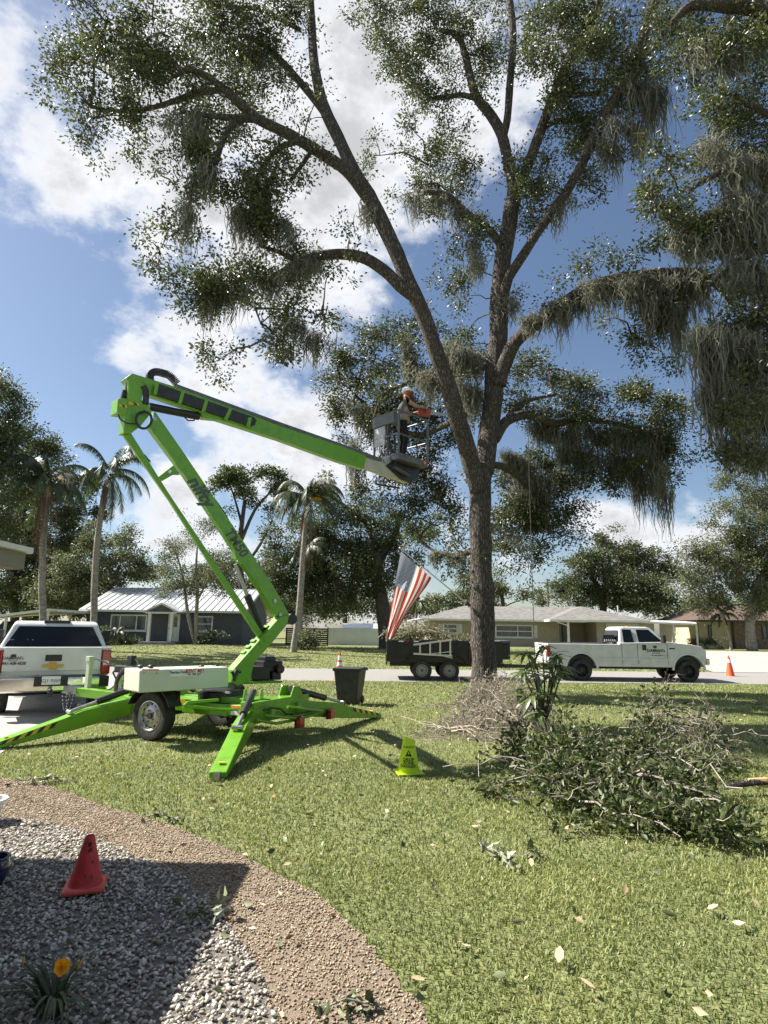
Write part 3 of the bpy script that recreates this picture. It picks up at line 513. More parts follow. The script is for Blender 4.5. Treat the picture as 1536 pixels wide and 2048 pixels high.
# --- own house on the left, whose eave corner shades the gravel
oh = thing('house_eave', 'low cream house eave with white gutter jutting in beside gravel', 'house', (-6.2, 0, 0)); sof = mat('soffit', (.24, .23, .175), .8, col2=(.2, .19, .15), scale=3)
RX, RY, RZ0 = -3.16+6.2, 5.29, 2.18
b = MB(); b.box((RX-3, RY-6, RZ0+.09), (6, 12, .18)); b.build('beam', sof, oh, bevel=.01)
b = MB(); b.box((RX+.02-3.02, RY+.03, RZ0+.17), (6.04, .06, .045)); b.box((RX+.03, RY-6, RZ0+.17), (.06, 12, .045)); b.build('drip_edge', white_trim, oh)
b = MB(); b.prism([(RX-.35, RY-.25, RZ0+.32), (RX-6, RY-.25, RZ0+1.2), (RX-6, RY-.25, RZ0+1.28), (RX-.35, RY-.25, RZ0+.40)], (0, -11.6, 0)); b.box((RX-.4, RY-6.1, RZ0+.25), (.1, 11.5, .16)); b.build('roof', white_trim, oh)
b = MB(); b.box((10.3, -2.6, 1.2), (14, 2, 2.5)); b.build('unseen_front_wall', tan_m, oh)  # unseen house front behind the camera, added with its roof to cut skylight
b = MB(); b.prism([(3.3, -.9, 2.42), (3.3, -6, 3.9), (3.3, -6, 4.0), (3.3, -.9, 2.52)], (14, 0, 0)); b.build('unseen_front_roof', white_trim, oh)
b = MB(); b.box((RX-3.9, RY-6.6, RZ0/2+.02), (6, 11, RZ0)); b.build('wall', tan_m, oh)
# ================================================================ TREES
def limb(b, pts, n=9, wob=.06, sub=4):
    """pts: (px, py, radius_px, Y) -> tapered limb in 3d"""
    P = np.array([PY(x, y, Y) for x, y, r, Y in pts]); rad = np.array([r*np.linalg.norm(q-EC)/FP*.80 for (x, y, r, Y), q in zip(pts, P)])
    S = ribbon(np.c_[P, rad], sub); b.tube(S[:, :3], np.maximum(S[:, 3], .012), n, True, 0, wob); return S
def twig(b, p0, p1, r0, n=5, sag=.12):
    p0 = np.array(p0); p1 = np.array(p1); d = np.linalg.norm(p1-p0); k = 5; pts = []
    for i in range(k+1):
        t = i/k; pts.append(p0+(p1-p0)*t+np.array([0, 0, 1])*math.sin(math.pi*t)*d*sag+rng.normal(0, .035*d, 3)*math.sin(math.pi*t))
    b.tube(pts, [max(r0*(1-.8*i/k), .006) for i in range(k+1)], n, False); return np.array(pts)
def pblob(x, y, rx, ry, Y, dn=1., dep=.8):
    q = PY(x, y, Y); s = np.linalg.norm(q-EC)/FP; return (q[0], q[1], q[2], rx*s, max(rx, ry)*s*dep, ry*s, dn)
oak = thing('oak_tree', 'big live oak with forked trunk and hanging moss beside the lift', 'tree', tuple(G(969, 1402)))
tb = MB(); S_all = []
b_ = oak.location
base = [(972, 1420, 52, 15.7), (971, 1404, 43, 15.72), (970, 1385, 35, 15.75), (969, 1350, 30.5, 15.76), (967, 1300, 29, 15.76), (965, 1250, 28.5, 15.76), (965, 1195, 29.5, 15.76), (963, 1150, 27, 15.76), (961, 1080, 26.5, 15.76), (960, 1010, 26, 15.76), (961, 960, 27, 15.76), (966, 930, 24, 15.78)]
S_all.append(limb(tb, base, 22, .05, 5))
LIMBS = [
 [(958, 985, 23, 15.7), (940, 915, 22, 15.4), (922, 860, 21.5, 15.0), (905, 800, 21, 14.7), (880, 725, 19, 14.4), (850, 640, 18, 14.1), (818, 565, 17.5, 13.9), (785, 490, 17, 13.8), (745, 405, 16.5, 13.8), (718, 362, 15.5, 13.8), (686, 296, 13, 14.0), (650, 219, 12, 14.3), (632, 150, 10, 14.6), (625, 80, 8.5, 14.8), (617, -40, 7.5, 15)],
 [(740, 400, 14, 13.8), (700, 348, 13, 13.6), (660, 318, 12, 13.4), (618, 292, 12, 13.2), (565, 262, 11, 13.0), (513, 237, 10, 12.8), (470, 198, 9, 12.7), (440, 172, 7.5, 12.7), (410, 150, 6, 12.7), (375, 140, 5, 12.6), (350, 152, 3.5, 12.5)],
 [(450, 180, 6, 12.7), (400, 184, 6, 12.8), (340, 205, 5, 12.9), (262, 223, 4, 13), (180, 214, 2.5, 13)],
 [(520, 241, 6, 12.8), (470, 236, 6.5, 12.6), (422, 232, 5, 12.5), (363, 223, 3.5, 12.3)],
 [(484, 241, 6, 12.7), (462, 255, 6, 12.5), (445, 282, 6, 12.4), (431, 323, 6, 12.4), (405, 345, 5, 12.4), (385, 362, 4, 12.3), (376, 433, 3.5, 12.2), (353, 465, 2.5, 12.2)],
 [(648, 222, 9, 14.3), (604, 169, 7.5, 14.4), (563, 123, 7, 14.6), (520, 84, 6, 14.8), (481, 73, 5, 14.8)],
 [(600, 60, 4, 15), (520, 20, 4, 15.2), (440, 10, 3, 15.3), (345, -30, 4, 15.4)],
 [(624, 300, 5, 13.2), (600, 335, 4, 13.3), (580, 362, 3, 13.3)], [(590, 285, 6, 13.1), (560, 295, 6, 13.0), (535, 320, 5, 12.9), (513, 362, 3.5, 12.9)],
 [(826, 590, 15, 13.95), (800, 572, 14, 13.8), (770, 542, 13.5, 13.7), (732, 518, 13, 13.6), (686, 508, 12, 13.5), (640, 512, 11, 13.4), (604, 522, 10, 13.4), (559, 548, 8.5, 13.4), (515, 560, 7, 13.4), (477, 562, 6, 13.4), (422, 588, 4, 13.4)],
 [(600, 525, 6, 13.4), (560, 505, 5, 13.3), (520, 492, 3.5, 13.2)],
 [(966, 945, 26, 15.8), (976, 880, 24, 15.9), (985, 810, 23, 16.0), (990, 740, 23, 16.1), (996, 680, 22, 16.1), (999, 600, 21, 16.2), (1003, 540, 20, 16.2), (1014, 474, 18, 16.2), (1022, 425, 17, 16.2), (1029, 380, 16, 16.2), (1018, 330, 12, 16.2), (1004, 272, 11, 16.3), (978, 225, 10, 16.5), (953, 195, 9, 16.6), (940, 150, 8, 16.7), (930, 110, 7, 16.8), (915, 70, 5, 17), (880, 60, 4, 17)],
 [(1004, 280, 9, 16.3), (1014, 240, 8, 16.2), (1020, 167, 7.5, 16.1), (1026, 67, 7, 16.0), (1014, -40, 6, 16)],
 [(1024, 395, 12, 16.2), (1040, 368, 11, 16.1), (1059, 323, 11, 15.9), (1081, 262, 11, 15.7), (1109, 190, 10, 15.5), (1143, 111, 9, 15.3), (1182, 45, 8, 15.1), (1215, -30, 7, 15)],
 [(1004, 600, 13, 16.1), (1014, 565, 11, 15.9), (1026, 541, 11, 15.8), (1059, 490, 10, 15.5), (1092, 440, 10, 15.3), (1143, 368, 9.5, 15.0), (1182, 290, 9.5, 14.7), (1215, 223, 10, 14.5), (1265, 134, 10, 14.2), (1299, 33, 9, 14.0), (1318, -50, 8, 14)],
 [(1085, 258, 6, 15.7), (1105, 245, 5.5, 15.6), (1131, 242, 5, 15.6), (1182, 234, 4, 15.5)],
 [(1002, 490, 10, 16.2), (981, 463, 9, 16.1), (942, 435, 9, 15.9), (892, 390, 7, 15.7), (847, 385, 5, 15.6)],
 [(955, 197, 6, 16.6), (920, 190, 5, 16.7), (870, 196, 4, 16.8), (830, 170, 3, 16.9), (790, 110, 2.5, 17)],
 [(1112, 180, 5, 15.5), (1150, 190, 5, 15.4), (1200, 185, 4, 15.3)],
 [(996, 770, 20, 15.9), (1006, 735, 18, 15.8), (1027, 690, 16, 15.6), (1061, 656, 14, 15.4), (1121, 611, 12.5, 15.0), (1170, 577, 11.5, 14.6), (1241, 555, 10, 14.3), (1335, 544, 9, 14.0), (1405, 550, 8, 13.8), (1440, 577, 7, 13.7), (1466, 606, 6, 13.6)],
 [(990, 880, 12, 15.9), (1010, 845, 13, 16.3), (1054, 829, 11, 16.9), (1110, 846, 9, 17.6), (1170, 838, 7, 18.2), (1240, 850, 6, 18.8), (1310, 870, 4, 19)],
 [(1000, 860, 8, 16.2), (1030, 815, 6, 16.4), (1060, 800, 5, 16.6), (1110, 790, 3, 17)],
 [(985, 930, 9, 15.9), (1010, 935, 9, 16.8), (1045, 960, 8, 17.8), (1080, 1000, 6, 18.6), (1090, 1050, 4, 19)],
 [(885, 765, 9, 14.6), (862, 752, 10, 14.9), (838, 748, 10, 15.2), (820, 742, 10, 15.4), (812, 715, 8, 15.5), (814, 685, 6, 15.6)],
 [(838, 752, 5, 15.2), (805, 770, 5, 15.5), (772, 785, 5, 15.8), (755, 815, 4, 16.2), (745, 850, 3, 16.5)],
 [(930, 830, 8, 15.4), (890, 850, 8, 16.4), (840, 870, 7, 17.4), (780, 850, 5, 18), (710, 790, 4, 18.4)],
 [(945, 1100, 8, 15.8), (915, 1112, 7, 16.2), (890, 1108, 6, 16.6), (868, 1102, 4, 17), (840, 1080, 3, 17.3)],
]
for q in LIMBS: S_all.append(limb(tb, q, 12 if q[0][2] > 12 else 8, .05))
limbpts = np.concatenate([s[:, :3] for s in S_all])
OB = []
for grp, Y in (
 ([(180, 150, 75, 110, .8), (250, 60, 85, 65, .8), (330, 130, 75, 85, .95), (200, 250, 75, 60, .7), (140, 285, 42, 42, .5), (300, 240, 75, 50, .85), (120, 220, 25, 20, .4), (330, 45, 70, 55, .9), (165, 310, 25, 22, .5), (160, 60, 40, 50, .5)], 12.9),
 ([(420, 60, 85, 65, 1.), (480, 120, 75, 70, 1.1), (530, 50, 65, 60, 1.1), (390, 200, 65, 45, .9), (570, 130, 30, 50, .5), (470, 260, 55, 36, .8), (450, 10, 80, 35, 1.), (575, 20, 40, 40, .6)], 14.2),
 ([(480, 330, 85, 50, .9), (430, 400, 70, 55, .95), (520, 400, 75, 70, 1.1), (560, 450, 60, 50, 1.), (350, 470, 50, 40, .6), (300, 480, 40, 32, .5), (330, 530, 50, 40, .7), (400, 560, 65, 50, .95), (350, 340, 40, 35, .5), (285, 320, 35, 22, .3), (640, 310, 25, 30, .4), (655, 190, 18, 40, .4), (575, 330, 45, 40, .7)], 12.9),
 ([(450, 600, 75, 60, 1.1), (520, 560, 75, 50, 1.1), (560, 640, 65, 55, 1.1), (400, 630, 50, 45, .9), (450, 700, 45, 40, .9), (590, 690, 50, 40, .9), (610, 530, 60, 38, .9), (665, 560, 40, 32, .6), (620, 620, 45, 45, .8), (540, 690, 40, 35, .6), (440, 750, 30, 22, .4), (715, 490, 30, 25, .5), (690, 440, 28, 40, .4)], 13.4),
 ([(800, 60, 80, 60, .9), (850, 130, 60, 60, .9), (750, 120, 45, 55, .6), (830, 190, 60, 50, .8), (890, 50, 60, 50, 1.), (960, 40, 55, 45, .9), (1000, 110, 45, 55, .7), (955, 160, 50, 50, .8), (900, 270, 55, 40, .7), (835, 330, 50, 50, .8), (900, 345, 60, 50, .9), (960, 340, 45, 50, .7), (870, 410, 55, 45, .8), (735, 310, 32, 42, .6), (720, 30, 28, 30, .4), (810, 260, 35, 35, .5), (770, 400, 25, 25, .4)], 16.6),
 ([(930, 480, 48, 50, .9), (905, 560, 40, 42, .8), (950, 540, 35, 40, .8), (1060, 330, 45, 42, .8), (1110, 350, 60, 42, 1.), (1150, 320, 50, 50, 1.), (1050, 420, 45, 40, .8), (1090, 400, 45, 35, .8), (1000, 500, 22, 30, .5), (1035, 590, 18, 28, .4), (1180, 380, 40, 30, .6), (1010, 350, 30, 30, .4)], 15.6),
 ([(1060, 70, 45, 60, .7), (1105, 50, 70, 55, 1.), (1140, 130, 70, 70, 1.1), (1190, 40, 75, 55, 1.1), (1115, 200, 55, 50, .9), (1200, 160, 70, 70, 1.1), (1160, 265, 50, 40, .9), (1260, 60, 70, 70, 1.1), (1220, 310, 35, 40, .6), (1240, 180, 50, 60, .8), (1080, 140, 35, 40, .6), (1290, 140, 45, 60, .8)], 14.8),
 ([(700, 690, 50, 42, .9), (760, 665, 55, 42, .9), (720, 745, 60, 48, 1.), (680, 800, 42, 42, .9), (740, 850, 55, 45, 1.1), (790, 720, 45, 50, 1.), (655, 770, 30, 32, .6), (845, 660, 45, 36, .8), (900, 670, 55, 36, .9), (780, 900, 45, 45, .9), (730, 960, 42, 42, .7), (800, 985, 50, 42, .9), (860, 850, 45, 55, 1.1), (870, 950, 50, 50, 1.), (840, 1015, 50, 36, .9), (900, 1010, 42, 42, .9), (885, 900, 42, 50, 1.), (690, 850, 35, 35, .7), (850, 1080, 40, 25, .7), (690, 640, 20, 25, .4), (920, 620, 20, 30, .3), (880, 760, 40, 50, 1.), (830, 800, 45, 45, 1.), (800, 830, 45, 40, 1.), (770, 770, 45, 40, .9), (830, 930, 45, 40, .9), (700, 910, 35, 35, .7)], 18.0),
 ([(940, 730, 50, 50, 1.1), (950, 820, 30, 50, 1.), (920, 700, 40, 35, .8), (930, 780, 35, 40, 1.)], 16.8),
 ([(1055, 745, 50, 36, .9), (1120, 780, 60, 42, 1.), (1180, 785, 60, 42, 1.), (1250, 800, 60, 42, 1.), (1315, 800, 50, 42, .9), (1345, 850, 32, 42, .8), (1200, 860, 80, 50, 1.3), (1280, 880, 70, 52, 1.2), (1120, 845, 60, 42, 1.1), (1325, 930, 42, 42, .9), (1180, 935, 70, 42, 1.1), (1260, 960, 50, 40, .8), (1090, 920, 50, 40, 1.), (1370, 910, 18, 25, .4), (1050, 800, 40, 40, .9)], 18.4),
 ([(1050, 960, 50, 50, 1.3), (1020, 1030, 42, 50, 1.1), (1075, 1035, 65, 60, 1.3), (1125, 1010, 50, 50, 1.1), (1095, 1090, 50, 36, 1.), (1025, 1110, 28, 32, .7), (1050, 1140, 28, 22, .5), (1150, 1060, 30, 35, .6), (1010, 960, 30, 40, 1.), (1000, 1070, 30, 45, 1.), (1060, 990, 55, 40, 1.1), (920, 1050, 30, 35, .8), (1110, 960, 40, 40, 1.)], 19.0),
 ([(1100, 600, 28, 32, .6), (1130, 570, 22, 26, .5), (1200, 520, 45, 30, .9), (1270, 525, 50, 28, .9), (1300, 620, 50, 50, 1.1), (1335, 570, 50, 30, .9), (1280, 680, 40, 42, 1.), (1345, 650, 42, 50, 1.1), (1325, 720, 32, 32, .7), (1240, 600, 30, 28, .6), (1210, 640, 18, 25, .3)], 14.2)):
    for x, y, rx, ry, dn in grp:
        x = x+max(0, 260-x)*.28; OB.append(pblob(x, y, rx, ry, Y+rng.normal(0, .35), dn*(1.55 if Y in (18.0, 18.4, 19.0, 16.8) else 1.), .75))
for S_ in S_all[1:]:                      # leafy shoots along the thinner limbs
    for i_ in range(0, len(S_), 2):
        r_ = S_[i_, 3]
        if r_ < .125 and rng.uniform() < .75: q_ = S_[i_, :3]+rng.normal(0, .28, 3); OB.append((q_[0], q_[1], q_[2], .40, .40, .33, .42))
V, Fc, A, CC = blobleaves(OB, .10, cover=.60, csig=.14, per=30)
crown = npmesh('crown', V, Fc, oak_leaf, oak, attr=A); crown['kind'] = 'stuff'
def connect(b, centers, pts, frac=.55, rmax=.05, maxd=3.5):
    idx = rng.permutation(len(centers))[:int(len(centers)*frac)]; pool = list(pts)
    Pn = np.array(pool)
    for i in idx:
        c = centers[i]; dd = np.linalg.norm(Pn-c, axis=1); j = int(np.argmin(dd+np.maximum(0, Pn[:, 2]-c[2])*.6)); d = dd[j]
        if d > maxd or d < .1: continue
        tp = twig(b, Pn[j], c, min(rmax, .010+.013*d), 4 if d < 1 else 5); Pn = np.concatenate([Pn, tp[2:]]) if d > .7 else Pn
connect(tb, CC, limbpts, .38, .05, 4)
trunk = tb.build('trunk', bark, oak, world=True, smooth=True)
MT = []
def mossband(px0, py0, px1, py1, Y, n, lpx, ct=26, sp=.10):
    for i in range(n):
        t = rng.uniform(); x = px0+(px1-px0)*t+rng.normal(0, 4); y = py0+(py1-py0)*t+rng.normal(0, 5); q = PY(x, y, Y+rng.normal(0, .15)); s = np.linalg.norm(q-EC)/FP; MT.append((q[0], q[1], q[2], lpx*s*rng.uniform(.4, 1.25), sp, ct*rng.uniform(.5, 1.3)))
for a in [(310, 230, 400, 240, 12.5, 7, 55), (360, 265, 420, 285, 12.4, 9, 75), (420, 320, 400, 350, 12.4, 6, 70), (360, 400, 380, 430, 12.2, 5, 75), (480, 90, 545, 110, 14.6, 9, 60), (490, 350, 540, 400, 12.9, 9, 75), (470, 420, 560, 470, 13, 9, 80), (640, 515, 520, 565, 13.4, 22, 60), (500, 570, 400, 600, 13.4, 16, 75), (540, 620, 650, 690, 13.5, 14, 65), (720, 400, 740, 420, 13.8, 5, 60), (1240, 150, 1320, 190, 14.2, 16, 110), (1215, 240, 1290, 260, 14.3, 14, 80), (1190, 270, 1230, 300, 14.6, 6, 70), (1100, 420, 1140, 400, 15.2, 5, 55), (850, 385, 960, 440, 15.8, 16, 42), (830, 390, 810, 410, 15.7, 4, 60), (940, 480, 960, 530, 15.7, 8, 60), (1010, 590, 1030, 610, 16, 5, 45), (1060, 640, 1170, 590, 14.9, 22, 45), (1120, 615, 1180, 580, 14.8, 10, 75), (1170, 575, 1335, 548, 14.2, 26, 65), (1240, 560, 1400, 560, 14.0, 26, 110), (1300, 600, 1360, 640, 14.1, 12, 100), (1390, 560, 1410, 560, 13.9, 5, 95), (900, 690, 960, 720, 16, 22, 80), (910, 760, 960, 800, 15.9, 14, 70), (815, 690, 830, 745, 15.5, 16, 40), (840, 750, 870, 760, 15, 8, 50), (700, 800, 790, 870, 17.8, 16, 70), (770, 900, 880, 960, 17.8, 14, 60), (1040, 850, 1330, 870, 18.2, 46, 75), (1120, 900, 1340, 940, 18.3, 40, 70), (1270, 950, 1340, 980, 18.4, 12, 95), (1010, 900, 1100, 960, 18.2, 20, 80), (1020, 970, 1110, 1010, 18.8, 16, 70), (1290, 900, 1330, 960, 18, 8, 90), (700, 880, 720, 960, 17.9, 8, 70), (960, 1040, 1060, 1090, 17.5, 8, 60), (560, 440, 590, 480, 13, 5, 60), (850, 1100, 940, 1120, 16.5, 8, 30)]:
    mossband(*a)
q = PY(1332, 985, 18.3); MT.append((q[0], q[1], q[2], 1.5, .02, 7)); q = PY(1284, 985, 18.3); MT.append((q[0], q[1], q[2], 1.0, .03, 8))
V, Fc, A = mossmesh(MT); mo = npmesh('hanging_moss', V, Fc, moss_m, oak, attr=A); mo['kind'] = 'stuff'
# --- second oak, its trunk out of frame on the right
ok2 = thing('oak_tree', 'moss-draped live oak reaching in from beyond the lawn edge', 'tree', (14.2, 12.5, 0)); tb = MB(); S = []
tb.tube(ribbon([(14.2, 12.5, -.2, .62), (14.15, 12.5, .6, .48), (14.0, 12.5, 4, .42), (13.7, 12.5, 8, .38), (13.2, 12.4, 11, .32), (12.6, 12.2, 15, .22), (12., 12, 19, .1)], 4)[:, :3], list(ribbon([(0, 0, 0, .62), (0, 0, 0, .48), (0, 0, 0, .42), (0, 0, 0, .38), (0, 0, 0, .32), (0, 0, 0, .22), (0, 0, 0, .1)], 4)[:, 3]), 14, True, 0, .05)
for q in [[(1760, 560, 16, 12.5), (1640, 430, 13, 12.2), (1560, 360, 10, 12), (1500, 340, 8, 11.8), (1440, 345, 6, 11.7), (1380, 380, 4, 11.6)], [(1780, 300, 14, 12.4), (1650, 130, 12, 12), (1536, 25, 13, 11.8), (1440, 10, 11, 11.7), (1380, 12, 8, 11.6), (1345, 45, 5, 11.5)], [(1600, 60, 8, 11.9), (1500, 75, 7, 11.7), (1440, 95, 6, 11.6), (1380, 105, 3, 11.5)], [(1760, 620, 13, 12.5), (1620, 560, 10, 12.2), (1540, 500, 8, 12), (1480, 520, 6, 11.9), (1430, 560, 4, 11.9)], [(1580, 250, 7, 12), (1510, 215, 6, 11.8), (1470, 190, 4, 11.7)], [(1640, 440, 7, 12.2), (1560, 460, 6, 12), (1470, 420, 5, 11.9), (1400, 440, 4, 11.8), (1350, 480, 3, 11.8)], [(1760, 650, 11, 12.5), (1620, 700, 8, 12.3), (1520, 720, 6, 12.2), (1440, 700, 4, 12.1)]]: S.append(limb(tb, q, 9, .05))
lp = np.concatenate([s[:, :3] for s in S]); OB2 = []
for x, y, rx, ry, dn in [(1350, 350, 52, 65, .9), (1395, 420, 60, 55, 1.1), (1330, 430, 50, 52, 1.), (1445, 320, 55, 65, .9), (1500, 250, 55, 70, 1.), (1450, 150, 65, 60, .9), (1375, 90, 60, 60, .9), (1500, 80, 60, 55, 1.), (1420, 215, 50, 42, .8), (1480, 460, 55, 52, 1.1), (1510, 560, 52, 52, 1.2), (1420, 480, 50, 45, 1.), (1480, 720, 60, 60, 1.2), (1505, 820, 50, 60, 1.2), (1455, 800, 42, 50, 1.), (1500, 900, 42, 50, .8), (1470, 640, 50, 50, 1.1), (1520, 640, 40, 50, 1.2), (1430, 900, 25, 35, .5), (1340, 25, 40, 30, .7), (1580, 400, 60, 90, 1.), (1580, 700, 60, 120, 1.), (1590, 150, 60, 120, 1.), (1460, 40, 60, 30, .7), (1520, 380, 40, 45, .9)]: OB2.append(pblob(x, y, rx, ry, 12+rng.normal(0, .4), dn, .8))
V, Fc, A, CC = blobleaves(OB2, .095, cover=.82, csig=.13, per=30); cr = npmesh('crown', V, Fc, oak_leaf, ok2, attr=A); cr['kind'] = 'stuff'
connect(tb, CC, lp, .38, .05, 3.5); tb.build('trunk', bark, ok2, world=True, smooth=True)
MT = []
for a in [(1400, 660, 1530, 690, 12, 40, 130), (1410, 780, 1530, 800, 12.1, 36, 110), (1430, 880, 1530, 900, 12.1, 16, 80), (1450, 320, 1536, 330, 11.7, 22, 85), (1460, 400, 1536, 420, 11.8, 16, 85), (1380, 85, 1500, 120, 11.6, 18, 65), (1440, 420, 1480, 560, 12, 14, 80), (1500, 520, 1536, 560, 12, 14, 120), (1400, 280, 1440, 300, 11.8, 6, 60), (1350, 470, 1420, 500, 11.9, 10, 60), (1400, 660, 1420, 700, 12, 10, 150)]: mossband(*a)
V, Fc, A = mossmesh(MT); mo = npmesh('hanging_moss', V, Fc, moss_m, ok2, attr=A); mo['kind'] = 'stuff'
# --- background trees
def bgtree(name, label, base, Y, trunkpts, blobs, leaf=.16, m=None, cover=.9, csig=.3, per=34, trm=None, group=None, moss=None, dep=.8, cfrac=.12, rad=None):
    q = PY(base, 1280, Y); gz0 = float(gz(q[0], Y)); t = thing(name, label, 'tree', (q[0], Y, gz0), 0, group); tb = MB(); S = []
    for k, tp in enumerate(trunkpts):
        tp = [(x, y, r, Y if len(p_) < 4 else p_[3]) for p_ in tp for x, y, r in [p_[:3]]]
        P = np.array([PY(*(x, y, yy)) for x, y, r, yy in tp]); R_ = np.array([r*yy/FP for x, y, r, yy in tp])
        if k == 0: P = np.r_[[(P[0][0], P[0][1], gz0-.1)], P]; R_ = np.r_[[R_[0]*1.15], R_]
        S_ = ribbon(np.c_[P, R_], 3); tb.tube(S_[:, :3], np.maximum(S_[:, 3], .02), 7, True, 0, .06); S.append(S_[:, :3])
    B = [pblob(x, y, rx, ry, Y+rng.normal(0, .6), dn, dep) for x, y, rx, ry, dn in blobs]
    V, Fc, A, CC = blobleaves(B, leaf*1.25, cover=cover*1.35, csig=csig*.8, per=per); cr = npmesh('crown', V, Fc, m or bg_leaf, t, attr=A); cr['kind'] = 'stuff'
    connect(tb, CC, np.concatenate(S), cfrac, .12, 7); tb.build('trunk', trm or bark, t, world=True, smooth=True)
    if moss:
        MT.clear()
        for a in moss: mossband(*a)
        V, Fc, A = mossmesh(MT, .02); mo = npmesh('hanging_moss', V, Fc, moss_m, t, attr=A); mo['kind'] = 'stuff'
    return t
GP = 'trees behind the houses'
bgtree('oak_tree', 'dark tall oak whose edge shows above the near eave', -40, 34, [[(-40, 1250, 14), (-30, 1100, 12), (-20, 950, 10), (-30, 820, 7)], [(-25, 1000, 7), (20, 900, 5), (40, 850, 3)]], [(10, 800, 42, 50, 1.2), (20, 870, 45, 50, 1.3), (-20, 930, 50, 70, 1.2), (15, 960, 40, 55, 1.), (-20, 1050, 60, 60, 1.1), (-60, 850, 50, 90, 1.), (30, 930, 25, 25, .8), (0, 760, 14, 18, .7)], .14, group=GP)
bgtree('oak_tree', 'tall broad oak standing behind the two palms', 20, 58, [[(30, 1230, 8), (25, 1120, 7), (40, 1040, 6), (70, 960, 4)], [(30, 1090, 4), (0, 1040, 3), (-20, 1000, 3)]], [(60, 900, 50, 40, .9), (110, 930, 45, 45, .9), (30, 1000, 60, 50, 1.), (100, 1020, 60, 50, 1.1), (150, 990, 40, 50, .9), (20, 1080, 60, 50, 1.), (80, 1110, 60, 60, 1.3), (180, 970, 25, 30, .6), (20, 1170, 60, 50, 1.3), (90, 1180, 70, 45, 1.3), (140, 1080, 50, 50, 1.2), (210, 1040, 20, 30, .7)], .2, cover=1.1, group=GP)
bgtree('bushy_tree', 'bushy green tree between palm trunk and metal roof', 240, 51, [[(215, 1290, 6), (200, 1240, 6), (215, 1190, 5), (240, 1130, 3)]], [(250, 1100, 42, 36, 1.), (200, 1130, 55, 42, 1.2), (260, 1150, 45, 32, 1.1), (140, 1140, 45, 40, 1.2), (160, 1190, 60, 30, 1.2), (220, 1180, 45, 25, 1.), (285, 1120, 20, 20, .6), (180, 1080, 40, 30, .9), (110, 1200, 50, 25, 1.)], .17, lt_leaf, 1.1, group=GP)
bgtree('pine_tree', 'tall pine with flat umbrella crown behind the blue house', 480, 70, [[(490, 1250, 7), (485, 1180, 7), (478, 1120, 6.5), (482, 1060, 5), (490, 1000, 4)], [(480, 1110, 4), (455, 1040, 3), (430, 1000, 2)], [(483, 1080, 4), (510, 1020, 3), (540, 985, 2)], [(478, 1150, 3), (520, 1090, 3), (545, 1040, 2)], [(484, 1050, 3), (470, 1000, 2), (460, 970, 1.5)]], [(490, 945, 60, 16, 1.6), (440, 965, 32, 18, 1.4), (545, 965, 36, 20, 1.4), (490, 972, 62, 18, 1.2), (420, 985, 14, 10, 1.), (560, 990, 22, 18, 1.), (500, 1000, 40, 20, .5), (535, 1020, 25, 18, .6), (460, 1020, 20, 14, .35), (450, 1070, 16, 14, .4)], .26, pine_leaf, 1.15, .42, group=GP)
bgtree('small_tree', 'slender multi-stem tree before the blue house window', 392, 43, [[(393, 1292, 4), (392, 1240, 4), (395, 1190, 3.5), (392, 1140, 2.5), (395, 1090, 1.5)], [(390, 1290, 3.5), (378, 1240, 3.5), (372, 1200, 3), (365, 1150, 2), (350, 1100, 1.5)], [(395, 1200, 2.5), (415, 1160, 2), (430, 1110, 1.2)]], [(390, 1150, 50, 40, .62), (340, 1130, 36, 36, .55), (430, 1130, 40, 40, .6), (370, 1090, 50, 32, .4), (420, 1070, 40, 30, .38), (350, 1180, 40, 22, .5), (430, 1180, 32, 20, .45), (390, 1040, 25, 20, .25), (330, 1170, 24, 20, .4)], .11, lt_leaf, .8, .3, trm=bark_grey)
bgtree('oak_tree', 'huge spreading oak with thick dark limbs behind the flag', 772, 44, [[(772, 1290, 15), (768, 1240, 14), (762, 1190, 13), (752, 1150, 11), (765, 1110, 9), (790, 1070, 7), (800, 1030, 5)], [(752, 1155, 9), (720, 1110, 8), (680, 1085, 7), (640, 1078, 5), (600, 1090, 4)], [(758, 1140, 7), (740, 1060, 5), (700, 1020, 4), (660, 990, 3)]], [(660, 1010, 42, 32, .9), (700, 1040, 60, 40, 1.1), (760, 1040, 45, 40, 1.), (620, 1060, 50, 40, 1.1), (680, 1100, 60, 45, 1.2), (740, 1110, 60, 45, 1.2), (790, 1100, 50, 45, 1.1), (620, 1140, 50, 50, 1.2), (680, 1160, 50, 45, 1.1), (730, 1190, 50, 40, .9), (560, 1090, 40, 45, 1.), (540, 1150, 40, 50, 1.1), (580, 1190, 50, 40, 1.), (650, 1210, 50, 30, 1.1), (600, 1110, 50, 45, 1.2), (710, 1140, 50, 40, 1.2), (760, 1170, 40, 40, 1.), (640, 1170, 50, 40, 1.2), (830, 1060, 40, 36, .9), (860, 1040, 25, 25, .7), (820, 1130, 40, 30, .7), (620, 1000, 25, 22, .6), (650, 965, 25, 18, .4)], .16, bg_leaf, 1.0, .34, group=GP, moss=[(610, 1080, 760, 1110, 43.5, 26, 45), (640, 1150, 720, 1180, 43.6, 14, 35)])
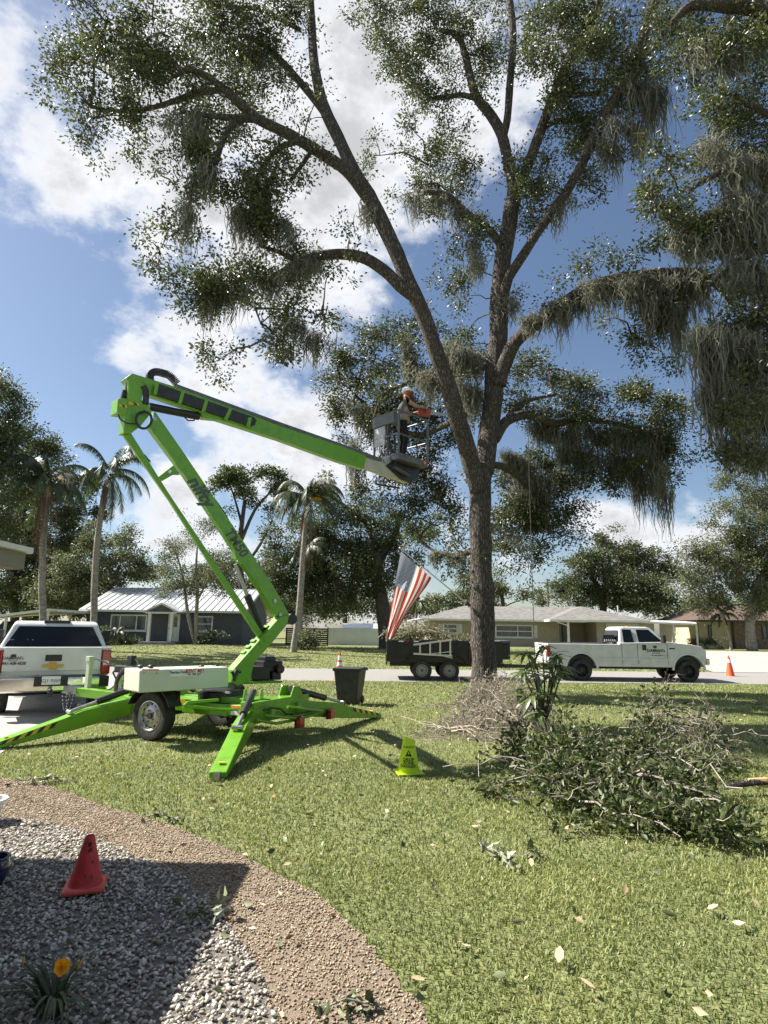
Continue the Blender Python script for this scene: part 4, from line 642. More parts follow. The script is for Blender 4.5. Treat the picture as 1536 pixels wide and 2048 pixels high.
bgtree('oak_tree', 'rounded dark oak rising behind the tan house roof', 1200, 66, [[(1205, 1250, 8), (1208, 1190, 7), (1215, 1150, 5), (1220, 1110, 3)], [(1207, 1190, 5), (1180, 1150, 4), (1150, 1120, 3)], [(1210, 1180, 5), (1250, 1140, 4), (1290, 1110, 3)]], [(1215, 1080, 30, 26, .9), (1190, 1120, 50, 36, 1.1), (1250, 1110, 45, 36, 1.1), (1150, 1150, 45, 32, 1.), (1210, 1160, 60, 36, 1.3), (1290, 1120, 45, 36, 1.1), (1320, 1110, 25, 20, .8), (1270, 1170, 60, 36, 1.3), (1160, 1190, 50, 26, 1.1), (1340, 1160, 40, 36, 1.2), (1300, 1200, 50, 24, 1.2), (1220, 1200, 50, 20, 1.2), (1225, 1055, 18, 10, .6), (1125, 1130, 20, 16, .5), (1110, 1180, 22, 20, .7)], .21, bg_leaf, 1.1, .42, group=GP)
bgtree('oak_tree', 'gray green mossy oak with a pale bare limb', 1470, 50, [[(1500, 1250, 9), (1510, 1180, 8), (1540, 1130, 7), (1600, 1090, 6)], [(1540, 1105, 5), (1500, 1112, 4.5), (1470, 1122, 4), (1440, 1140, 3), (1405, 1150, 2)]], [(1480, 1040, 45, 45, .9), (1520, 1000, 40, 50, .9), (1430, 1090, 45, 40, 1.), (1500, 1090, 50, 40, 1.1), (1400, 1130, 36, 36, .9), (1450, 1150, 50, 40, 1.1), (1520, 1160, 50, 50, 1.2), (1380, 1180, 36, 32, 1.), (1430, 1200, 40, 26, 1.), (1490, 1200, 50, 25, 1.), (1450, 960, 30, 36, .45), (1500, 940, 40, 40, .5), (1560, 1080, 50, 90, 1.), (1370, 1100, 22, 18, .5)], .15, lt_leaf, .95, .34, trm=bark_grey, group=GP, moss=[(1400, 1110, 1500, 1130, 49, 14, 32)])
bgtree('leafy_tree', 'low clump of trees on the skyline behind the main trunk', 1010, 78, [[(1010, 1250, 5), (1005, 1200, 4), (1000, 1170, 3)]], [(900, 1190, 32, 18, 1.), (940, 1170, 40, 28, 1.2), (1010, 1160, 30, 24, 1.), (1000, 1190, 50, 20, 1.2), (1060, 1195, 40, 15, 1.), (850, 1205, 32, 15, 1.), (920, 1205, 60, 14, 1.2)], .25, lt_leaf, 1.1, .45, group=GP)
bgtree('leafy_tree', 'far dark trees closing the gap above the white fence', 700, 85, [[(690, 1260, 5), (690, 1220, 4), (690, 1190, 3)]], [(620, 1220, 50, 30, 1.3), (700, 1215, 60, 32, 1.3), (780, 1220, 50, 26, 1.3), (830, 1215, 40, 20, 1.2), (560, 1220, 50, 35, 1.3), (870, 1215, 30, 14, 1.)], .28, bg_leaf, 1.2, .5, group=GP)
bgtree('leafy_tree', 'dense dark trees behind the carport', 60, 72, [[(50, 1260, 6), (52, 1220, 5), (55, 1180, 4)]], [(0, 1200, 60, 36, 1.3), (70, 1205, 60, 32, 1.3), (130, 1205, 50, 26, 1.3), (-80, 1190, 60, 50, 1.3), (180, 1200, 40, 20, 1.2)], .28, bg_leaf, 1.2, .5, group=GP)
bgtree('leafy_tree', 'dense trees between brown roof and tan carport', 1400, 76, [[(1390, 1260, 6), (1392, 1220, 5), (1395, 1190, 4)]], [(1350, 1215, 50, 22, 1.3), (1420, 1210, 50, 22, 1.3), (1490, 1210, 50, 26, 1.3), (1560, 1200, 60, 40, 1.3), (1280, 1215, 50, 18, 1.2)], .28, bg_leaf, 1.2, .5, group=GP)
bgtree('leafy_tree', 'mid green trees filling in behind the metal roof', 380, 80, [[(380, 1260, 6), (385, 1200, 5), (390, 1150, 4)]], [(330, 1180, 50, 40, 1.1), (400, 1160, 50, 45, 1.1), (460, 1170, 45, 45, 1.1), (300, 1140, 32, 30, .9), (520, 1180, 45, 40, 1.1), (430, 1120, 40, 30, .8)], .26, lt_leaf, 1.1, .45, group=GP)
# --- palms
def palm(name, label, base, Y, pts, top, fronds, deadn, flen, deadlen, gold=None, seed=1):
    r_ = np.random.default_rng(seed); q = PY(*base, Y); g0 = float(gz(q[0], Y)); t = thing(name, label, 'palm tree', (q[0], Y, g0)); b = MB(); P = np.array([PY(x, y, Y) for x, y, r in pts]); R_ = np.array([r*Y/FP for x, y, r in pts])
    P = np.r_[[(P[0][0], P[0][1], g0-.1)], P]; R_ = np.r_[[R_[0]*1.3], R_]; S = ribbon(np.c_[P, R_], 6); b.tube(S[:, :3], S[:, 3], 10, True, 0, .03); b.build('trunk', bark_grey, t, world=True, smooth=True)
    C0 = PY(*top, Y)
    def frond(c, az, el, ln, droop, lw, nl=44):
        V, A = [], []; d = np.array([math.cos(az)*math.cos(el), math.sin(az)*math.cos(el), math.sin(el)]); p = np.array(c, float); st = ln/nl; pts_ = []; 
        for i in range(nl+1):
            pts_.append(p.copy()); p = p+d*st; d = d+np.array([0, 0, -droop*st*(.4+1.6*i/nl)]); d /= np.linalg.norm(d)
        pts_ = np.array(pts_); Fv = []; tri = []
        for i in range(4, nl):
            tt = i/nl; dirn = pts_[i+1]-pts_[i-1]; dirn /= np.linalg.norm(dirn); sd = np.cross(dirn, [0, 0, 1]); sd /= np.linalg.norm(sd)+1e-9; L_ = lw*math.sin(math.pi*min(.97, tt*.85+.12))**.7
            for sg in (-1, 1):
                for rep in range(2):
                    tip = pts_[i]+(sd*sg*(.55+r_.uniform(-.2, .15))+dirn*.45+np.array([0, 0, -.85+r_.uniform(-.3, .3)]))*L_*r_.uniform(.75, 1.1); o = len(Fv); wv = dirn*.034; Fv += [pts_[i]-wv, pts_[i]+wv, tip]; tri.append((o, o+1, o+2))
        o = len(Fv)
        for i in range(nl): 
            wv = np.array([.02, .02, .0])*(1-i/nl*.8); Fv += [pts_[i]-wv, pts_[i]+wv, pts_[i+1]]; tri.append((len(Fv)-3, len(Fv)-2, len(Fv)-1))
        return np.array(Fv), np.array(tri)
    for i in range(fronds):
        az = i*2.39996+r_.uniform(-.2, .2); el = r_.uniform(-.35, 1.2); Fv, tri = frond(C0+np.array([0, 0, r_.uniform(-.3, .15)]), az, el, flen*r_.uniform(.8, 1.1), .55/flen*r_.uniform(3.2, 5.5), flen*.2)
        npmesh('frond', Fv, tri, palm_leaf, t, attr=np.repeat(r_.uniform(.0, 1, len(Fv)//3), 3))
    for i in range(deadn):
        az = i*2.39996; c = C0+np.array([math.cos(az)*.1, math.sin(az)*.1, -.35-r_.uniform(0, .5)]); Fv, tri = frond(c, az, -.95-r_.uniform(0, .45), deadlen*r_.uniform(.4, 1.05), 1.6, deadlen*.05, 24); npmesh('dead_frond', Fv, tri, palm_dead, t, attr=np.repeat(r_.uniform(0, 1, len(Fv)//3), 3))
    if gold:
        c = PY(*gold, Y-.2); Fv, tri = frond(c+np.array([-.5, 0, 0]), -.1, .5, 1.1, 1.0, .28, 26); npmesh('flower_spray', Fv, tri, palm_gold, t, attr=np.repeat(r_.uniform(0, 1, len(Fv)//3), 3))
    return t
palm('palm_tree', 'queen palm with shaggy brown skirt and orange flower spray', (86, 1290), 35, [(86, 1250, 7), (84, 1180, 6.5), (86, 1100, 6.5), (92, 1020, 6), (98, 970, 7)], (97, 955), 26, 18, 3.5, 5.2, (113, 962), 3)
palm('palm_tree', 'queen palm with open drooping crown against blue sky', (188, 1290), 37, [(187, 1250, 6.5), (189, 1180, 6.5), (194, 1090, 6), (205, 1010, 5.5), (216, 960, 6)], (217, 940), 20, 12, 3.4, 3.6, None, 5)
palm('palm_tree', 'leaning queen palm with dead skirt beside the tall oak', (585, 1310), 38, [(588, 1290, 6), (597, 1220, 5), (603, 1140, 5), (610, 1060, 5), (616, 1010, 6)], (617, 990), 26, 14, 3.2, 4.4, (628, 1000), 9)
palm('palm_tree', 'bare-trunked palm standing just behind the leaning palm', (601, 1305), 41, [(600, 1285, 4.5), (602, 1220, 4), (606, 1150, 4), (612, 1100, 4)], (612, 1095), 9, 5, 2.2, 2.2, None, 12)
palm('palm_tree', 'small palm in front of the brown-roofed house', (1455, 1285), 50, [(1460, 1280, 2.5), (1450, 1250, 2.2), (1443, 1225, 2)], (1442, 1222), 12, 3, 1.7, 1.3, None, 15)
palm('palm_tree', 'short fan palm under the blue house picture window', (232, 1296), 43.2, [(236, 1290, 2), (234, 1265, 2)], (234, 1262), 12, 2, 1.1, .8, None, 18)
palm('palm_tree', 'far skyline palm left of the tan house roof', (832, 1240), 72, [(832, 1240, 2), (832, 1215, 2)], (832, 1205), 12, 3, 2.4, 1.5, None, 21)
# --- shrubs
white_flower = mat('white flowers', (.75, .73, .66), .7)
def shrub(name, label, blobs, Y, leaf, m, flowers=0, stems=5, cat='shrub'):
    B = [pblob(x, y, rx, ry, Y, dn, .8) for x, y, rx, ry, dn in blobs]; c = np.array(B)[:, :3].mean(0); g0 = float(gz(c[0], c[1])); t = thing(name, label, cat, (c[0], c[1], g0)); V, Fc, A, CC = blobleaves(B, leaf, cover=1.0, csig=.12, per=16); f_ = npmesh('foliage', V, Fc, m, t, attr=A); f_['kind'] = 'stuff'
    b = MB(); 
    for i in range(stems): twig(b, (c[0]+rng.normal(0, .1), c[1]+rng.normal(0, .05), g0-.05), CC[rng.integers(len(CC))], .03, 5)
    b.build('stem', bark, t, world=True)
    if flowers:
        P = CC[rng.integers(len(CC), size=flowers)]+rng.normal(0, .12, (flowers, 3))-np.array([0, .15, -.05]); V, Fc = leafmesh(np.repeat(P, 3, 0), rng.normal(size=(flowers*3, 3)), .12, .8); f2 = npmesh('blossoms', V, Fc, white_flower, t); f2['kind'] = 'stuff'
    return t
shrub('flowering_shrub', 'white flowering shrub beside the pickup roof and palm', [(200, 1268, 14, 16, 1.), (205, 1285, 16, 14, 1.2)], 42.5, .12, bg_leaf, 26)
shrub('shrub', 'dark foundation shrubs under the picture window', [(255, 1282, 24, 14, 1.3), (240, 1288, 20, 10, 1.2), (280, 1284, 16, 12, 1.)], 43.8, .12, bg_leaf)
shrub('flowering_shrub', 'pale flowering shrub below the small square window', [(410, 1277, 22, 13, 1.2), (432, 1270, 22, 12, 1.2), (395, 1285, 16, 10, 1.)], 43, .12, lt_leaf, 40)
shrub('shrub', 'round bright green shrub by the wooden fence', [(615, 1275, 22, 22, 1.4), (632, 1270, 16, 18, 1.2), (610, 1295, 20, 12, 1.2)], 40, .14, lt_leaf)
shrub('shrub', 'leafy bush at the white fence behind the trailer', [(775, 1270, 16, 18, 1.), (785, 1285, 18, 12, 1.)], 48, .14, lt_leaf)
for x, lab in ((1385, 'yellow green shrub by the carport post'), (1412, 'small shrub below the narrow cream wall window'), (1436, 'small dark shrub at the corner of cream wall')): shrub('shrub', lab, [(x, 1283, 11, 10, 1.2)], 53, .13, lt_leaf if x < 1400 else bg_leaf, stems=3)
# ================================================================ BOOM LIFT
LO = np.array([-3.165, 10.45, 0.]); LANG = math.atan2(.425, -.905)
lift = thing('boom_lift', 'green towable boom lift on outriggers with raised arm and basket', 'boom lift', tuple(LO), LANG)
def toL(P): return (np.array(P, float)-LO) @ rotz(LANG)      # world -> chassis frame
T = np.array([-2.62, 10.25, 0.]); U_ = np.array([.70711, .70711, 0]); N_ = np.array([.70711, -.70711, 0])
def bp(x, y, off=0.): return PL(x, y, T+N_*off, N_)
def bw(s, off, z): return T+U_*s+N_*off+np.array([0, 0, z])
# chassis
b = MB()
for y in (-.36, .36): b.box((-.45, y, .47), (2.9, .12, .16))
b.box((-.5, 0, .50), (2.6, .66, .06)); b.box((-1.70, 0, .50), (.24, 1.5, .30)); b.box((-1.15, 0, .52), (.9, .5, .22)); b.box((.78, 0, .46), (.26, 1.2, .22)); b.box((-.65, 0, .46), (.9, .86, .18))
b.bar((.9, .36, .47), (1.6, .06, .47), .12, .14); b.bar((.9, -.36, .47), (1.6, -.06, .47), .12, .14); chassis = b.build('chassis', green_paint, lift, bevel=.012)
MB().bar((1.45, 0, .47), (2.72, 0, .50), .16, .16).build('drawbar', green_paint, lift, bevel=.012)
b = MB(); b.bar((2.70, 0, .52), (3.12, 0, .53), .12, .14); b.bar((3.1, 0, .54), (3.28, 0, .56), .14, .11); b.cyl((2.9, .07, .47), (2.9, .11, .47), .03); b.bar((3.0, 0, .6), (3.2, .02, .66), .03, .03); b.build('coupler', mat('galvanised', (.55, .54, .50), .5, .5, col2=(.42, .41, .38), scale=20), lift, bevel=.01)
b = MB(); b.box((2.58, -.06, .80), (.085, .085, .62)); b.box((2.58, -.06, 1.10), (.10, .13, .09)); jp = b.build('jack_post', mat('jack cream', (.55, .58, .45), .5), lift, bevel=.006)
MB().tube([(2.55, -.13, 1.10), (2.5, -.28, 1.05), (2.46, -.42, .98), (2.45, -.48, .98)], .013, 8).build('crank_handle', steel, jp)
def wheel(parent, c, r, wd, ax='y', rimmat=steel, rr=.62, holes=12, name='wheel', rot=None, side=1, boss=True):
    """tyre + rim around local Y axis; side = outward direction"""
    w0 = thing_child(name, parent, c, rot)
    pr_ = [(r*rr, -wd*.42), (r*.80, -wd*.5), (r*.94, -wd*.47), (r, -wd*.33), (r*1.004, -wd*.12), (r*.985, -wd*.10), (r*.985, -wd*.06), (r*1.004, -wd*.04), (r*1.004, wd*.04), (r*.985, wd*.06), (r*.985, wd*.10), (r*1.004, wd*.12), (r, wd*.33), (r*.94, wd*.47), (r*.80, wd*.5), (r*rr, wd*.42)]
    q = MB(); q.lathe(pr_, 36, axis='y'); q.f = [f for f in q.f if len(f) == 4]; q.m = [0]*len(q.f)
    for k in range(36):
        a = 2*math.pi*k/36; q.box((r*.985*math.cos(a), 0, r*.985*math.sin(a)), (.024, wd*.62, .02), rot=np.array([[math.cos(a), 0, math.sin(a)], [0, 1, 0], [-math.sin(a), 0, math.cos(a)]]).T)
    q.build('tyre', rubber, w0, smooth=True, auto=40)
    q = MB(); R0 = r*rr; s = side
    q.lathe([(R0*1.02, s*wd*.44), (R0*.95, s*wd*.46), (R0*.9, s*wd*.30), (R0*.80, s*wd*.22), (R0*.62, s*wd*.30), (R0*.45, s*wd*.36), (R0*.30, s*wd*.33), (R0*.28, s*wd*.33), (0.0001, s*wd*.33)], 32, axis='y'); q.lathe([(R0*1.0, s*wd*.44), (R0*.9, 0), (R0*.98, -s*wd*.42)], 32, axis='y'); q.f = [f for f in q.f if len(f) == 4]; q.m = [0]*len(q.f)
    q.build('rim', rimmat, w0, smooth=True, auto=35)
    q = MB()
    for k in range(holes):
        a = 2*math.pi*k/holes; q.cyl((R0*.76*math.cos(a), s*wd*.26, R0*.76*math.sin(a)), (R0*.76*math.cos(a), s*wd*.268, R0*.76*math.sin(a)), R0*.075, 8)
    if boss: q.cyl((0, s*wd*.3, 0), (0, s*wd*.45, 0), R0*.2, 12)
    for k in range(5): a = 2*math.pi*k/5; q.cyl((R0*.36*math.cos(a), s*wd*.33, R0*.36*math.sin(a)), (R0*.36*math.cos(a), s*wd*.42, R0*.36*math.sin(a)), R0*.05, 6)
    q.build('hub', dark_metal, w0)['kind'] = 'stuff'; return w0
def thing_child(name, parent, loc, rot=None):
    o = bpy.data.objects.new(name, None); COL.objects.link(o); o.parent = parent; o.location = tuple(loc); o.empty_display_size = .1
    if rot: o.rotation_euler = rot
    return o
wheel(lift, (0, .82, .362), .362, .225); wheel(lift, (0, -.82, .362), .362, .225, side=-1); sw = toL(PL(262, 1371, LO, np.array([-.425, -.905, 0]))); wheel(lift, tuple(sw), .335, .2, name='spare_wheel', side=1); MB().bar((sw[0], 0, .45), (sw[0], -.05, sw[2]), .08, .08).build('spare_bracket', dark_metal, lift)
for y in (.82, -.82):
    b = MB(); k = 12; ring = []
    for i in range(k+1):
        a = math.radians(20+140*i/k); ring.append((.44*math.cos(a), .44*math.sin(a)))
    for i in range(k):
        (x0, z0), (x1, z1) = ring[i], ring[i+1]; b.prism([(x0, y-.13, .362+z0), (x1, y-.13, .362+z1), (x1*1.03, y-.13, .362+z1*1.03), (x0*1.03, y-.13, .362+z0*1.03)], (0, .27, 0))
    b.box((0, y-np.sign(y)*.15, .62), (.7, .03, .22)); b.build('mudguard', black_plastic, lift)
MB().cyl((0, -.72, .362), (0, .72, .362), .04, 10).build('axle', dark_metal, lift)
wheel(lift, (2.52, .14, .2), .105, .06, name='jockey_wheel', holes=0)
for dx in (3.0, 3.1):
    b = MB()
    for k in range(15):
        t = k/14; b.ball((dx-.28*math.sin(math.pi*t)*0-.02*k/14, .05-.16*t, .48-.34*math.sin(math.pi*t)), (.018, .012, .024), 6, 4)
    b.build('safety_chain', steel, lift)
# outriggers
def outrigger(root, foot, stripes=True):
    root = np.array([*root, 0.]); foot = np.array([*foot, 0.]); d = foot-root; ln = np.linalg.norm(d); d /= ln; s = np.array([-d[1], d[0], 0]); up = np.array([0, 0, 1.])
    o = thing_child('outrigger', lift, (0, 0, 0)); w_ = .10
    prof = [(-.06, .34), (-.06, .50), (.10, .545), (ln*.42, .43), (ln*.55, .345), (ln+.04, .095), (ln+.05, .035), (ln-.10, .03), (ln*.5, .15), (.10, .30)]
    b = MB(); b.prism([root+d*x+up*z-s*w_ for x, z in prof], s*2*w_); b.build('arm', green_paint, o, bevel=.01)
    b = MB()
    for sg in (-1, 1): b.prism([root+d*x+up*z+s*sg*(w_+.022)-s*.012 for x, z in ((-.30, .30), (-.34, .62), (-.26, .80), (-.12, .80), (.02, .56), (.05, .33))], s*.024)
    b.build('bracket', green_paint, o, bevel=.005)
    p0 = root-d*.18+up*.75; p1 = root+d*ln*.50+up*.42; m_ = p0+(p1-p0)*.66
    MB().tube([p0, m_], .052, 14).build('cylinder', black_paint, o, smooth=True, auto=40); b = MB(); b.tube([m_, p1], .026, 10); b.cyl(p1-s*.07, p1+s*.07, .028); b.build('piston_rod', steel, o, smooth=True, auto=40)
    b = MB(); b.box((foot[0], foot[1], .02), (.16, .16, .03), rotz(math.atan2(d[1], d[0]))); b.box(tuple(root+d*(ln+.07)+up*.06), (.06, .07, .09), rotz(math.atan2(d[1], d[0]))); b.build('foot', steel, o)
    if stripes:
        for sg in (-1, 1):
            b = MB()
            for k in range(9):
                x0 = ln*.60+(ln*.36)*k/9; x1 = ln*.60+(ln*.36)*(k+1)/9; f0 = lambda x: .345+(x-ln*.55)/(ln*.45+.04)*(.095-.345)
                h = .075; b.add([root+d*x0+up*(f0(x0)-.008)+s*sg*(w_+.004), root+d*x1+up*(f0(x1)-.008)+s*sg*(w_+.004), root+d*(x1+.05)+up*(f0(x1+.05)-h*(1-.35*k/9))+s*sg*(w_+.004), root+d*(x0+.05)+up*(f0(x0+.05)-h*(1-.35*k/9))+s*sg*(w_+.004)], [(0, 1, 2, 3)], k % 2)
            b.build('hazard_stripes', [decal_black, yellow_paint], o)
    b = MB(); b.box(tuple(root+d*ln*.93+up*(.165)), (.05, .08, .004), rotz(math.atan2(d[1], d[0]))); b.build('warning_sticker', yellow_paint, o)
    return o
fFL, fNR, fFR = toL(G(-14, 1500)), toL(G(436, 1560)), toL(G(752, 1437))
outrigger((.78, .55), fFL[:2]); outrigger((-1.62, .55), fNR[:2], False); outrigger((-1.72, -.55), fFR[:2]); outrigger((.78, -.55), (1.5, -2.45))
# rear light frames (bent green tubes) and tail lights
def tubesP(pts, off, r, name, m): return MB().tube([PL(x, y, LO-np.array([-.905, .425, 0])*off, np.array([-.905, .425, 0])) for x, y in pts], r, 8).build(name, m, lift, world=True, smooth=True, auto=50)
tubesP([(368, 1411), (432, 1419), (466, 1419), (520, 1418)], 1.3, .022, 'guard_rail', green_paint); tubesP([(368, 1412), (375, 1405), (436, 1400)], 1.3, .022, 'guard_rail', green_paint)
tubesP([(512, 1440), (552, 1447), (600, 1438), (655, 1421)], 1.9, .022, 'light_bar', green_paint); tubesP([(530, 1431), (595, 1437)], 1.95, .022, 'light_bar', green_paint); tubesP([(575, 1414), (645, 1422)], 2.0, .024, 'light_bar', green_paint)
tubesP([(527, 1421), (540, 1415), (562, 1418), (572, 1428), (585, 1428)], 1.9, .014, 'hydraulic_hose', black_plastic); tubesP([(585, 1429), (625, 1422)], 1.95, .013, 'hydraulic_hose', black_plastic)
for (x, y) in ((601, 1445), (663, 1428)):
    q = toL(PL(x, y, LO-np.array([-.905, .425, 0])*2.0, np.array([-.905, .425, 0]))); MB().box(tuple(q), (.07, .15, .15)).build('tail_light', red_lens, lift, bevel=.01); MB().box((q[0]+.045, q[1], q[2]), (.03, .16, .16)).build('light_housing', black_plastic, lift)
q = bp(483, 1408, .9); 
MB().box((-1.30, .46, .48), (.22, .012, .14)).build('safety_label', decal_white, lift); MB().box((-1.30, .468, .525), (.22, .006, .045)).build('safety_label', orange_lens, lift)
b = MB(); b.add([(-.42, .475, .585), (-.15, .475, .585), (-.27, .475, .48)], [(0, 1, 2)]); b.build('warning_triangle', yellow_paint, lift)
kp = np.array([-.425, -.905, 0]); cq = lambda x, y: toL(PL(x, y, LO-kp*.35, kp))
q = cq(263, 1324); b = MB(); b.box(tuple(q), (.12, .12, .24)); b.box(tuple(q+np.array([0, 0, -.2])), (.05, .05, .3)); b.build('control_unit', black_plastic, lift, bevel=.01); q2 = cq(246, 1338); MB().box(tuple(q2), (.34, .12, .13)).build('winch', black_plastic, lift, bevel=.02); MB().tube([cq(270, 1318), cq(276, 1326), cq(271, 1336), cq(268, 1350)], .012, 6).build('hydraulic_hose', steel, lift); MB().tube([cq(236, 1335), cq(226, 1345), cq(232, 1358), cq(238, 1366)], .018, 6).build('hydraulic_hose', black_plastic, lift)
# turntable and covers
MB().lathe([(.36, .55), (.38, .56), (.38, .68), (.30, .70)], 32, c=tuple(toL(T)*np.array([1, 1, 0]))).build('turntable', black_paint, lift)
b = MB(); off = .30; poly = [bp(280, 1340, off), bp(458, 1334, off), bp(457, 1375, off), bp(278, 1386, off)]; b.prism(poly, -N_*.56); cov = b.build('battery_cover', mat('cream cover', (.62, .64, .52), .45, col2=(.56, .58, .47), scale=2, coat=.2), lift, world=True, bevel=.018)
def onface(x, y): return bp(x, y, off)+N_*.004
b = MB(); b.add([onface(340, 1339.5), onface(406, 1337), onface(405, 1351.5), onface(339, 1353)], [(0, 1, 2, 3)]); b.build('decal', decal_white, cov, world=True)
b = MB(); b.add([onface(284, 1338.5), onface(318, 1338), onface(318, 1340.5), onface(284, 1341)], [(0, 1, 2, 3)], 0); b.add([onface(284, 1341.2), onface(318, 1340.7), onface(318, 1348), onface(284, 1349)], [(0, 1, 2, 3)], 1)
for xx in (288, 313): b.add([onface(xx-3, 1347.5)+N_*.002, onface(xx+3, 1347.5)+N_*.002, onface(xx, 1342)+N_*.002], [(0, 1, 2)], 2)
b.build('warning_decal', [decal_red, MATS['cream cover'], yellow_paint], cov, world=True)
xd = onface(400, 1345)-onface(345, 1347); yd = np.array([0, 0, 1.])
text('lettering', 'RENT ME!', .085, decal_red, cov, onface(389, 1342)+N_*.004, xd, yd, world=True, shear=.1, bold=.002, xs=.82); text('lettering', '941 708 2241', .045, decal_black, cov, onface(389, 1348.7)+N_*.004, xd, yd, world=True, xs=.95, bold=.0008); text('lettering', 'Peerless Pump', .055, decal_black, cov, onface(357, 1344.5)+N_*.004, xd, yd, world=True, xs=.85, bold=.001)
b = MB()
for xx in (297, 318, 420, 450):
    q = onface(xx, 1335)-N_*.28; b.ball(tuple(q), (.05, .035, .03), 8, 5)
b.build('latch', black_plastic, cov, world=True)
# engine tray + engine
b = MB(); b.prism([bp(472, 1364, .1), bp(565, 1362, .1), bp(565, 1366, .1), bp(472, 1369, .1)], -N_*.55); b.build('engine_tray', green_paint, lift, world=True, bevel=.005)
b = MB()
for x0, x1, y0, y1, o0, o1 in ((504, 540, 1333, 1361, .05, -.35), (528, 566, 1322, 1345, .0, -.4), (531, 552, 1313, 1324, -.02, -.35), (545, 563, 1344, 1360, .05, -.3)):
    b.prism([bp(x0, y0, o0), bp(x1, y0, o0), bp(x1, y1, o0), bp(x0, y1, o0)], -N_*(o0-o1))
eng = b.build('engine', black_paint, lift, world=True, bevel=.02); 
b = MB(); q = bp(559, 1338, .03); b.cyl(tuple(q), tuple(q+N_*.05), .075, 18); b.build('recoil_cover', mat('engine red', (.06, .012, .012), .5), eng, world=True); b = MB(); q = bp(541, 1313, -.15); b.cyl(tuple(q), tuple(q+np.array([0, 0, .03])), .05, 12); b.build('fuel_cap', steel, eng, world=True)
b = MB(); q0, q1 = bp(468, 1352, .22), bp(474, 1340, .22); b.tube([q0, q1], .05, 8); b.tube([bp(462, 1345, .22), bp(482, 1344, .22)], .02, 6); b.tube([bp(467, 1362, .22), bp(470, 1350, .22)], .035, 6); b.build('control_valve', black_plastic, lift, world=True)
def plate(name, pts, off, th, m, parent=lift, bevel=.012):
    b = MB(); b.prism([bp(x, y, off) for x, y in pts], -N_*th); return b.build(name, m, parent, world=True, bevel=bevel)
mast = plate('mast', [(466, 1340), (560, 1234), (579, 1229), (575, 1248), (543, 1288), (508, 1326), (501, 1362), (476, 1372), (463, 1366)], .17, .2, green_paint)
plate('mast_bracket', [(529, 1274), (543, 1274), (543, 1283), (529, 1284)], .19, .03, green_paint, mast, .004)
for (xa, ya) in ((487, 1306), (496, 1295), (507, 1283), (532, 1255)): plate('hose_clip', [(xa, ya), (xa+5, ya-5), (xa+8, ya-2), (xa+3, ya+3)], .10, .12, green_paint, mast, .003)
b = MB(); q = bp(577, 1238, -.02); b.cyl(tuple(q+N_*.13), tuple(q-N_*.13), .1, 18); b.build('pivot_buffer', black_plastic, mast, world=True)
lb = plate('lower_boom', [(299, 854), (311, 823), (364, 899), (457, 1037), (548, 1173), (579, 1228), (566, 1240), (550, 1228), (518, 1174), (486, 1128), (474, 1119), (469, 1099), (367, 946)], .12, .13, green_paint)
for (x, y) in ((549, 1202), (560, 1229), (309, 838)): q = bp(x, y, .12); MB().cyl(tuple(q), tuple(q+N_*.02), .035, 12).build('pivot_pin', steel, lb, world=True)
dirL = bp(457, 1072, .12)-bp(372, 945, .12); perp = np.array([dirL[2]*1., 0, 0]); dl = dirL/np.linalg.norm(dirL); yb = np.cross(N_, dl)
text('lettering', 'nifty', .33, decal_grey, lb, bp(401, 983, .12)+N_*.004, dl, yb, world=True, shear=.25, bold=.012, xs=.95)
text('lettering', 'TM50', .25, decal_grey, lb, bp(472, 1085, .12)+N_*.004, dl, yb, world=True, shear=.2, bold=.006, xs=.92)
plate('tie_rod', [(247, 870), (262, 865), (338, 986), (435, 1131), (524, 1263), (535, 1279), (524, 1284), (511, 1266), (428, 1140), (339, 1001)], .10, .06, green_paint)
plate('cross_strut', [(317, 953), (347, 930), (361, 949), (347, 949), (325, 962)], .08, .07, green_paint)
plate('serial_plate', [(336, 943), (341, 939), (344, 943), (339, 947)], .085, .003, decal_white, lift, 0)
kn = plate('knuckle', [(263, 747), (281, 754), (287, 774), (284, 800), (298, 812), (304, 824), (282, 852), (262, 867), (248, 865), (250, 831), (248, 800), (256, 797), (257, 762), (251, 756)], .19, .22, green_paint)
plate('valve_block', [(236, 797), (256, 797), (254, 828), (234, 825)], .22, .26, green_paint, kn); plate('hazard_sticker', [(239, 808), (254, 811), (254, 816), (238, 813)], .225, .003, yellow_paint, kn, 0); plate('hazard_sticker', [(257, 803), (278, 807), (279, 812), (257, 809)], .196, .003, yellow_paint, kn, 0)
for q4 in ([(243, 809), (248, 810), (251, 815), (246, 814)], [(265, 804.5), (271, 805.7), (276, 811.3), (270, 810.2)]): plate('hazard_bar', q4, .229, .003, decal_black, kn, 0)
b = MB(); b.tube([bp(246, 798, .1), bp(250, 782, .1)], .045, 10); b.build('levelling_cylinder', black_paint, kn, world=True, smooth=True, auto=40); MB().tube([bp(250, 782, .1), bp(253, 757, .1)], .02, 8).build('piston_rod', steel, kn, world=True)
MB().tube(ribbon([bp(x, y, .26) for x, y in ((290, 822), (276, 828), (272, 842), (280, 855), (293, 856), (302, 845), (302, 832), (292, 824), (282, 826))], 4), .02, 6).build('hydraulic_hose', black_plastic, kn, world=True); MB().tube([bp(x, y, .27) for x, y in ((236, 828), (240, 838), (252, 846), (272, 848))], .012, 6).build('hydraulic_hose', black_plastic, kn, world=True); MB().tube([bp(x, y, .2) for x, y in ((286, 772), (291, 780), (292, 795), (291, 808))], .05, 8).build('hydraulic_hose', black_plastic, kn, world=True)
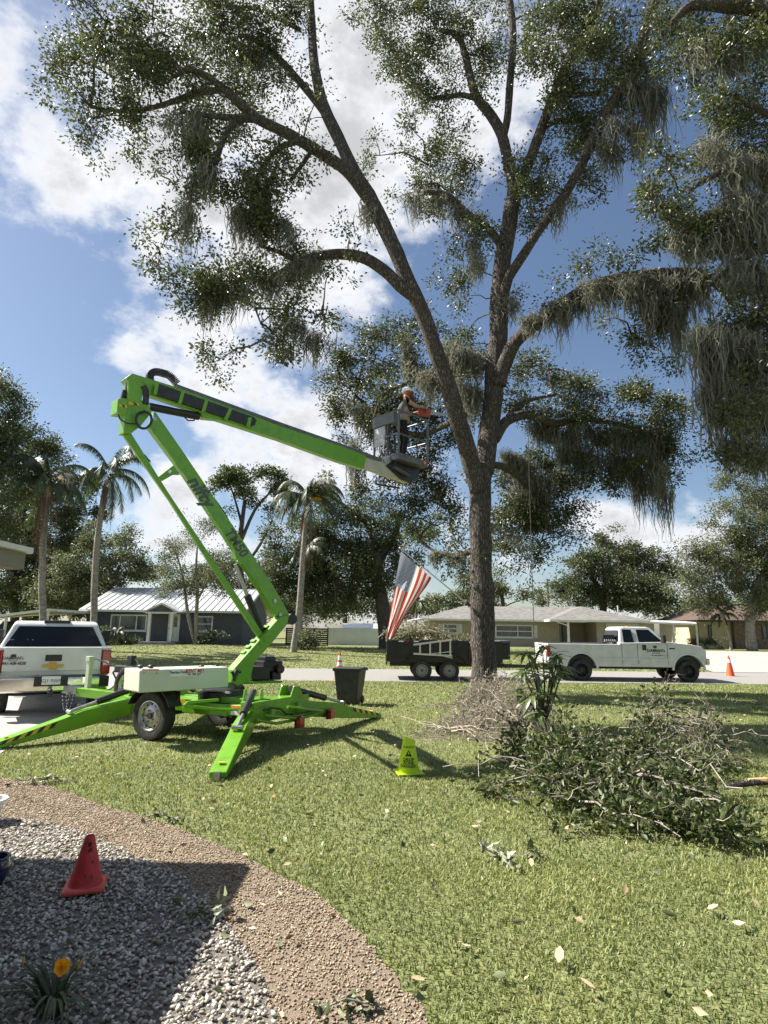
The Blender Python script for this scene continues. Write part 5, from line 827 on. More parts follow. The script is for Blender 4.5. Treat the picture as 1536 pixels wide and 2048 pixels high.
ub = plate('upper_boom', [(264, 746), (354, 774), (560, 851), (680, 891), (733, 911), (728, 938), (680, 923), (560, 879), (437, 839), (408, 836), (400, 824), (291, 787), (272, 768)], .12, .15, green_paint)
b = MB(); b.prism([bp(354, 768, .06), bp(560, 844, .06), bp(680, 886, .06), bp(764, 917, .06), bp(763, 922, .06), bp(680, 892, .06), bp(560, 851, .06), bp(354, 775, .06)], -N_*.12); b.build('cable_tray', grey_metal, ub, world=True)
plate('chain_panel', [(317, 767), (508, 834), (513, 840), (510, 850), (502, 852), (310, 788), (311, 775)], .17, .045, black_plastic, ub, .004)
for x0, y0, x1, y1 in ((314, 766, 310, 788), (366, 782, 359, 807), (413, 800, 406, 824), (461, 817, 451, 839), (500, 834, 496, 852)): plate('strap', [(x0-3, y0), (x0+4, y0+1), (x1+4, y1+1), (x1-3, y1)], .185, .02, green_paint, ub, .002)
path = ribbon([bp(x, y, .0) for x, y in ((305, 772), (300, 762), (300, 750), (306, 745), (316, 744), (327, 747), (337, 750), (346, 758), (354, 768))], 4); b = MB()
for i in range(len(path)-1): b.bar(path[i], path[i]+(path[i+1]-path[i])*.82, .11, .075, up=N_)
b.build('cable_chain', black_plastic, ub, world=True)
b = MB(); b.tube([bp(297, 813, .06), bp(397, 833, .06)], .065, 12); b.build('boom_cylinder', black_paint, lift, world=True, smooth=True, auto=40); MB().tube([bp(397, 833, .06), bp(412, 836, .06)], .03, 8).build('piston_rod', steel, lift, world=True); MB().tube([bp(x, y, .14) for x, y in ((369, 834), (376, 841), (388, 841), (391, 835))], .012, 6).build('hydraulic_hose', black_plastic, lift, world=True)
b = MB(); b.tube([bp(494, 1190, .02), bp(524, 1262, .02)], .062, 12); b.build('lift_cylinder', black_paint, lift, world=True, smooth=True, auto=40); MB().tube([bp(471, 1128, .02), bp(495, 1192, .02)], .035, 10).build('piston_rod', steel, lift, world=True)
tele = plate('telescopic_boom', [(731, 915), (766, 925), (800, 945), (819, 957), (815, 966), (775, 952), (727, 935)], .09, .12, mat('cream boom', (.50, .48, .38), .5, col2=(.42, .40, .32), scale=4))
# basket
Q = bp(797, 917, .38); bu, bn, bz_ = U_, -N_, np.array([0, 0, 1.]); BW_, BD_ = .98, .76
bask = thing_child('basket', lift, (0, 0, 0)); ROOTM[bask.name] = ROOTM[lift.name]
def bq(a, c, z): return Q+bu*a+bn*c+bz_*z
b = MB(); b.prism([bq(0, 0, 0), bq(BW_, 0, 0), bq(BW_, BD_, 0), bq(0, BD_, 0)], (0, 0, .15)); b.build('tray', grey_metal, bask, world=True, bevel=.01)
for a, c in ((0, 0), (BW_, 0), (BW_, BD_), (0, BD_), (.04, .38)): MB().tube([bq(a, c, .1), bq(a, c, 1.12)], .026, 8).build('post', grey_metal, bask, world=True)
for z, pts in ((1.12, [(0, 0), (BW_, 0), (BW_, BD_), (0, BD_), (0, 0)]), (.58, [(0, 0), (BW_, 0), (BW_, BD_), (0, BD_), (0, 0)])):
    for i in range(4): MB().tube([bq(*pts[i], z), bq(*pts[i+1], z)], .022, 8).build('rail', grey_metal, bask, world=True)
b = MB(); b.prism([bq(-.04, .12, .86), bq(.12, .12, .86), bq(.12, BD_+.05, .86), bq(-.04, BD_+.05, .86)], (0, 0, .24)); b.build('control_box', grey_metal, bask, world=True, bevel=.01); b = MB(); b.prism([bq(-.02, .42, .40), bq(.02, .42, .40), bq(.02, BD_, .40), bq(-.02, BD_, .40)], (0, 0, .44)); b.build('manual_box', mat('pale grey', (.36, .38, .39), .5), bask, world=True, bevel=.006)
b = MB(); b.tube([bq(.05, .32, .9), bq(.02, .34, .6), bq(.06, .30, .3), bq(.10, .2, .0), bq(.15, .3, -.2)], .035, 8); b.tube([bq(.06, .22, .75), bq(.10, .2, .4), bq(.12, .22, .05), bq(.2, .3, -.15)], .025, 8); b.tube([bq(.05, .42, .85), bq(.10, .45, .5), bq(.1, .4, .15), bq(.18, .36, -.1)], .02, 8); b.build('hydraulic_hose', black_plastic, bask, world=True)
q = bq(BW_-.12, 0, .08)+N_*.003; MB().cyl(tuple(q), tuple(q+N_*.015), .04, 14).build('reflector', orange_lens, bask, world=True)
b = MB(); b.prism([bp(768, 917, .12), bp(785, 909, .12), bp(790, 922, .12), bp(775, 932, .12)], -N_*.24); b.build('knuckle_cover', MATS['pale grey'], bask, world=True, bevel=.02)
b = MB(); b.prism([bp(775, 930, .16), bp(790, 918, .16), bp(812, 920, .16), bp(842, 930, .16), bp(838, 955, .16), bp(822, 965, .16), bp(805, 958, .16)], -N_*.3); b.build('basket_pivot', black_paint, bask, world=True, bevel=.02)
b = MB(); b.bar(bp(786, 935, .18), bp(816, 953, .18), .02, .2, up=N_); b.build('pivot_guard', grey_metal, bask, world=True, bevel=.008)
MB().tube([bp(752, 968, .2), bp(797, 976, .2)], .022, 8).build('step_bar', black_plastic, bask, world=True); MB().tube([bp(752, 960, .1), bp(752, 968, .2)], .02, 6).build('step_bar', black_plastic, bask, world=True)
# ================================================================ WORKER + CHAINSAW
skin_m = mat('skin', (.36, .19, .125), .6); shirt_m = mat('grey shirt', (.10, .10, .095), .9, col2=(.14, .13, .12), scale=9); pants_m = mat('black trousers', (.012, .012, .013), .9); shirt_l = mat('tan shirt panel', (.30, .245, .20), .9)
feet = bq(.52, .40, .15); fd = PL(893, 806, T+N_*.1, N_); wk_dir = np.array([.95, .31, 0]); wk_dir /= np.linalg.norm(wk_dir); wy = math.atan2(wk_dir[1], wk_dir[0])
man = thing('person', 'worker in white helmet and gray shirt sawing from the lift basket', 'person', tuple(feet), wy)
# local: x forward, y left
J = {'pel': (0, 0, .92), 'sp': (.0, 0, 1.08), 'ch': (.05, 0, 1.28), 'ne': (.09, 0, 1.45), 'hd0': (.12, 0, 1.55), 'hd': (.14, 0, 1.64),
     'lhip': (0, .10, .88), 'lkn': (.05, .12, .48), 'lan': (-.02, .13, .08), 'lto': (.13, .14, .04), 'rhip': (0, -.10, .88), 'rkn': (.06, -.13, .48), 'ran': (0, -.14, .08), 'rto': (.15, -.16, .04),
     'lsh': (.06, .19, 1.40), 'lel': (.30, .24, 1.22), 'lwr': (.50, .08, 1.27), 'rsh': (.05, -.19, 1.40), 'rel': (.22, -.30, 1.24), 'rwr': (.42, -.14, 1.30)}
Rr = {'pel': .15, 'sp': .145, 'ch': .165, 'ne': .06, 'hd0': .075, 'hd': .095, 'lhip': .095, 'rhip': .095, 'lkn': .068, 'rkn': .068, 'lan': .05, 'ran': .05, 'lto': .045, 'rto': .045, 'lsh': .072, 'rsh': .072, 'lel': .047, 'rel': .047, 'lwr': .034, 'rwr': .034}
Ed = [('pel', 'sp'), ('sp', 'ch'), ('ch', 'ne'), ('ne', 'hd0'), ('hd0', 'hd'), ('pel', 'lhip'), ('lhip', 'lkn'), ('lkn', 'lan'), ('lan', 'lto'), ('pel', 'rhip'), ('rhip', 'rkn'), ('rkn', 'ran'), ('ran', 'rto'), ('ch', 'lsh'), ('lsh', 'lel'), ('lel', 'lwr'), ('ch', 'rsh'), ('rsh', 'rel'), ('rel', 'rwr')]
for s, w_ in (('l', np.array(J['lwr'])), ('r', np.array(J['rwr']))):
    J[s+'pa'] = tuple(w_+np.array([.06, 0, -.01])); Rr[s+'pa'] = .033; Ed.append((s+'wr', s+'pa'))
    for k in range(4):
        a = w_+np.array([.10, -.030+.02*k, -.005]); c = a+np.array([.03, 0, -.035+.004*k]); J[f'{s}f{k}'] = tuple(a); J[f'{s}g{k}'] = tuple(c); Rr[f'{s}f{k}'] = .0095; Rr[f'{s}g{k}'] = .0085; Ed += [(s+'pa', f'{s}f{k}'), (f'{s}f{k}', f'{s}g{k}')]
    sg = -1 if s == 'l' else 1; J[s+'th'] = tuple(w_+np.array([.06, sg*.045, .02])); Rr[s+'th'] = .010; Ed.append((s+'pa', s+'th'))
kk = list(J); me = bpy.data.meshes.new('body'); me.from_pydata([J[k] for k in kk], [(kk.index(a), kk.index(c)) for a, c in Ed], []); tmp = bpy.data.objects.new('tmp', me); COL.objects.link(tmp)
md = tmp.modifiers.new('s', 'SKIN'); md.use_smooth_shade = True; tmp.modifiers.new('d', 'SUBSURF').levels = 2
for i, k in enumerate(kk): me.skin_vertices[0].data[i].radius = (Rr[k], Rr[k]*(1.25 if k in ('ch', 'sp', 'pel') and False else 1)); me.skin_vertices[0].data[i].use_root = (k == 'pel')
dg = bpy.context.evaluated_depsgraph_get(); dg.update(); bm_ = bpy.data.meshes.new_from_object(tmp.evaluated_get(dg)); bpy.data.objects.remove(tmp)
for q in (skin_m, shirt_m, pants_m, shirt_l): 
    bm_.materials.append(q)
for p in bm_.polygons:
    c = p.center; mi = 0
    if c.z < 1.0: mi = 2
    elif c.z < 1.46 and (abs(c.y) < .26 and c.x < .24): mi = 1
    if mi == 1 and c.z < 1.24 and c.x > -.02: mi = 3
    p.material_index = mi; p.use_smooth = True
bo = bpy.data.objects.new('body', bm_); COL.objects.link(bo); bo.parent = man; bo.name = 'body'
b = MB(); b.lathe([(.185, .92), (.19, .99), (.175, 1.06)], 16); b.build('shirt_hem', shirt_l, man, smooth=True)
b = MB(); b.ball((.13, 0, 1.70), (.128, .115, .105), 16, 10); b.v = [(x, y, max(z, 1.675)) for x, y, z in b.v]; b.lathe([(.12, 1.672), (.155, 1.668), (.158, 1.676), (.12, 1.684)], 20, c=(.155, 0, 0)); b.build('helmet', mat('helmet white', (.78, .77, .74), .35, coat=.3), man, smooth=True)
earm = mat('ear muff red', (.42, .03, .025), .45)
for y in (-.105, .105): MB().lathe([(.045, -.022), (.05, 0), (.035, .022)], 14, c=(.12, y, 1.615), axis='y').build('ear_muff', earm, man, smooth=True)
b = MB(); ang = np.linspace(-1.1, 1.1, 9); b.add([(.13+.155*math.cos(a), .145*math.sin(a), z) for z in (1.50, 1.665) for a in ang], [(i, i+1, i+10, i+9) for i in range(8)]); b.build('face_shield', mat('mesh visor', (.12, .02, .02), .6), man)
b = MB(); b.ball((.235, 0, 1.605), (.022, .018, .028), 8, 6); b.build('nose', skin_m, man); b = MB(); b.ball((.222, .035, 1.635), .012, 8, 6); b.ball((.222, -.035, 1.635), .012, 8, 6); b.build('eyes', decal_black, man); b = MB(); b.box((.225, 0, 1.563), (.02, .05, .010)); b.build('mouth', mat('lips', (.28, .1, .08), .6), man)
for y in (.14, -.16): 
    b = MB(); b.ball((.06, y-.0, .05), (.15, .055, .055), 12, 6); b.v = [(x, yy, max(z, .0)) for x, yy, z in b.v]; b.build('boot', black_plastic, man, smooth=True)
b = MB(); b.lathe([(.165, .93), (.172, .95), (.165, .97)], 18); b.build('belt', black_plastic, man)
saw = thing('chainsaw', 'orange chainsaw with steel bar held against the oak leader', 'chainsaw', tuple(np.array(feet)+wk_dir*.5+np.array([0, 0, 1.22])), wy)
b = MB(); b.box((.06, 0, 0), (.30, .12, .16)); b.box((.13, .0, .07), (.14, .13, .08)); b.build('engine_body', mat('saw orange', (.42, .07, .03), .5, col2=(.25, .045, .025), scale=25), saw, bevel=.02); b = MB(); b.tube([(-.08, 0, .06), (-.22, 0, .05), (-.26, 0, -.02), (-.2, 0, -.07), (-.08, 0, -.06)], .018, 8); b.build('rear_handle', black_plastic, saw); MB().tube([(.05, -.10, -.05), (.04, -.11, .10), (.04, 0, .14), (.04, .11, .10), (.05, .10, -.05)], .014, 8).build('front_handle', black_plastic, saw)
b = MB(); b.prism([(.2, -.05, .045), (.62, -.05, .04), (.66, -.05, 0), (.62, -.05, -.04), (.2, -.05, -.045)], (0, .008, 0)); b.build('guide_bar', mat('bar grey', (.33, .33, .33), .45, .6), saw)
# ================================================================ TRUCKS
def arch(cx, cz, r, z0, n=12, rev=False):
    a0 = math.asin(max(-1, min(1, (z0-cz)/r))); pts = [(cx+r*math.cos(a0+(math.pi-2*a0)*i/n), cz+r*math.sin(a0+(math.pi-2*a0)*i/n)) for i in range(n+1)]; return pts if rev else pts[::-1]
def pickup(name, label, loc, rz, p):
    t = thing(name, label, 'pickup truck', loc, rz); HW = p['hw']; wb = p['wb']; bz0, bt = p['zb'], p['bt']; rear = -p['ro']; fr = wb+p['fo']; ra = p['ra']; wr = p['wr']
    side = [(rear, bz0+.08), *arch(0, p['az'], ra, bz0, rev=False)[0:0]]
    prof = [(rear+.02, bz0+.10)]+arch(0, p['az'], ra, bz0)+arch(wb, p['az'], ra, bz0)+[(fr-.06, bz0+.12), (fr, bz0+.35), (fr-.03, p['hoodz']-.16), (fr-.16, p['hoodz']-.03), (fr-.5, p['hoodz']+.03), (p['cw'], p['cowl']), (p['c0'], p['belt']), (p['c0']-.02, bt), (rear, bt)]
    b = MB(); b.prism([(x, -HW, z) for x, z in prof], (0, 2*HW, 0)); b.build('body', white_paint, t, bevel=.05, segs=3)
    b = MB()                                       # dark wheel wells
    for cx in (0, wb): MB().box((cx, 0, p['az']+ra*.48), (2*ra*.90, 2*HW-.34, ra*.82)).build('wheel_well', black_plastic, t)
    pass
    for cx in (0, wb):
        for sg in (-1, 1):
            b = MB(); o_ = [(cx+(ra+.075)*math.cos(a), sg*(HW+.012), p['az']+(ra+.075)*math.sin(a)) for a in np.linspace(.0, math.pi, 15)]; i_ = [(cx+ra*math.cos(a), sg*(HW+.022), p['az']+ra*math.sin(a)) for a in np.linspace(.0, math.pi, 15)]; l_ = [(cx+ra*math.cos(a), sg*(HW-.05), p['az']+ra*math.sin(a)) for a in np.linspace(0, math.pi, 15)]; w_ = [(x_, sg*(HW-.01), z_) for x_, _, z_ in o_]
            b.add(w_+o_+i_+l_, [(k*15+j, k*15+j+1, (k+1)*15+j+1, (k+1)*15+j) for k in range(3) for j in range(14)]); b.build('fender_flare', white_paint, t, smooth=True, auto=45)
    # cab
    c0, c1, w0, w1, rfz, cw, belt = p['c0'], p['r0'], p['r1'], p['cw'], p['roof'], p['cowl'], p['belt']
    hb, ht = HW-.05, HW-.24; rows = [(c0, belt-.03, hb), (w1, cw-.02, hb), (c1, rfz-.07, ht), (w0, rfz-.05, ht)]
    v = []
    for sg in (-1, 1): v += [(c0, sg*hb, belt-.04), (w1, sg*hb, cw-.04), (w0+.03, sg*ht, rfz-.05), (w0-.12, sg*(ht-.05), rfz), (c1+.12, sg*(ht-.05), rfz), (c1, sg*ht, rfz-.06)]
    b = MB(); b.add(v, [(0, 1, 2, 3, 4, 5), (11, 10, 9, 8, 7, 6), (0, 6, 7, 1), (1, 7, 8, 2), (2, 8, 9, 3), (3, 9, 10, 4), (4, 10, 11, 5), (5, 11, 6, 0)]); b.build('cab', white_paint, t, bevel=.045, segs=3)
    def spt(x, z, sg, e=.006):
        k = (z-belt)/(rfz-.05-belt); return (x, sg*(hb+(ht-hb)*k+e), z)
    for sg in (-1, 1):
        for nm, poly in p['wins']:
            b = MB(); b.add([spt(x, z, sg) for x, z in poly], [tuple(range(len(poly)))]); b.build('side_window', glass_dark, t)
            bb = MB(); n_ = len(poly)
            for i in range(n_): bb.bar(spt(*poly[i], sg), spt(*poly[(i+1) % n_], sg), .025, .012, up=(0, 1, 0))
            bb.build('window_seal', black_plastic, t)
        for x in p['seams']: 
            b = MB(); b.box((x, sg*(HW+.001), (bz0+belt)/2+.05), (.014, .012, belt-bz0-.12)); b.build('door_gap', decal_black, t)
        b = MB(); b.box(((ra+wb-ra)/2, sg*(HW+.012), p['az']+.40), (wb-2*ra-.25, .03, .055)); b.build('side_moulding', white_paint, t, bevel=.01)
        if p.get('handle'): MB().box((p['handle'], sg*(HW+.015), belt-.16), (.14, .03, .20)).build('door_handle', black_plastic, t)
        b = MB(); q = p['mir']; b.box((q[0], sg*(HW+.18), q[1]), (.12, .2, .30)); b.bar((q[0], sg*(HW-.05), q[1]-.08), (q[0], sg*(HW+.12), q[1]-.05), .05, .05); b.build('mirror', black_plastic, t, bevel=.02)
        b = MB(); b.box((fr-.03, sg*(HW-.2), p['hoodz']-.25), (.10, .32, .22)); b.build('headlight', clear_lens, t, bevel=.02)
        b = MB(); b.box((rear+.05, sg*(HW-.075), p['tz']), (.13, .165, p['th'])); tl = b.build('tail_light', red_lens, t, bevel=.02); MB().box((rear-.0195, sg*(HW-.075), p['tz']-.02), (.012, .10, .09)).build('reverse_lens', clear_lens, tl)
    b = MB(); b.add([(w0+.045, -ht+.06, rfz-.09), (w0+.045, ht-.06, rfz-.09), (w1+.02, hb-.07, cw+.03), (w1+.02, -hb+.07, cw+.03)], [(0, 1, 2, 3)]); b.build('windscreen', glass_dark, t); e = np.array([0, 0, .0])
    b = MB(); b.add([(c1-.045, -ht+.1, rfz-.14), (c1-.045, ht-.1, rfz-.14), (c0-.012, hb-.14, belt+.06), (c0-.012, -hb+.14, belt+.06)], [(0, 1, 2, 3)]); b.build('rear_window', glass_dark, t)
    b = MB(); b.box((fr+.06, 0, bz0+.22), (.16, 2*HW-.06, .24)); b.build('front_bumper', chrome, t, bevel=.04); b = MB(); b.box((fr+.005, 0, p['hoodz']-.28), (.06, HW*1.1, .26)); b.build('grille', dark_metal, t)
    b = MB(); b.box((rear-.07, 0, bz0-.06), (.18, 2*HW-.04, .26)); rb_ = b.build('rear_bumper', chrome, t, bevel=.03); b = MB(); b.box((rear-.168, 0, bz0+.0), (.02, .56, .17)); b.build('bumper_step', black_plastic, rb_); b = MB(); 
    for sg in (-1, 1): b.box((rear-.08, sg*(HW-.09), bz0-.02), (.20, .17, .19))
    b.build('bumper_end', black_plastic, rb_); b = MB(); b.box((rear-.19, 0, bz0+.02), (.012, .31, .15)); b.build('licence_plate', decal_white, rb_); text('plate_number', 'GJ1 9WP', .085, decal_grey, rb_, (rear-.198, 0, bz0+.01), (0, -1, 0), (0, 0, 1))
    b = MB(); b.box((rear+.6, 0, bt-.30), (.5, .3, .02)); b.box((rear+1.2, 0, bz0-.05), (1.6, .9, .1)); b.box((wb*.5, 0, bz0-.06), (wb-.8, .8, .10)); b.build('underbody', black_plastic, t)
    b = MB(); b.box((rear-.012, 0, (bz0+.13+bt-.01)/2+.03), (.03, 2*(HW-.17), bt-bz0-.19)); tg = b.build('tailgate', white_paint, t, bevel=.012)
    for sg in (-1, 1): MB().box((rear-.004, sg*(HW-.165), (bz0+bt)/2+.06), (.02, .012, bt-bz0-.2)).build('tailgate_gap', decal_black, tg)
    b = MB(); b.box((rear-.03, 0, bt-.20), (.022, .28, .12)); b.build('tailgate_handle', black_plastic, tg, bevel=.015)
    for cx in (0, wb):
        for sg in (-1, 1): wheel(t, (cx, sg*(HW-.14), wr), wr, p['ww'], rimmat=p['rim'], rr=p['rr'], holes=p['holes'], side=sg)
    for cx in (0, wb): MB().cyl((cx, -HW+.2, wr), (cx, HW-.2, wr), .07, 10).build('axle', dark_metal, t)
    return t
black_rim = mat('black rim', (.018, .018, .02), .35, .5)
pk1 = pickup('pickup_truck', 'white extended cab pickup on lifted black wheels parked at the road', (7.6, 24.5, -.10), .0, dict(hw=1.0, wb=4.08, zb=.54, bt=1.38, ro=1.28, fo=.70, ra=.57, az=.44, wr=.40, ww=.29, hoodz=1.36, cw=3.36, cowl=1.49, belt=1.43, c0=1.50, r0=1.62, r1=2.78, roof=2.05, tz=1.1, th=.42, rim=black_rim, rr=.60, holes=8,
    wins=[('rear', [(1.68, 1.46), (2.06, 1.46), (2.02, 1.93), (1.70, 1.93)]), ('front', [(2.26, 1.47), (3.14, 1.50), (2.98, 1.66), (2.70, 1.93), (2.24, 1.93)])], seams=(1.56, 2.16, 3.30), handle=2.42, mir=(3.10, 1.60)))
b = MB(); b.ball((2.83, -1.004, 1.30), (.08, .006, .045), 12, 6); b.box((2.83, -1.006, 1.245), (.025, .004, .05)); b.build('tree_logo', decal_black, pk1)
text('lettering', "DAMIAN's", .155, decal_black, pk1, (2.86, -1.008, 1.155), (1, 0, 0), (0, 0, 1), bold=.004); text('lettering', '- TREE CARE -', .065, decal_black, pk1, (2.86, -1.008, 1.06), (1, 0, 0), (0, 0, 1)); text('lettering', '941-408-4528', .07, decal_black, pk1, (2.86, -1.008, .975), (1, 0, 0), (0, 0, 1), bold=.001)
b = MB(); b.box((3.48, -1.004, 1.24), (.22, .012, .05)); b.build('fender_vent', decal_black, pk1); text('lettering', 'POWER STROKE', .045, decal_grey, pk1, (3.18, -1.008, .97), (1, 0, 0), (0, 0, 1))
b = MB(); b.box((-1.0+.0, 0, 1.40), (.5, 1.9, .02)); b.box((.2, 0, 1.39), (2.5, 1.86, .03)); b.build('bed_liner', black_plastic, pk1)
MB().tube([(4.2, -.35, 1.42), (4.2, -.35, 1.41)], .02).build('washer_jet', black_plastic, pk1); b = MB(); b.cyl((2.2, 0, 2.06), (2.2, 0, 2.09), .05); b.build('roof_light', orange_lens, pk1)
tbx = thing('tool_crate', 'black milk crate of tools riding in the white pickup bed', 'crate', (8.85, 24.05, 1.31)); b = MB(); b.box((0, 0, .08), (.55, .4, .14)); b.box((-.02, 0, .24), (.46, .34, .16)); b.build('crate', black_plastic, tbx, bevel=.01); b = MB()
for i in range(6): b.cyl((-.2+.08*i, -.21, .05), (-.2+.08*i, -.21, .14), .025, 8)
b.build('bottles', mat('bottle white', (.5, .5, .52), .4), tbx)
RH = math.atan2(.88, -.48); rc = np.array([-6.23, 11.72, 0.]); org = rc+np.array([-.48, .88, 0])*1.22
pk2 = pickup('pickup_truck', 'white pickup with dark rear glass backed up to the green lift', tuple(org), RH, dict(hw=.99, wb=3.65, zb=.68, bt=1.30, ro=1.2, fo=.95, ra=.50, az=.42, wr=.395, ww=.27, hoodz=1.22, cw=3.2, cowl=1.38, belt=1.28, c0=-1.02, r0=-.78, r1=2.35, roof=1.79, tz=1.02, th=.46, rim=steel, rr=.62, holes=6,
    wins=[('rear', [(-.7, 1.33), (.9, 1.33), (.9, 1.68), (-.55, 1.68)]), ('mid', [(1.05, 1.33), (1.8, 1.33), (1.8, 1.68), (1.05, 1.68)]), ('front', [(1.95, 1.34), (2.85, 1.36), (2.35, 1.68), (1.95, 1.68)])], seams=(.95, 1.9, 2.95), mir=(2.8, 1.45)))
e_ = -1.2-.03
b = MB(); b.add([(-1.035, .83, 1.31), (-1.035, -.83, 1.31), (-.815, -.64, 1.685), (-.815, .64, 1.685)], [(0, 1, 2, 3)]); b.build('rear_glass', glass_dark, pk2)
b = MB(); b.box((-.70, 0, 1.77), (.10, .46, .07)); b.build('brake_light', black_plastic, pk2, bevel=.015)
xl, yl = (0, -1, 0), (.24, 0, .385)
text('lettering', 'Treelife', .15, decal_white, pk2, (-1.00, .58, 1.385), xl, yl, shear=.35)
gold = mat('emblem gold', (.55, .34, .08), .35, .4); b = MB(); cz, ex = .955, e_-.006
b.prism([(ex, y, z+cz) for y, z in ((.19, -.025), (.065, -.025), (.055, -.065), (-.075, -.065), (-.065, -.025), (-.17, -.025), (-.19, .025), (-.065, .025), (-.055, .065), (.075, .065), (.065, .025), (.17, .025))], (-.008, 0, 0)); b.build('emblem', gold, pk2)
text('lettering', 'SILVERADO', .062, mat('chrome grey', (.42, .41, .39), .4, .5), pk2, (ex-.002, .57, .735), xl, (0, 0, 1), xs=1.5, bold=.002); text('lettering', 'LT', .05, MATS['chrome grey'], pk2, (ex-.002, -.68, .735), xl, (0, 0, 1))
b = MB(); b.ball((ex-.002, .66, 1.145), (.003, .05, .028), 10, 6); b.build('tree_logo', decal_black, pk2); text('lettering', "DAMIAN's", .075, decal_black, pk2, (ex-.003, .66, 1.10), xl, (0, 0, 1), bold=.001); text('lettering', 'TREE CARE', .03, decal_black, pk2, (ex-.003, .66, 1.055), xl, (0, 0, 1)); text('lettering', '941-408-4528', .075, decal_black, pk2, (ex-.003, .64, 1.005), xl, (0, 0, 1), shear=.2, bold=.0015, xs=.9)
b = MB(); b.box((-1.55, 0, .48), (.45, .08, .08)); b.ball((-1.76, 0, .55), .035, 10, 6); b.build('tow_hitch', black_plastic, pk2)
# ================================================================ DUMP TRAILER
dt = thing('dump_trailer', 'black tandem axle dump trailer heaped with cut brush at road', 'trailer', (2.45, 23.75, -.10)); TW = .95
b = MB()
for sg in (-1, 1): b.prism([(-2.25, sg*TW-.03, .66), (-2.28, sg*TW-.03, 1.42), (1.95, sg*TW-.03, 1.42), (1.95, sg*TW-.03, .66)], (0, .06, 0))
b.box((-.15, 0, .68), (4.15, 1.85, .06)); b.box((1.98, 0, 1.04), (.06, 1.9, .76)); b.box((-2.25, 0, 1.04), (.06, 1.9, .76)); b.build('dump_box', black_paint, dt)
b = MB()
for sg in (-1, 1):
    for x in np.linspace(-2.0, 1.7, 9): b.box((x, sg*(TW+.05), 1.02), (.06, .05, .68))
    b.box((-.15, sg*(TW+.055), 1.40), (4.25, .07, .08))
b.build('rib', black_paint, dt, bevel=.008)
b = MB(); 
for sg in (-1, 1): b.box((0, sg*.4, .55), (4.3, .1, .14))
b.box((2.6, 0, .5), (1.4, .12, .12)); b.bar((1.9, .4, .52), (3.0, 0, .5), .1, .12); b.bar((1.9, -.4, .52), (3.0, 0, .5), .1, .12); b.build('frame', black_paint, dt)
b = MB(); b.box((2.18, 0, 1.08), (.36, 1.3, .62)); b.build('pump_box', black_paint, dt, bevel=.02); MB().box((2.18, 0, 1.42), (.4, 1.34, .08)).build('box_lid', grey_metal, dt)
for x in (-.98, .03):
    for sg in (-1, 1): wheel(dt, (x, sg*(TW-.02), .36), .36, .22, rimmat=mat('grey rim', (.30, .29, .27), .5, .3), rr=.60, holes=8, side=sg)
for sg in (-1, 1):
    b = MB(); pl = [(-1.62, .60), (-1.40, .86), (-1.28, .92), (.34, .92), (.46, .86), (.68, .60)]
    for i in range(len(pl)-1): b.prism([(pl[i][0], sg*(TW-.12), pl[i][1]), (pl[i+1][0], sg*(TW-.12), pl[i+1][1]), (pl[i+1][0], sg*(TW-.12), pl[i+1][1]+.025), (pl[i][0], sg*(TW-.12), pl[i][1]+.025)], (0, sg*.30, 0))
    b.build('mudguard', black_paint, dt)
for x, m_ in ((-1.75, decal_white), (-1.55, red_lens), (-1.2, decal_white), (-.2, red_lens), (.85, decal_white), (1.0, red_lens)): MB().box((x, -TW-.093, 1.40), (.18, .006, .045)).build('reflector', m_, dt)
MB().box((-2.3, -.75, .80), (.04, .12, .2)).build('tail_light', red_lens, dt); MB().box((-2.28, 0, .60), (.06, 1.8, .1)).build('rear_bar', black_paint, dt)
ld = thing('ladder', 'short aluminium ladder strapped along the dump trailer side', 'ladder', (1.95, 22.58, .80)); alu = mat('aluminium', (.62, .61, .57), .4, .6)
for za, zb, dy in ((.06, .0, 0), (.38, .58, 0.0)): 
    b = MB(); b.bar((-.80, dy, za), (.62, dy, zb), .03, .06); b.build('rail', alu, ld, bevel=.004)
for i in range(4):
    x = -.56+.37*i; k = (x+.80)/1.42; b = MB(); b.box((x, 0, (.06*(1-k)+.38*(1-k)+.58*k)/2), (.055, .035, .38*(1-k)+.58*k-.06*(1-k))); b.build('rung', alu, ld)
b = MB(); b.bar((.1, -.02, .04), (.62, -.02, -.08), .03, .03); b.bar((-.3, -.02, .05), (.6, -.02, .16), .025, .025); b.build('brace', alu, ld)
dry = mat('cut leaves', (.09, .10, .045), .7, col2=(.36, .33, .19), attr='rnd', trans=.2)
ldp = thing('brush_load', 'heap of cut branches and pale leaves in the trailer', 'brush pile', (1.3, 23.7, 1.25)); B = [(.9, 23.7, 1.5, .7, .6, .28, 1.2), (1.6, 23.6, 1.55, .7, .6, .32, 1.3), (2.3, 23.7, 1.5, .6, .6, .25, 1.1), (.5, 23.6, 1.62, .35, .4, .35, .7), (1.2, 23.6, 1.75, .5, .4, .2, .8), (2.9, 23.7, 1.4, .5, .5, .15, .8)]
V, Fc, A, CC = blobleaves(B, .10, cover=1.2, csig=.12, per=14); f_ = npmesh('foliage', V, Fc, dry, ldp, attr=A); f_['kind'] = 'stuff'; b = MB()
for i in range(40): c = CC[rng.integers(len(CC))]; twig(b, c+rng.normal(0, .35, 3)*np.array([1, .6, .3]), c+rng.normal(0, .2, 3)+np.array([0, 0, .1]), .018, 4)
b.build('branches', bark_grey, ldp, world=True)['kind'] = 'stuff'
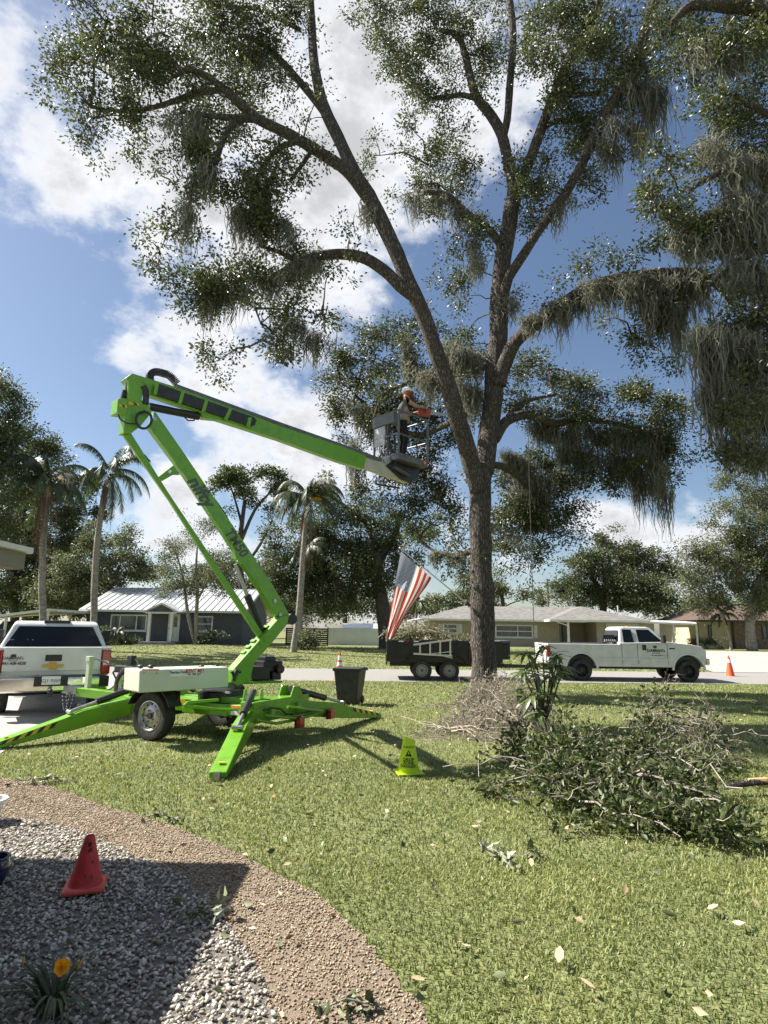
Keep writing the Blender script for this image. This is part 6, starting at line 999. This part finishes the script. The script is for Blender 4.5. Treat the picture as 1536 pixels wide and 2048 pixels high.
# ================================================================ FLAG
YFL = 15.25
fp0, fp1 = PY(940, 1212, 15.6), PY(800, 1096, YFL-.1); fl = thing('flag', 'american flag hanging from a slanted pole fixed to the oak trunk', 'flag', tuple(fp0))
b = MB(); b.tube([fp0, fp1], .017, 8); b.ball(tuple(fp1), .03, 10, 6); b.build('pole', alu, fl, world=True, smooth=True, auto=50); b = MB(); b.bar(fp0+(fp1-fp0)*.0, fp0+(fp1-fp0)*.06, .07, .07); b.build('bracket', dark_metal, fl, world=True)
Lx = ribbon([(802, 1103), (795, 1135), (788, 1170), (781, 1215), (776, 1248), (773, 1276)], 8); Rx = ribbon([(863, 1156), (855, 1171), (842, 1190), (822, 1218), (803, 1250), (783, 1281)], 8)
def curve_at(C_, s):
    k = s*(len(C_)-1); i = min(int(k), len(C_)-2); return C_[i]*(1-(k-i))+C_[i+1]*(k-i)
NS, NT = 60, 26; V = []
def flagpt(s, t, e=0.):
    l, r = curve_at(Lx, s), curve_at(Rx, s); bow = math.sin(math.pi*t)*math.sin(math.pi*min(1, s*1.3))*4; q = l*(1-t)+r*t
    fold = (.05+.09*s)*math.sin(t*9.5+s*2.5)+.035*math.sin(t*21+s*5)*(.3+s); P = PY(q[0], q[1]+bow, YFL-.05+.25*t*(1-s)); return P+np.array([.25, 1, 0])*fold+np.array([0, -1, 0])*e
for i in range(NS+1):
    for j in range(NT+1): V.append(flagpt(i/NS, j/NT))
fr_ = mat('flag red', (.50, .06, .045), .8, trans=.35); fw_ = mat('flag white', (.74, .70, .64), .8, trans=.4); fb_ = mat('flag blue', (.32, .34, .43), .8, trans=.3); b = MB(); b.v = [tuple(q) for q in V]
for i in range(NS):
    for j in range(NT):
        s, t = (i+.5)/NS, (j+.5)/NT; o = i*(NT+1)+j; b.f.append((o, o+1, o+NT+2, o+NT+1)); b.m.append(2 if (s < .40 and t < 7/13) else (0 if int(t*13) % 2 == 0 else 1))
b.build('cloth', [fr_, fw_, fb_], fl, world=True, smooth=True)
b = MB()
for r in range(9):
    for c in range(6 if r % 2 == 0 else 5):
        s0 = .40*((c+(1 if r % 2 == 0 else 1.5))-.5)/6.0; t0 = 7/13*(r+.6)/9.4; pts = []
        for k in range(10):
            a = math.pi*k/5; q = .0185 if k % 2 == 0 else .008; pts.append(flagpt(s0+q*math.cos(a)*.62, t0+q*math.sin(a), .006))
        b.add(pts, [tuple(range(10))])
b.build('stars', fw_, fl, world=True)['kind'] = 'stuff'
# ================================================================ CONES, BIN
def cone(name, label, loc, h, rb, rt, bs, m, bm_, rz, collars=(), group=None, basem=None, tilt=None):
    t = thing(name, label, 'traffic cone', loc, rz, group); b = MB(); b.lathe([(rb*1.08, .03), (rb, .045), (rb*.97, .06), (rt, h-.01), (rt*.9, h), (rt*.7, h), (rt*.65, h-.05)], 28); b.build('cone', m, t, smooth=True, auto=40)
    b = MB(); b.box((0, 0, .016), (bs, bs, .03)); b.build('base', bm_, t, bevel=.012)
    for z0, z1 in collars:
        f = lambda z: rb*.97+(rt-rb*.97)*(z-.06)/(h-.07)+.004; b = MB(); b.lathe([(f(z0), z0), (f(z1), z1)], 28); b.f = [q for q in b.f if len(q) == 4]; b.m = [0]*len(b.f); b.build('reflective_collar', mat('reflective white', (.8, .8, .78), .35), t, smooth=True)
    return t
red_pl = mat('faded red plastic', (.62, .045, .045), .6, col2=(.42, .03, .03), scale=14, bump=.3, bscale=30); red_base = mat('faded base', (.72, .14, .10), .65, col2=(.6, .08, .06), scale=9)
c0 = G(169, 1786); rcn = cone('traffic_cone', 'small scuffed red cone standing on the gravel bed', (c0[0], c0[1], .03), .315, .098, .030, .25, red_pl, red_base, .32)
b = MB(); 
for a, z, s in ((-1.35, .268, .03), (-1.2, .24, .022), (-1.45, .235, .012), (-1.0, .17, .012), (-1.5, .10, .01), (-1.1, .09, .012)):
    r_ = .096+(.030-.096)*(z-.06)/.25+.002; b.add([(r_*math.cos(a+da/ r_), r_*math.sin(a+da/r_), z+dz) for da, dz in ((-s*.4, s*.5), (s*.4, s*.6), (s*.3, -s*.2), (0, -s*1.1), (-s*.3, -s*.3))], [(0, 1, 2, 3, 4)])
b.build('scuff_marks', mat('scuff', (.05, .02, .02), .8), rcn)['kind'] = 'stuff'
c1 = G(1461, 1354, -.1); cone('traffic_cone', 'orange cone with white collar on road ahead of white pickup', tuple(c1), .90, .175, .03, .40, orange_pvc, orange_pvc, .1, ((.60, .74),), 'road cones')
c2 = PY(680, 1300, 22.7); cone('traffic_cone', 'orange cone with white collars at roadside behind the black bin', (c2[0], 22.7, -.10), .98, .17, .03, .40, orange_pvc, orange_pvc, .3, ((.50, .62), (.70, .86)), 'road cones')
# yellow drop zone cone
hi = mat('fluorescent yellow', (.66, .86, .02), .5, col2=(.58, .76, .02), scale=6, trans=.15); d0 = G(817, 1547); dc = thing('warning_cone', 'fluorescent yellow drop zone warning cone on the lawn', 'warning cone', tuple(d0), .25); HC, RB_, RT_ = .42, .135, .065
b = MB(); nn = 32; vs = []
for z in np.linspace(.015, HC, 10):
    for k in range(nn):
        a = 2*math.pi*k/nn; r = RB_+(RT_-RB_)*(z/HC); zz_ = z+(.03*math.cos(a-3.6) if z > HC*.99 else 0)-(.02 if z > HC*.99 else 0); r *= 1+.04*math.sin(2*a+1)*(z/HC); vs.append((r*math.cos(a), r*math.sin(a), zz_))
b.add(vs, [(i*nn+k, i*nn+(k+1) % nn, (i+1)*nn+(k+1) % nn, (i+1)*nn+k) for i in range(9) for k in range(nn)]+[tuple(range(9*nn, 10*nn))]); b.build('cone', hi, dc, smooth=True, auto=50)
b = MB(); b.prism([(-.17, -.16, .01), (.16, -.17, .01), (.17, .15, .01), (-.15, .16, .01)], (0, 0, .02)); b.build('base', hi, dc, bevel=.012)
FA = math.atan2(-d0[1], -d0[0])-.25
def wrap(s, size, z, xs=1., bold=.0):
    ob = text('lettering', s, size, decal_black, dc, (0, 0, 0), (1, 0, 0), (0, 1, 0), xs=xs, bold=bold); 
    for v in ob.data.vertices:
        x, y = v.co.x, v.co.y; zq = z+y; r = (RB_+(RT_-RB_)*zq/HC)*1.045+.002; a = FA+x/r; v.co = (r*math.cos(a), r*math.sin(a), zq)
wrap('WARNING', .030, .315, 1., .0004); wrap('DROP', .048, .178, 1.1, .001); wrap('ZONE', .048, .142, 1.1, .001); wrap('DANGER!', .048, .104, 1.05, .001)
b = MB(); tri = [(-.042, .212), (.042, .212), (0, .285)]; 
def wp_(x, z, e=.002): r = (RB_+(RT_-RB_)*z/HC)*1.045+e; a = FA+x/r; return (r*math.cos(a), r*math.sin(a), z)
b.add([wp_(x, z) for x, z in tri], [(0, 1, 2)], 0); b.add([wp_(x, z, .004) for x, z in ((-.006, .238), (.006, .238), (.005, .265), (-.005, .265))], [(0, 1, 2, 3)], 1); b.build('hazard_triangle', [decal_black, hi], dc)
# bin
bn0 = G(699, 1408); bn_ = thing('trash_bin', 'black plastic wheelie bin standing on the lawn', 'trash bin', tuple(bn0), -.25); b = MB(); wb_, wt_, hb_ = .23, .31, .78
b.add([(sx*wb_, sy*wb_, 0.02) for sx, sy in ((-1, -1), (1, -1), (1, 1), (-1, 1))]+[(sx*wt_, sy*wt_, hb_) for sx, sy in ((-1, -1), (1, -1), (1, 1), (-1, 1))], [(0, 1, 5, 4), (1, 2, 6, 5), (2, 3, 7, 6), (3, 0, 4, 7), (3, 2, 1, 0), (4, 5, 6, 7)]); b.build('body', black_plastic, bn_, bevel=.03)
b = MB(); b.box((.01, 0, hb_+.0), (.68, .68, .05)); b.build('rim', black_plastic, bn_, bevel=.015); b = MB(); b.box((0, -.02, hb_+.035), (.66, .66, .025)); b.build('lid', mat('bin lid', (.03, .03, .032), .55), bn_, bevel=.012)
b = MB(); b.box((0, -wb_-.035, .42), (.4, .01, .03)); b.build('moulding', black_plastic, bn_); 
for sx in (-1, 1): MB().lathe([(.0001, -.02), (.09, -.02), (.09, .02), (.0001, .02)], 16, c=(sx*.24, .22, .09), axis='x').build('wheel', rubber, bn_)
MB().tube([(-.25, .36, hb_-.03), (-.25, .42, hb_-.02), (.25, .42, hb_-.02), (.25, .36, hb_-.03)], .018, 8).build('handle', black_plastic, bn_)
# rope
b = MB(); b.tube(ribbon([PY(1056, 832, 16.95), PY(1058, 950, 16.8), PY(1062, 1080, 16.6), PY(1066, 1200, 16.5), PY(1070, 1330, 16.4), PY(1073, 1392, 16.3)], 5), .011, 6); tag(b.build('climbing_rope', mat('rope', (.30, .27, .20), .9)), 'thin pale climbing rope hanging straight from the oak limb', 'rope')
# ================================================================ CUT BRUSH
def brush(name, label, blobs, leaf, m, sticks, cover=1.0, moss=0, stickm=bark_grey, per=14, ln=.5):
    B = []
    for x, y, rx, ry, Y, dn in blobs: 
        q = pblob(x, y, rx, ry, (float(G(x, y+.8*ry)[1]) if Y < 7.6 else Y), dn, .9); B.append(q)
    c = np.average(np.array(B)[:, :3], axis=0, weights=np.array(B)[:, 3]); t = thing(name, label, 'brush pile', (c[0], c[1], 0)); V, Fc, A, CC = blobleaves(B, leaf, cover=cover, csig=.09, per=per); lowz = V.reshape(-1, 4, 3)[:, :, 2].min(1); keep = lowz > .0; V = V.reshape(-1, 4, 3)[keep].reshape(-1, 3); A = A.reshape(-1, 4)[keep].ravel(); n = len(V)//4; bb = np.arange(n)[:, None]*4; Fc = np.concatenate([bb+np.array([[0, 1, 2]]), bb+np.array([[0, 2, 3]])], 1).reshape(-1, 3)
    f_ = npmesh('foliage', V, Fc, m, t, attr=A); f_['kind'] = 'stuff'; b = MB()
    for i in range(sticks):
        p = CC[rng.integers(len(CC))].copy(); p[2] = max(p[2], .05); e = p+rng.normal(0, ln, 3)*np.array([1, 1, .45]); e[2] = max(e[2], .02); twig(b, p, e, rng.uniform(.006, .02), 4, .05)
    b.build('branches', stickm, t, world=True)['kind'] = 'stuff'
    if moss: tangle(t, CC, moss)
    return t, CC
def tangle(t, CC, n, spread=.16, wd=.0042, name='moss'):
    c = CC[rng.integers(len(CC), size=n)]+rng.normal(0, spread, (n, 3)); k = 6; P = [c]; d = rng.normal(size=(n, 3)); 
    for i in range(k-1): d = d*.6+rng.normal(size=(n, 3))*.7; d /= np.linalg.norm(d, axis=1, keepdims=True); P.append(P[-1]+d*.055)
    P = np.stack(P, 1); P[..., 2] = np.maximum(P[..., 2], .01); S = rng.normal(size=(n, 1, 3)); S /= np.linalg.norm(S, axis=2, keepdims=True); V = np.stack([P-S*wd, P+S*wd], 2).reshape(-1, 3); Fc = (np.arange(n)*2*k)[:, None, None]+(np.arange(k-1)*2)[None, :, None]+np.array([0, 1, 3, 2]); o = npmesh(name, V, Fc.reshape(-1, 4), moss_pale, t, attr=np.repeat(rng.uniform(0, 1, n), 2*k)); o['kind'] = 'stuff'
moss_pale = mat('dry moss', (.16, .14, .105), .95, col2=(.42, .375, .295), attr='rnd', trans=.25)
pile_leaf = mat('cut oak leaves', (.024, .038, .014), .42, col2=(.125, .15, .055), attr='rnd', trans=.22, spec=.35)
brush('brush_pile', 'big heap of freshly cut leafy oak branches on the lawn', [(1070, 1525, 80, 36, 8.2, 1.), (1170, 1520, 95, 42, 8.2, 1.1), (1270, 1525, 90, 40, 8.1, 1.1), (1120, 1560, 110, 38, 7.4, 1.1), (1240, 1575, 120, 38, 7.2, 1.1), (1060, 1470, 36, 36, 8.9, .45), (1000, 1565, 50, 30, 7.3, .5), (1200, 1605, 110, 35, 6.7, .9), (1310, 1600, 90, 40, 6.7, 1.1), (1390, 1640, 80, 36, 6.2, 1.), (1100, 1600, 60, 22, 6.8, .4), (1440, 1670, 60, 26, 5.8, .8), (1170, 1475, 60, 22, 8.5, .45), (1280, 1440, 14, 45, 8.6, .3), (1340, 1560, 60, 45, 7.4, .8), (1180, 1640, 80, 18, 6.3, .35), (1470, 1665, 45, 20, 5.7, .45), (1360, 1645, 70, 22, 6, .5), (1120, 1450, 26, 40, 9.2, .35)], .08, pile_leaf, 46, 1.6, 800, ln=.42)
brush('brush_pile', 'thin mossy cut limbs leaning at the edge of the brush heap', [(1350, 1460, 40, 55, 8.6, .45), (1390, 1490, 45, 40, 8.3, .5), (1330, 1410, 25, 28, 8.9, .4), (1380, 1540, 50, 35, 7.6, .6), (1400, 1430, 25, 30, 8.8, .3)], .085, pile_leaf, 20, 1.5, 700, ln=.4)
t_, _c = brush('brush_pile', 'pale heap of dry moss and sticks round the oak base', [(955, 1430, 50, 26, 14.4, .06), (1010, 1425, 40, 30, 14.2, .08), (980, 1470, 60, 26, 11.6, .06), (930, 1490, 50, 18, 11.0, .05), (1030, 1470, 40, 26, 11.4, .1), (900, 1500, 40, 9, 10.6, .05)], .07, dry, 60, .8, 0, stickm=mat('dry twigs', (.36, .31, .24), .9), ln=.5)
CCm = []
for x, y, Y, rx, rz, n in ((950, 1415, 14.4, .55, .22, 40), (1010, 1408, 14.2, .55, .3, 50), (985, 1450, 12.2, .6, .26, 60), (930, 1475, 11.4, .45, .18, 40), (1035, 1450, 11.8, .45, .22, 40), (895, 1502, 10.7, .35, .05, 18), (960, 1505, 10.4, .5, .08, 24)):
    q = PY(x, y, Y); CCm.append(q+rng.normal(size=(n, 3))*np.array([rx*.6, .3, rz*.7]))
tangle(t_, np.concatenate(CCm), 10000, .13, .007)
br3 = thing('cut_branch', 'cut branch end with pale split wood at lawn edge', 'branch', tuple(G(1490, 1600))); q0, q1 = G(1460, 1592), G(1570, 1588); b = MB(); b.tube([q0+np.array([0, 0, .10]), (q0+q1)/2+np.array([0, 0, .13]), q1+np.array([0, 0, .11])], [.03, .035, .03], 8); b.build('stem', bark, br3, world=True); b = MB(); q = G(1498, 1588); b.tube([q+np.array([0, -.02, .14]), q+np.array([.18, -.03, .15]), q+np.array([.4, -.02, .13])], [.028, .03, .02], 8); b.tube([q+np.array([0, -.02, .12]), q+np.array([.2, -.03, .09]), q+np.array([.36, -.04, .05])], [.02, .02, .012], 8); b.build('split_wood', mat('fresh wood', (.55, .36, .17), .7), br3, world=True)
# sapling with big drooping leaves
sp0 = G(1085, 1462); spl = thing('umbrella_shrub', 'broad-leaved shrub with long drooping leaves beside the brush heap', 'shrub', tuple(sp0)); lm = mat('glossy long leaves', (.07, .11, .035), .35, col2=(.16, .20, .075), scale=.7, trans=.25, spec=.6); lm2 = mat('long leaves painted sunlit', (.15, .19, .07), .4, col2=(.24, .26, .12), scale=.8, trans=.3)  # lm2: lighter copy of the leaf material, sunlight put into its colour
lv = []
for mm_ in (lm, lm, lm2):
    b = MB(); k = 6; wv = [.15, .75, 1., .9, .55, .03]
    for i in range(k): x = i/(k-1); z = -.35*x*x; b.v += [(x, -.13*wv[i], z+.03*wv[i]), (x, 0, z), (x, .13*wv[i], z+.03*wv[i])]
    b.f = [(3*i, 3*i+1, 3*i+4, 3*i+3) for i in range(k-1)]+[(3*i+1, 3*i+2, 3*i+5, 3*i+4) for i in range(k-1)]; b.m = [0]*len(b.f); o = b.build('leaf', mm_, spl, smooth=True); lv.append(o)
first = [True]*3; b = MB(); nl = 0
for (x, y, Y) in ((1055, 1310, 11.0), (1085, 1295, 10.9), (1115, 1310, 10.9), (1045, 1345, 10.9), (1075, 1350, 10.7), (1105, 1350, 10.7), (1060, 1390, 10.8), (1095, 1390, 10.7), (1075, 1425, 10.8), (1100, 1330, 11.2), (1040, 1380, 11.1), (1125, 1335, 11), (1085, 1400, 11.2), (1065, 1330, 11.3)):
    c = PY(x, y, Y); b.tube([sp0, sp0*.5+c*.5+np.array([.05, .05, .05]), c], [.022, .016, .008], 5)
    for k in range(13):
        i = int(rng.integers(3)); o = lv[i] if first[i] else lv[i].copy()
        if not first[i]: COL.objects.link(o)
        first[i] = False; o.parent = spl; o.location = tuple(c-sp0+rng.normal(0, .03, 3)); o.rotation_euler = (rng.uniform(-.4, .4), rng.uniform(-.45, .75), 2*math.pi*k/13+rng.uniform(-.3, .3)); s = rng.uniform(.24, .36); o.scale = (s, s*.9, s); nl += 1
b.build('stem', bark, spl, world=True)
# ================================================================ LITTER
def litter(name, label, pts, size, m, lift_=.02):
    P = np.array(pts); D = rng.normal(size=(len(P), 3))*np.array([1, 1, .18]); V, Fc = leafmesh(P+np.array([0, 0, lift_]), D, size, .5, .08); return tag(npmesh(name, V, Fc, m, attr=np.repeat(rng.uniform(0, 1, len(P)), 4)), label, 'leaves', kind='stuff')
leaf_dry = mat('fallen dry leaf', (.34, .20, .10), .7, col2=(.62, .52, .34), attr='rnd'); leaf_grn = mat('fallen green leaf', (.05, .075, .03), .5, col2=(.25, .28, .15), attr='rnd')
def scat(n, y0, y1, mask):
    y = y0+(y1-y0)*rng.uniform(size=n)**.8; x = rng.uniform(-1, 1, n)*(.7*y+.3); k = mask(x, y); return np.c_[x, y, gz(x, y)][k]
litter('fallen_leaves', 'dry curled oak leaves scattered over the brown pebble path', scat(420, 2.4, 7.8, lambda x, y: inpoly(x, y, PATH) & ~inpoly(x, y, GRAV)), .055, leaf_dry, .014); litter('fallen_leaves', 'fresh green leaves dropped on the path and gravel', scat(110, 2.3, 7.0, lambda x, y: inpoly(x, y, PATH)), .075, leaf_grn, .03); litter('fallen_leaves', 'tan fallen leaves strewn across the lawn', scat(800, 2.5, 20, lawnmask), .062, leaf_dry, .055); litter('fallen_leaves', 'dark green leaves strewn across the lawn', scat(360, 2.5, 16, lawnmask), .075, leaf_grn, .055)
b0 = MB(); b0.add([(0, 0, 0), (.3, -.19, .04), (.7, -.17, .05), (1, 0, .02), (.7, .17, .05), (.3, .19, .04), (.5, 0, .0)], [(0, 1, 6), (1, 2, 6), (2, 3, 6), (3, 4, 6), (4, 5, 6), (5, 0, 6)])
tan_leaf = mat('tan leaf', (.66, .48, .31), .6, col2=(.55, .36, .2), scale=9); grn_leaf2 = mat('fresh leaf', (.055, .085, .035), .4, col2=(.10, .14, .06), scale=9)
for i, (x, y, s, m_, lab) in enumerate([(1118, 1948, .085, tan_leaf, 'large tan leaf lying upright in the mown grass'), (1192, 2001, .06, tan_leaf, 'small tan leaf fallen near the largest tan leaf'), (850, 1966, .075, tan_leaf, 'pale round leaf at the border of path and lawn'), (622, 2012, .075, grn_leaf2, 'glossy green leaf sprig on the bare pebble path'), (1416, 1836, .06, tan_leaf, 'whitish leaf resting on the open lawn'), (1064, 1748, .07, tan_leaf, 'rust tan leaf beside the pale leafy twig')]):
    g = G(x, y); o = b0.build('fallen_leaf', m_, None, smooth=True); o.location = (g[0], g[1], .05 if y < 1900 or x > 900 else .02); o.rotation_euler = (rng.uniform(-.2, .2), -.3, 1.2+i*1.3); o.scale = (s*1.3, s*1.4, s); tag(o, lab, 'leaf')
def sprig(label, px, py, n, L_, m_, ang=1.2):
    g = G(px, py); t = thing('leafy_twig', label, 'twig', tuple(g)); b = MB(); pts = [(L_*(k/5-.5)*math.cos(ang)+rng.normal(0, .01), L_*(k/5-.5)*math.sin(ang), .05+.02*math.sin(k)) for k in range(6)]; b.tube(pts, .005, 5); b.build('stem', bark_grey, t); P = np.array([pts[rng.integers(6)] for _ in range(n)])+rng.normal(0, .02, (n, 3)); V, Fc = leafmesh(P, rng.normal(size=(n, 3)), .075, .5); f_ = npmesh('leaves', V, Fc, m_, t, attr=np.repeat(rng.uniform(0, 1, n), 4), world=False); f_['kind'] = 'stuff'
pale_l = mat('pale upturned leaves', (.20, .23, .13), .6, col2=(.50, .50, .38), attr='rnd')
sprig('pale leafy twig lying on the open lawn', 985, 1715, 34, .5, pale_l, 1.9); sprig('pale twig on the edge of the pebble path', 95, 1568, 40, .5, pale_l, .3); sprig('green oak sprig on gravel in the house shadow', 400, 1842, 26, .25, leaf_grn, .5); sprig('lit oak sprig at the shadow edge on gravel', 440, 1840, 14, .15, pale_l, 1.2); sprig('dark leafy sprig in the grass right of the pale twig', 1070, 1720, 14, .2, leaf_grn, .6); sprig('dark cut sprig lying in the shaded lawn', 1525, 1490, 30, .45, leaf_grn, .2); sprig('leafy twig lying along the path beside the lawn', 325, 1645, 16, .3, leaf_grn, .1); sprig('green sprig at the very foot of the path', 700, 2030, 20, .22, leaf_grn, .4)
# ================================================================ DAYLILY, POTS
l0 = G(105, 2035); lily = thing('daylily', 'yellow daylily with strappy dark leaves growing in gravel', 'flower', tuple(l0)); lf = mat('strap leaf', (.035, .055, .02), .5, col2=(.06, .08, .03), scale=3, trans=.2); yel = mat('yellow petal', (.80, .40, .015), .5, col2=(.70, .27, .01), scale=20, trans=.3)
for i in range(46):
    a = rng.uniform(0, 6.28); L_ = rng.uniform(.22, .42); b = MB(); k = 7; w_ = rng.uniform(.006, .010); r0_ = rng.uniform(0, .06)
    for j in range(k):
        t = j/(k-1); r = r0_+L_*(.25*t+.55*t*t); z = L_*(1.05*t-.75*t*t)+.02; ww = w_*(1-t**3)+.0005; b.v += [(r*math.cos(a)-ww*math.sin(a), r*math.sin(a)+ww*math.cos(a), z), (r*math.cos(a)+ww*math.sin(a), r*math.sin(a)-ww*math.cos(a), z)]
    b.f = [(2*j, 2*j+1, 2*j+3, 2*j+2) for j in range(k-1)]; b.m = [0]*len(b.f); b.build('leaf', lf, lily)
def ptl(px, py, dy): q = PY(px, py, l0[1]+dy)-l0; return q
fc = ptl(124, 1934, -.02); b = MB(); fdir = -(np.array(l0)+fc-EC); fdir[2] += .15; fdir /= np.linalg.norm(fdir); _, s1, s2 = frame(fdir)
flw = thing_child('flower', lily, (0, 0, 0))
for k in range(6):
    a = k*math.pi/3+.3; o_ = s1*math.cos(a)+s2*math.sin(a); pz = np.cross(fdir, o_); R = .034 if k % 2 else .037; wdt = .017 if k % 2 else .013; b = MB(); rows = [(0, -.025, .003), (.4, -.004, .9), (.75, .010, 1.), (1., .008, .25)]
    for t, f, w_ in rows: b.v += [tuple(fc+o_*R*t+fdir*f-pz*wdt*w_), tuple(fc+o_*R*t+fdir*(f-.003)), tuple(fc+o_*R*t+fdir*f+pz*wdt*w_)]
    b.f = [(3*i+j, 3*i+j+1, 3*i+j+4, 3*i+j+3) for i in range(3) for j in range(2)]; b.m = [0]*6; b.build('petal', yel, flw, smooth=True)
b = MB()
for k in range(5): b.tube([fc-fdir*.02, fc+fdir*.015+s1*.006*math.cos(k*1.25)+s2*.006*math.sin(k*1.25)], .0012, 5)
b.build('stamen', mat('stamen', (.7, .3, .02), .6), flw); b = MB(); b.tube([(0, 0, .02), tuple(fc*.5+np.array([0, .01, .03])), tuple(fc-fdir*.03)], .003, 6)
for px, py in ((160, 1925), (47, 1925)): q = ptl(px, py, .02); b.tube([(0.01, 0, .02), tuple(q*.55+np.array([0, 0, .04])), tuple(q)], .003, 6)
b.build('stalk', lf, lily)
for px, py, px2, py2 in ((150, 1942, 168, 1915), (44, 1935, 49, 1912)): q0, q1 = ptl(px, py, .02), ptl(px2, py2, .02); MB().tube([q0, q0*.6+q1*.4, q1], [.003, .007, .002], 8).build('bud', mat('yellow bud', (.5, .3, .04), .6), lily, smooth=True)
p1 = G(-30, 1650); t = thing('flower_pot', 'white rimmed plant pot standing on the sunlit gravel', 'pot', (p1[0], p1[1], .01)); b = MB(); b.lathe([(.09, 0), (.125, .17), (.15, .172), (.152, .2), (.125, .2), (.12, .16), (.0001, .155)], 28); b.build('pot', white_trim, t, smooth=True, auto=35); MB().lathe([(.0001, .165), (.118, .165)], 20).build('soil', mat('soil', (.03, .022, .016), .95), t)
p2 = G(-22, 1775); t = thing('flower_pot', 'dark blue glazed pot standing in the house shadow', 'pot', (p2[0], p2[1], .01)); b = MB(); b.lathe([(.07, 0), (.105, .06), (.11, .12), (.095, .16), (.105, .175), (.085, .175), (.08, .14), (.0001, .14)], 28); b.build('pot', mat('blue glaze', (.012, .02, .06), .15, coat=.6), t, smooth=True, auto=35); MB().lathe([(.0001, .145), (.079, .145)], 20).build('soil', MATS['soil'], t)
